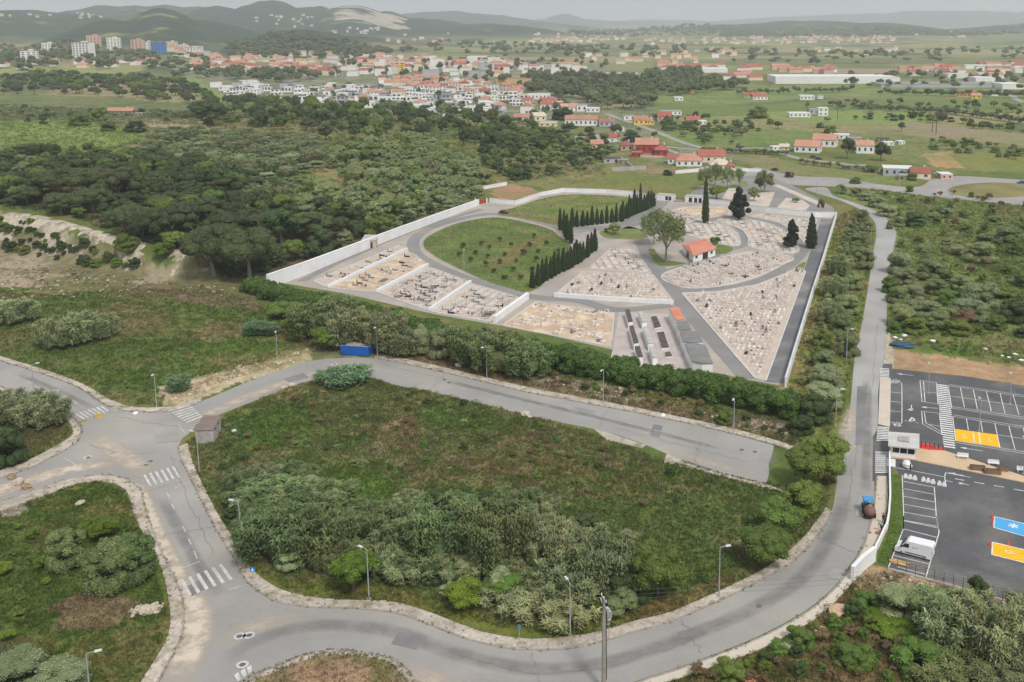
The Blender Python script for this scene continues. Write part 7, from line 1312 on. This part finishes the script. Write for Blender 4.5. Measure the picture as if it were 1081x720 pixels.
def gable(mb, w, d, z, rise, over=.4, hip=0.0, th=.14):
    a, b = w/2+over, d/2+over; hx = a-hip*b; z = z+.004
    v = [(-a, -b, z), (a, -b, z), (a, b, z), (-a, b, z), (-hx, 0, z+rise), (hx, 0, z+rise)]; v2 = [(p[0], p[1], p[2]+th) for p in v]; V = v+v2
    mb.add(V, [(6, 7, 11, 10), (8, 9, 10, 11), (0, 1, 7, 6), (1, 2, 8, 7), (2, 3, 9, 8), (3, 0, 6, 9), (3, 2, 1, 0)]); mb.add(V, [(7, 8, 11), (9, 6, 10)])
def house(x, y, rz, w, d, h, wall_, roof_, kind, label, group=None, name='house', catg='house', wins=True, chim=True, z=None):
    t = thing(name, label, catg, (x, y, (z1(x, y) if z is None else z)-.1), rz, group); mb = MB(); rise = d*.27
    if kind in ('gable', 'hip'):
        mb.box((0, 0, h/2), (w, d, h))
        if kind == 'gable': mb.add([(-w/2, -d/2, h), (-w/2, d/2, h), (-w/2, 0, h+rise*.97), (w/2, -d/2, h), (w/2, d/2, h), (w/2, 0, h+rise*.97)], [(0, 2, 1), (3, 4, 5)])
        part('walls', mb, WALLC[wall_], t); r = MB(); gable(r, w, d, h, rise, .4, .75 if kind == 'hip' else 0); rf = part('roof', r, ROOFC[roof_], t)
        if chim: c = MB(); c.box((w*.22, d*.12, h+rise+.1), (.7, .6, 1.6)); part('chimney', c, CHIM, rf)
    elif kind == 'villa':                                   # two stacked flat-roofed volumes
        k = random.choice((-1, 1)); mb.box((0, 0, h*.25), (w, d, h*.5)); mb.box((k*w*.12, d*.06, h*.75+.01), (w*.72, d*.84, h*.5)); part('walls', mb, WALLC[wall_], t)
        r = MB(); r.box((0, 0, h*.5+.012), (w*1.0, d*1.0, .02)) if False else r.box((k*w*.12, d*.06, h+.14), (w*.76, d*.88, .25)); part('roof', r, ROOFC[roof_], t)
    else:
        mb.box((0, 0, h/2), (w, d, h)); part('walls', mb, WALLC[wall_], t); r = MB(); r.box((0, 0, h+.14), (w+.3, d+.3, .27)); part('roof', r, ROOFC[roof_], t)
    if wins:
        fl = max(1, int(h/2.9)); n = max(2, int(w/3.4)); hh = h/fl
        for f in range(fl):
            up = kind == 'villa' and f >= fl/2; ww = w*.72 if up else w; xo = (k*w*.12 if up else 0); yo = (d*.06-d*.42 if up else -d/2) if kind == 'villa' else -d/2
            for q in range(n if not up else max(2, n-1)):
                nn = n if not up else max(2, n-1); m = MB(); wide = ww/nn*(.62 if kind == 'villa' else .34); m.box((xo-ww/2+ww*(q+.5)/nn, yo-.03, f*hh+hh*.55), (wide, .06, hh*(.5 if kind == 'villa' else .42))); part('window', m, WINM, t)
        m = MB(); m.box((-w/2-.03, 0, hh*.55), (.06, min(d*.3, 2.2), hh*.42)); part('window', m, WINM, t); m = MB(); m.box((w/2+.03, 0, hh*.55), (.06, min(d*.3, 2.2), hh*.42)); part('window', m, WINM, t)
    return t
def hpx(cx, cy, wpx, h, rz, dr, wall_, roof_, kind, label, **kw):   # centre of the house on the ground, apparent width in px
    x, y, z, t = hit(cx, cy); house(x, y, rz, wpx*t/FPX, dr, h, wall_, roof_, kind, label, **kw)
# ---- houses that can be told apart
for a in [
 (614, 132, 34, 5.6, -.05, 11, 'white', 'orange', 'gable', 'long white house with a red tiled roof and two rows of windows'), (557, 120, 13, 8.5, 1.5, 11, 'white', 'orange', 'gable', 'tall white gabled house facing the slope'), (579, 133, 18, 3.4, -.1, 9, 'cream', 'pale', 'flat', 'low beige building under the cream gabled house'), (568, 127, 13, 4.5, .5, 10, 'cream', 'pale', 'gable', 'cream gabled house beside the tall white one'), (551, 127, 16, 3.4, .0, 10, 'cream', 'orange', 'gable', 'low house with orange roof at the edge of the slope'),
 (569, 104, 24, 5.5, .05, 14, 'white', 'white', 'flat', 'white flat-roofed house with a dark gap at the side'), (545, 101, 13, 7.0, .0, 10, 'white', 'orange', 'hip', 'white house with an orange hipped roof beside the flat one'), (579, 110, 18, 4.5, .1, 11, 'cream', 'red', 'gable', 'red-roofed house behind the dark tree group'), (601, 117, 18, 4.5, .1, 11, 'white', 'orange', 'gable', 'white house with an orange roof above the long one'), (586, 115, 14, 4.0, -.2, 9, 'white', 'red', 'gable', 'small white house with a red roof left of the orange one'), (626, 118, 14, 4.2, .0, 10, 'white', 'white', 'flat', 'white flat house alone at the field edge'),
 (676, 131, 15, 4.6, .1, 10, 'yellow', 'orange', 'gable', 'yellow house with an orange roof'), (686, 131, 8, 3.4, .1, 8, 'yellow', 'orange', 'hip', 'small yellow annex of the yellow house'), (701, 127, 14, 4.4, .0, 12, 'pink', 'red', 'gable', 'pinkish house with red roof below the bare bank'), (708, 121, 22, 4.0, .0, 12, 'white', 'grey', 'flat', 'pale grey shed against the bare bank'), (664, 126, 12, 3.6, .1, 9, 'white', 'grey', 'flat', 'white shed with a grey roof left of the yellow house'), (731, 130, 15, 3.6, .1, 10, 'white', 'red', 'gable', 'white house with red roof in the meadow corner'), (741, 131, 8, 3.2, .1, 8, 'white', 'white', 'flat', 'white annex in the meadow corner'), (652, 138, 12, 3.0, .2, 9, 'white', 'pale', 'flat', 'white garage by the round tree'),
 (628, 149, 42, 3.0, .06, 12, 'white', 'grey', 'flat', 'long low white shed with grey roof beside the lane'), (630, 157, 13, 4.0, .1, 9, 'cream', 'orange', 'gable', 'cream house with orange roof behind the grey-green tree'), (647, 149, 11, 3.8, -.3, 8, 'white', 'red', 'gable', 'small white house with red roof by the long shed'), (640, 133, 16, 4.2, .1, 9, 'grey', 'brown', 'gable', 'greyish house with a brown roof right of the long house'), (661, 158, 13, 3.8, .1, 9, 'tan', 'red', 'hip', 'tan house with a red roof by the lane'), (683, 160, 24, 6.0, -.05, 13, 'red', 'orange', 'gable', 'large red house with orange roof and upper terrace'), (698, 163, 14, 4.0, -.05, 12, 'red', 'red', 'hip', 'red wing of the large red house'), (672, 165, 11, 3.2, -.05, 8, 'red', 'red', 'flat', 'low red garage with a flat roof'), (645, 171, 17, 2.8, .15, 8, 'grey', 'dark', 'flat', 'dark-roofed carport below the grey-green tree'), (657, 172, 12, 2.4, .15, 6, 'stone', 'grey', 'flat', 'grey ramp-like shed next to the carport'),
 (727, 174, 27, 3.8, -.05, 12, 'white', 'orange', 'hip', 'white bungalow with a bright orange hipped roof'), (711, 172, 12, 3.6, -.05, 9, 'white', 'red', 'gable', 'small white house left of the orange bungalow'), (751, 170, 28, 4.2, -.05, 12, 'cream', 'red', 'gable', 'cream house with a long red roof and white windows'), (760, 178, 22, 3.2, -.05, 10, 'cream', 'pale', 'hip', 'cream bungalow with a pale roof by the white garden wall'), (770, 179, 9, 3.0, .2, 7, 'tan', 'red', 'hip', 'tiny red-roofed annex of the cream bungalow'),
 (853, 160, 26, 4.6, -.35, 12, 'white', 'orange', 'gable', 'white farmhouse with an orange roof and a porch'), (871, 154, 24, 5.5, -.35, 12, 'white', 'orange', 'gable', 'larger white farmhouse behind the one with the porch'), (912, 161, 18, 5.8, -.1, 10, 'white', 'orange', 'gable', 'white house with orange roof between two dark trees'), (947, 184, 30, 4.6, -.2, 12, 'grey', 'white', 'flat', 'grey shed with a broad white roof near the roundabout'), (971, 187, 20, 3.4, -.2, 9, 'cream', 'red', 'gable', 'red-roofed shed beside the white-roofed one'), (955, 189, 14, 2.6, -.2, 7, 'stone', 'grey', 'flat', 'low stone yard building under the white roof'), (997, 188, 12, 3.0, .0, 8, 'pink', 'white', 'flat', 'pink and white kiosk-like hut at the roundabout'),
 (888, 146, 16, 3.4, -.2, 8, 'white', 'white', 'flat', 'white outbuilding behind the farmhouses'), (902, 149, 14, 2.8, -.2, 8, 'grey', 'grey', 'flat', 'grey lean-to behind the farmhouses'), (932, 149, 12, 2.6, -.1, 7, 'stone', 'dark', 'flat', 'dark-roofed barn at the field edge'), (937, 153, 11, 2.4, .0, 6, 'white', 'white', 'flat', 'little white-roofed shelter left of its twin'), (950, 152, 7, 2.4, .3, 5, 'white', 'white', 'flat', 'smaller white-roofed shelter in the field'), (819, 158, 10, 2.6, .2, 6, 'white', 'white', 'flat', 'white roadside hut on the lane'), (828, 158, 10, 2.6, -.3, 6, 'cream', 'pale', 'gable', 'cream roadside hut on the lane'), (903, 178, 22, 2.2, -.25, 5, 'stone', 'grey', 'flat', 'long stone pen in front of the white house'),
 (129, 120, 27, 3.2, -.02, 9, 'stone', 'orange', 'gable', 'stone ruin with an orange roof alone in the scrub'), (147, 122, 9, 2.4, .1, 6, 'stone', 'grey', 'flat', 'roofless annex of the stone ruin'),
 (801, 105, 16, 4.2, .2, 10, 'white', 'red', 'gable', 'white farmhouse with red roof in the far tree belt'), (792, 103, 12, 4, -.2, 9, 'tan', 'red', 'gable', 'tan farm building in the far tree belt'), (851, 105, 15, 5, .0, 12, 'white', 'white', 'flat', 'white box-shaped barn in the far meadow'), (865, 104, 6, 4, .1, 8, 'white', 'grey', 'flat', 'small barn right of the white box'), (843, 123, 22, 4, .0, 12, 'white', 'white', 'flat', 'white workshop in the farm yard'), (868, 122, 10, 8, .0, 8, 'white', 'white', 'flat', 'tall white tanks building in the farm yard'), (858, 120, 10, 5, .0, 10, 'grey', 'grey', 'flat', 'grey workshop in the farm yard'), (1019, 102, 18, 4, -.4, 10, 'ochre', 'red', 'gable', 'ochre farmhouse with a red roof by the long hedge'), (1030, 104, 10, 4, -.2, 9, 'yellow', 'orange', 'gable', 'yellow annex by the long hedge'), (1048, 101, 10, 4, .0, 9, 'white', 'red', 'gable', 'white farmhouse by the pale track'), (716, 106, 9, 4, .1, 10, 'white', 'white', 'flat', 'white hut under the bare bank'), (729, 98, 7, 5, .0, 9, 'ochre', 'orange', 'gable', 'ochre house in the tree belt')]: hpx(a[0], a[1], a[2], a[3]*.85, *a[4:], name='house', catg='house')
for cx, cy, w, h, d_, wl, rf, l in ((875, 87, 122, 9, 60, 'white', 'white', 'very long white warehouse on the plain'), (935, 87, 20, 8, 50, 'white', 'pale', 'gabled end hall of the white warehouse'), (990, 91, 130, 4, 50, 'grey', 'grey', 'long grey greenhouse roof beside the warehouse'), (1063, 93, 22, 6, 40, 'white', 'white', 'white hall at the end of the greenhouses'), (1036, 88, 20, 8, 30, 'white', 'white', 'white office block behind the greenhouses'), (745, 76, 44, 6, 40, 'white', 'white', 'white factory hall left of the tiled terrace'), (1010, 82, 24, 6, 30, 'white', 'pale', 'pale hall in the far right town'), (655, 82, 36, 6, 40, 'grey', 'pale', 'pale hall at the far edge of town'), (380, 60, 26, 6, 40, 'white', 'pale', 'long white hall below the quarry hill'), (505, 63, 20, 7, 40, 'white', 'white', 'white hall at the back of the town'), (555, 88, 60, 7, 24, 'ochre', 'brown', 'long ochre warehouse with a brown roof in the town'), (590, 86, 20, 6, 30, 'grey', 'grey', 'grey hall at the end of the ochre warehouse')):
    hpx(cx, cy, w, h, random.uniform(-.06, .02), d_, wl, rf, 'flat', l, name='warehouse', catg='warehouse', wins=False)
def tower(cx, cy, w, h, d_, wl, rf, l, rz):
    x, y, z, t = hit(cx, cy); W_ = w*t/FPX*.92; o = thing('apartment_block', l, 'apartment block', (x, y, z-.3), rz); mb = MB(); mb.box((0, 0, h/2), (W_, d_, h)); mb.box((W_*.1, 0, h+1.2), (W_*.3, d_*.4, 2.4)); part('walls', mb, WALLC[wl], o); r = MB(); r.box((0, 0, h+.3), (W_+.6, d_+.6, .6)); part('roof', r, ROOFC[rf], o); nf = int(h/3)
    for f in range(nf):
        for s in range(max(2, int(W_/6))): m = MB(); n = max(2, int(W_/6)); m.box((-W_/2+W_*(s+.5)/n, -d_/2-.05, f*3+1.7), (W_/n*.5, .1, 1.4)); part('window', m, WINM, o)
for a in ((32, 66, 17, 19, 14, 'white', 'orange', 'lowest white apartment tower at the left end of the ridge', .3), (52, 53, 13, 17, 14, 'white', 'grey', 'pale tower above the lowest one', .1), (89, 61, 22, 27, 16, 'white', 'orange', 'broadest white tower with balconies and an orange top', -.2), (100, 50, 14, 26, 14, 'pink', 'orange', 'tower with a terracotta crown behind the broadest one', .2), (121, 53, 14, 26, 14, 'white', 'pale', 'slim white tower left of the terracotta block', .25), (146, 53, 13, 22, 14, 'pink', 'orange', 'terracotta apartment block beside the blue one', .0), (168, 57, 15, 24, 14, 'blue', 'orange', 'tower wrapped in bright blue netting', .05), (182, 54, 10, 20, 14, 'cream', 'orange', 'cream tower right of the blue one', .0), (157, 52, 9, 16, 12, 'white', 'orange', 'low white tower left of the blue one', .0), (420, 76, 16, 15, 14, 'yellow', 'pale', 'yellow apartment block in the town', .1), (205, 56, 14, 12, 14, 'white', 'orange', 'white block at the foot of the blue tower', .1), (194, 54, 10, 14, 12, 'white', 'orange', 'orange-topped white block next to the cream tower', .0)): tower(*a)
# ---- rows and quarters filled with houses
CNT = {}
def quarter(px, n, kinds, where, seed, size, gap, ang, group, wins=True, name='house', catg='house'):
    P = WP(px); A = np.array(P); rg = random.Random(seed); cur = []; tr = 0
    while len(cur) < n and tr < n*60:
        tr += 1; x, y = rg.uniform(A[:, 0].min(), A[:, 0].max()), rg.uniform(A[:, 1].min(), A[:, 1].max())
        if not inpoly(np.array([x]), np.array([y]), P)[0]: continue
        w = rg.uniform(*size[0]); d_ = rg.uniform(*size[1]); h = rg.choice(size[2])
        if any(abs(x-q[0]) < (w+q[2])/2+gap and abs(y-q[1]) < (d_+q[3])/2+gap for q in cur): continue
        cur.append((x, y, w, d_)); wl, rf, kd = rg.choice(kinds); random.seed(tr); far_ = math.hypot(x, y) > 1250
        adj = {'villa': 'cubic villa with a flat '+rf+' roof', 'flat': 'flat '+rf+'-roofed house', 'gable': 'house with a pitched '+rf+' roof', 'hip': 'house with a hipped '+rf+' roof'}[kd]
        house(x, y, ang+rg.uniform(-.12, .12)+(math.pi/2 if rg.random() < .3 and kd != 'row' else 0), w, d_, h, wl, rf, kd, f'{"two-storey" if h > 4.9 else "low"} {wl} {adj} {where}', group, name, catg, wins and not far_, not far_)
    CNT[group] = len(cur)
VIL = [('white', 'white', 'villa'), ('white', 'grey', 'villa'), ('white', 'white', 'villa'), ('grey', 'dark', 'villa'), ('white', 'dark', 'villa'), ('white', 'white', 'flat')]
MIX = [('white', 'white', 'villa'), ('white', 'grey', 'flat'), ('white', 'pale', 'villa'), ('white', 'orange', 'gable'), ('white', 'orange', 'hip'), ('cream', 'red', 'gable'), ('white', 'white', 'villa'), ('white', 'white', 'villa'), ('white', 'grey', 'villa'), ('cream', 'orange', 'hip'), ('white', 'red', 'gable')]
REDR = [('white', 'orange', 'gable'), ('cream', 'orange', 'gable'), ('white', 'red', 'hip'), ('pink', 'orange', 'gable'), ('cream', 'red', 'gable')]
APT = [('white', 'white', 'flat'), ('white', 'pale', 'flat'), ('white', 'orange', 'gable'), ('white', 'grey', 'flat'), ('white', 'pale', 'flat'), ('cream', 'orange', 'hip'), ('white', 'red', 'gable'), ('grey', 'grey', 'flat'), ('white', 'white', 'flat')]
quarter([(224, 92), (262, 88), (330, 92), (340, 106), (330, 118), (270, 108), (240, 104)], 36, VIL, 'on the slope above the pines', 1, ((10, 15), (9, 12), (5.6, 6.2)), 3.0, .1, 'villas above the pines', name='villa', catg='villa')
quarter([(345, 92), (400, 96), (470, 100), (530, 108), (535, 122), (470, 123), (420, 116), (370, 112), (345, 104)], 80, VIL+VIL+MIX[:5], 'in the front rows of the town', 2, ((9, 14), (8, 11), (5.6, 6.2)), 1.8, .05, 'houses in the front rows of the town', name='villa', catg='villa')
quarter([(405, 84), (480, 84), (525, 92), (560, 102), (560, 118), (530, 106), (470, 98), (400, 94)], 74, MIX+MIX+REDR, 'in the middle of the town', 3, ((9, 14), (9, 12), (4.2, 5.8, 6.4)), 1.5, .05, 'houses in the middle of the town')
quarter([(200, 68), (260, 70), (330, 72), (358, 76), (356, 82), (300, 79), (240, 76), (200, 74)], 46, REDR, 'in the terraces above the villas', 4, ((11, 19), (10, 13), (5.6, 7.5)), 1.0, -.05, 'tiled terraces above the villas')
quarter([(355, 62), (430, 62), (520, 66), (620, 72), (620, 80), (520, 82), (430, 82), (360, 80)], 80, APT, 'at the back of the town', 5, ((14, 26), (11, 16), (6, 9, 11)), 4, .05, 'blocks at the back of the town')
quarter([(0, 69), (50, 66), (120, 66), (160, 66), (170, 70), (90, 72), (0, 74)], 16, REDR+APT, 'below the ridge towers', 6, ((12, 20), (10, 14), (4.5, 6)), 5, 0, 'houses below the ridge towers')
quarter([(180, 54), (210, 52), (220, 58), (205, 62), (185, 60)], 16, APT, 'on the hill behind the blue tower', 7, ((12, 20), (11, 14), (7, 10)), 4, 0, 'houses on the hill behind the blue tower')
quarter([(985, 76), (1040, 70), (1081, 68), (1130, 66), (1130, 82), (1081, 84), (1020, 84)], 46, REDR+APT, 'in the town on the far right plain', 8, ((14, 26), (11, 16), (4.5, 6, 7)), 6, 0, 'houses on the far right plain')
quarter([(700, 70), (780, 71), (880, 74), (880, 78), (790, 75), (700, 75)], 26, REDR, 'in the tiled row left of the warehouse', 9, ((20, 32), (12, 16), (5, 6.5)), 3, 0, 'tiled row left of the warehouse')
quarter([(955, 74), (1000, 72), (1005, 80), (960, 80)], 12, REDR, 'in the hamlet left of the far town', 10, ((14, 24), (11, 14), (4.5, 6)), 8, 0, 'hamlet left of the far town')
quarter([(760, 80), (800, 79), (810, 84), (770, 86)], 5, REDR, 'in the hamlet before the warehouse', 11, ((16, 24), (11, 14), (4.5, 6)), 8, 0, 'hamlet before the warehouse')
quarter([(570, 110), (620, 112), (615, 126), (575, 124)], 5, MIX, 'in the village under the town', 12, ((9, 12), (8, 10), (4.2, 5.6)), 3, 0, 'village houses under the town')
# villages several kilometres off read as specks
mv = MB(); rg = random.Random(9); nv_ = 0
for px, n in (([(790, 42), (830, 33), (880, 33), (945, 40), (900, 44), (820, 46)], 170), ([(680, 44), (790, 40), (790, 45), (690, 47)], 40), ([(590, 38), (660, 36), (640, 44), (560, 46)], 60), ([(960, 36), (1020, 34), (1010, 40), (960, 40)], 22), ([(262, 16), (322, 18), (318, 26), (270, 24)], 9), ([(0, 14), (60, 14), (110, 20), (40, 20)], 10), ([(80, 15), (130, 14), (130, 18), (90, 19)], 8), ([(292, 18), (330, 22), (325, 30), (305, 28)], 8), ([(345, 30), (420, 30), (425, 36), (350, 36)], 16), ([(840, 54), (900, 52), (960, 54), (900, 58)], 10), ([(680, 54), (780, 54), (780, 60), (690, 62)], 18), ([(360, 64), (520, 66), (560, 70), (400, 72)], 40), ([(200, 62), (360, 58), (360, 68), (220, 68)], 60), ([(400, 36), (480, 40), (440, 46)], 8), ([(620, 60), (760, 58), (760, 66), (640, 68)], 16)):
    for _ in range(n):
        x, y = W(rg.uniform(min(p[0] for p in px), max(p[0] for p in px)), rg.uniform(min(p[1] for p in px), max(p[1] for p in px)))
        r = math.hypot(x, y)
        if r > 9000 or r < 900: continue
        z = z1(x, y); s = 1 if r < 2600 or z < 20 else .7; w, d_, h = rg.uniform(9, 20)*s, rg.uniform(9, 14)*s, rg.choice((4, 6, 7, 9)); a = rg.uniform(-.4, .4); mv.box((x, y, z+h/2-.5), (w, d_, h), a, mi=rg.choice((0, 1, 1, 1)))
        g = MB(); gable(g, w, d_, 0, d_*.22); vv = np.concatenate(g.v[:1]); b0 = rotz(vv, a)+np.array((x, y, z+h-.5)); mv.add(b0, g.f[4][0], (1, 1, 1), rg.choice((2, 2, 3))); mv.add(b0, g.f[3][0]-g.f[3][0].min()+0 if False else [(7, 8, 11), (9, 6, 10)], (1, 1, 1), 2); nv_ += 1
tag(put('distant_villages', mv.mesh('distant_villages', [WALLC['white'], WALLC['cream'], ROOFC['orange'], ROOFC['grey']])), 'hamlets and villages scattered over the far hills and plain', 'villages', kind='stuff')
print('TOWN', CNT, nv_)
# ---- garden walls by the village and the pylons
wall([(646, 181), (665, 180), (682, 179)], 2.2, .4, 'garden_wall', 'grey concrete garden wall below the carport', mat=CONC); wall([(684, 183.5), (713, 183)], 2.6, .4, 'garden_wall', 'tan garden wall right of the grey concrete one', mat=surf('tan_wall', S(172, 154, 130), .9)); wall([(713, 183.5), (735, 181.5), (748, 179)], 1.8, .4, 'garden_wall', 'white garden wall below the orange bungalow'); wall([(772, 181), (790, 181), (803, 181.5)], 1.6, .4, 'garden_wall', 'white garden wall beside the small garden tree'); wall([(676, 166), (700, 167), (706, 168)], 1.4, .4, 'garden_wall', 'pink garden wall in front of the large red house', mat=WALLC['pink']); wall([(655, 168), (668, 178)], 1.6, .5, 'garden_wall', 'grey garden wall climbing beside the carport', mat=CONC)
def pylon(px, py, h, l):
    x, y = W(px, py); t = thing('wooden_pole', l, 'utility pole', (x, y, 0)); m = MB(); m.tube([(0, 0, 0), (0, 0, h)], [.35, .25], 7); part('pole', m, surf('pole_wood', S(110, 98, 86), .9), t); m = MB(); m.box((0, 0, h-.8), (3.4, .25, .25)); part('cross_arm', m, surf('pole_wood', S(110, 98, 86)), t)
pylon(988, 142, 20, 'tall bare pole in the field beside the brownish tree'); pylon(984, 140, 13, 'shorter bare pole beside the tall one'); pylon(852, 123, 13, 'pole in front of the farm yard workshop'); pylon(812, 100, 11, 'pole beside the far farmhouse'); pylon(884, 126, 12, 'pole at the right end of the farm yard'); pylon(883, 116, 10, 'pole behind the farm yard')
# ================================================================== haze, sky, sun, camera
mb = MB(); HX, HZ0, HZ1 = 17500, -3.0, 330.0
mb.box((0, HX/2-400, (HZ0+HZ1)/2), (2*HX, HX+800+1500, HZ1-HZ0))
m = bpy.data.materials.new('haze_air'); t = nt(m); out = N(t, 'ShaderNodeOutputMaterial'); v = N(t, 'ShaderNodeVolumePrincipled')
v.inputs['Color'].default_value = (.91, .95, 1.0, 1); v.inputs['Density'].default_value = HAZE; v.inputs['Anisotropy'].default_value = .1
t.links.new(v.outputs[0], out.inputs['Volume'])
if HAZE > 0: struct('haze', mb, m, kind='stuff')
w = bpy.data.worlds.new('World'); bpy.context.scene.world = w; w.use_nodes = True; t = w.node_tree; t.nodes.clear()
SUN_EL, SUN_AZ = R(52), R(150)                  # azimuth clockwise from +Y: the sun stands behind the camera to the right
out = N(t, 'ShaderNodeOutputWorld'); bg = N(t, 'ShaderNodeBackground', _Strength=SKYS); sk = N(t, 'ShaderNodeTexSky', sky_type='NISHITA', sun_disc=False)
sk.sun_elevation = SUN_EL; sk.sun_rotation = SUN_AZ; sk.air_density = 1.6; sk.dust_density = 6.0; sk.ozone_density = 1.0
hs = N(t, 'ShaderNodeHueSaturation', _Saturation=.28); t.links.new(sk.outputs[0], hs.inputs['Color'])
tc = N(t, 'ShaderNodeTexCoord'); mp_ = N(t, 'ShaderNodeMapping'); mp_.inputs['Scale'].default_value = (1.5, 1.5, 9); n = N(t, 'ShaderNodeTexNoise', _Scale=2.2, _Detail=5.0)
t.links.new(tc.outputs['Generated'], mp_.inputs[0]); t.links.new(mp_.outputs[0], n.inputs[0])
r = N(t, 'ShaderNodeMapRange'); r.inputs[1].default_value = .3; r.inputs[2].default_value = .7; r.inputs[3].default_value = .90; r.inputs[4].default_value = 1.08; t.links.new(n.outputs[0], r.inputs[0])
cl = N(t, 'ShaderNodeMix', data_type='RGBA'); cl.inputs[0].default_value = CLOUD; cl.inputs[7].default_value = (*CLOUDC, 1); t.links.new(hs.outputs[0], cl.inputs[6])
vm = N(t, 'ShaderNodeVectorMath', operation='SCALE'); t.links.new(cl.outputs[2], vm.inputs[0]); t.links.new(r.outputs[0], vm.inputs['Scale'])
t.links.new(vm.outputs[0], bg.inputs[0]); t.links.new(bg.outputs[0], out.inputs[0])
sl = bpy.data.lights.new('sun', 'SUN'); sl.energy = SUNS; sl.angle = R(10); sl.color = (1.0, .965, .91); so = bpy.data.objects.new('sun', sl); C.objects.link(so)
dv = Vector((math.sin(SUN_AZ)*math.cos(SUN_EL), math.cos(SUN_AZ)*math.cos(SUN_EL), math.sin(SUN_EL))); so.rotation_euler = dv.to_track_quat('Z', 'Y').to_euler(); so.location = (0, 0, 300)
cd = bpy.data.cameras.new('camera'); co = bpy.data.objects.new('camera', cd); C.objects.link(co); co.location = (0, 0, CAMH); co.rotation_euler = (math.pi/2-PITCH, 0, 0)
cd.sensor_fit = 'HORIZONTAL'; cd.sensor_width = 36; cd.lens = 36*FPX/1081; cd.shift_x = (540.5-X0)/1081; cd.shift_y = -(360-Y0)/1081; cd.clip_start = 1; cd.clip_end = 60000
sc = bpy.context.scene; sc.camera = co
vs = sc.view_settings; vs.view_transform = 'Standard'; vs.look = 'None'; vs.gamma = 1; vs.use_curve_mapping = False; vs.exposure = EXPO
cy = sc.cycles; cy.max_bounces = 4; cy.diffuse_bounces = 2; cy.glossy_bounces = 1; cy.transmission_bounces = 2; cy.transparent_max_bounces = 8; cy.volume_bounces = 1
cy.use_denoising = True; cy.caustics_reflective = False; cy.caustics_refractive = False
try: cy.denoising_prefilter = 'ACCURATE'; cy.denoising_input_passes = 'RGB_ALBEDO_NORMAL'
except Exception: pass
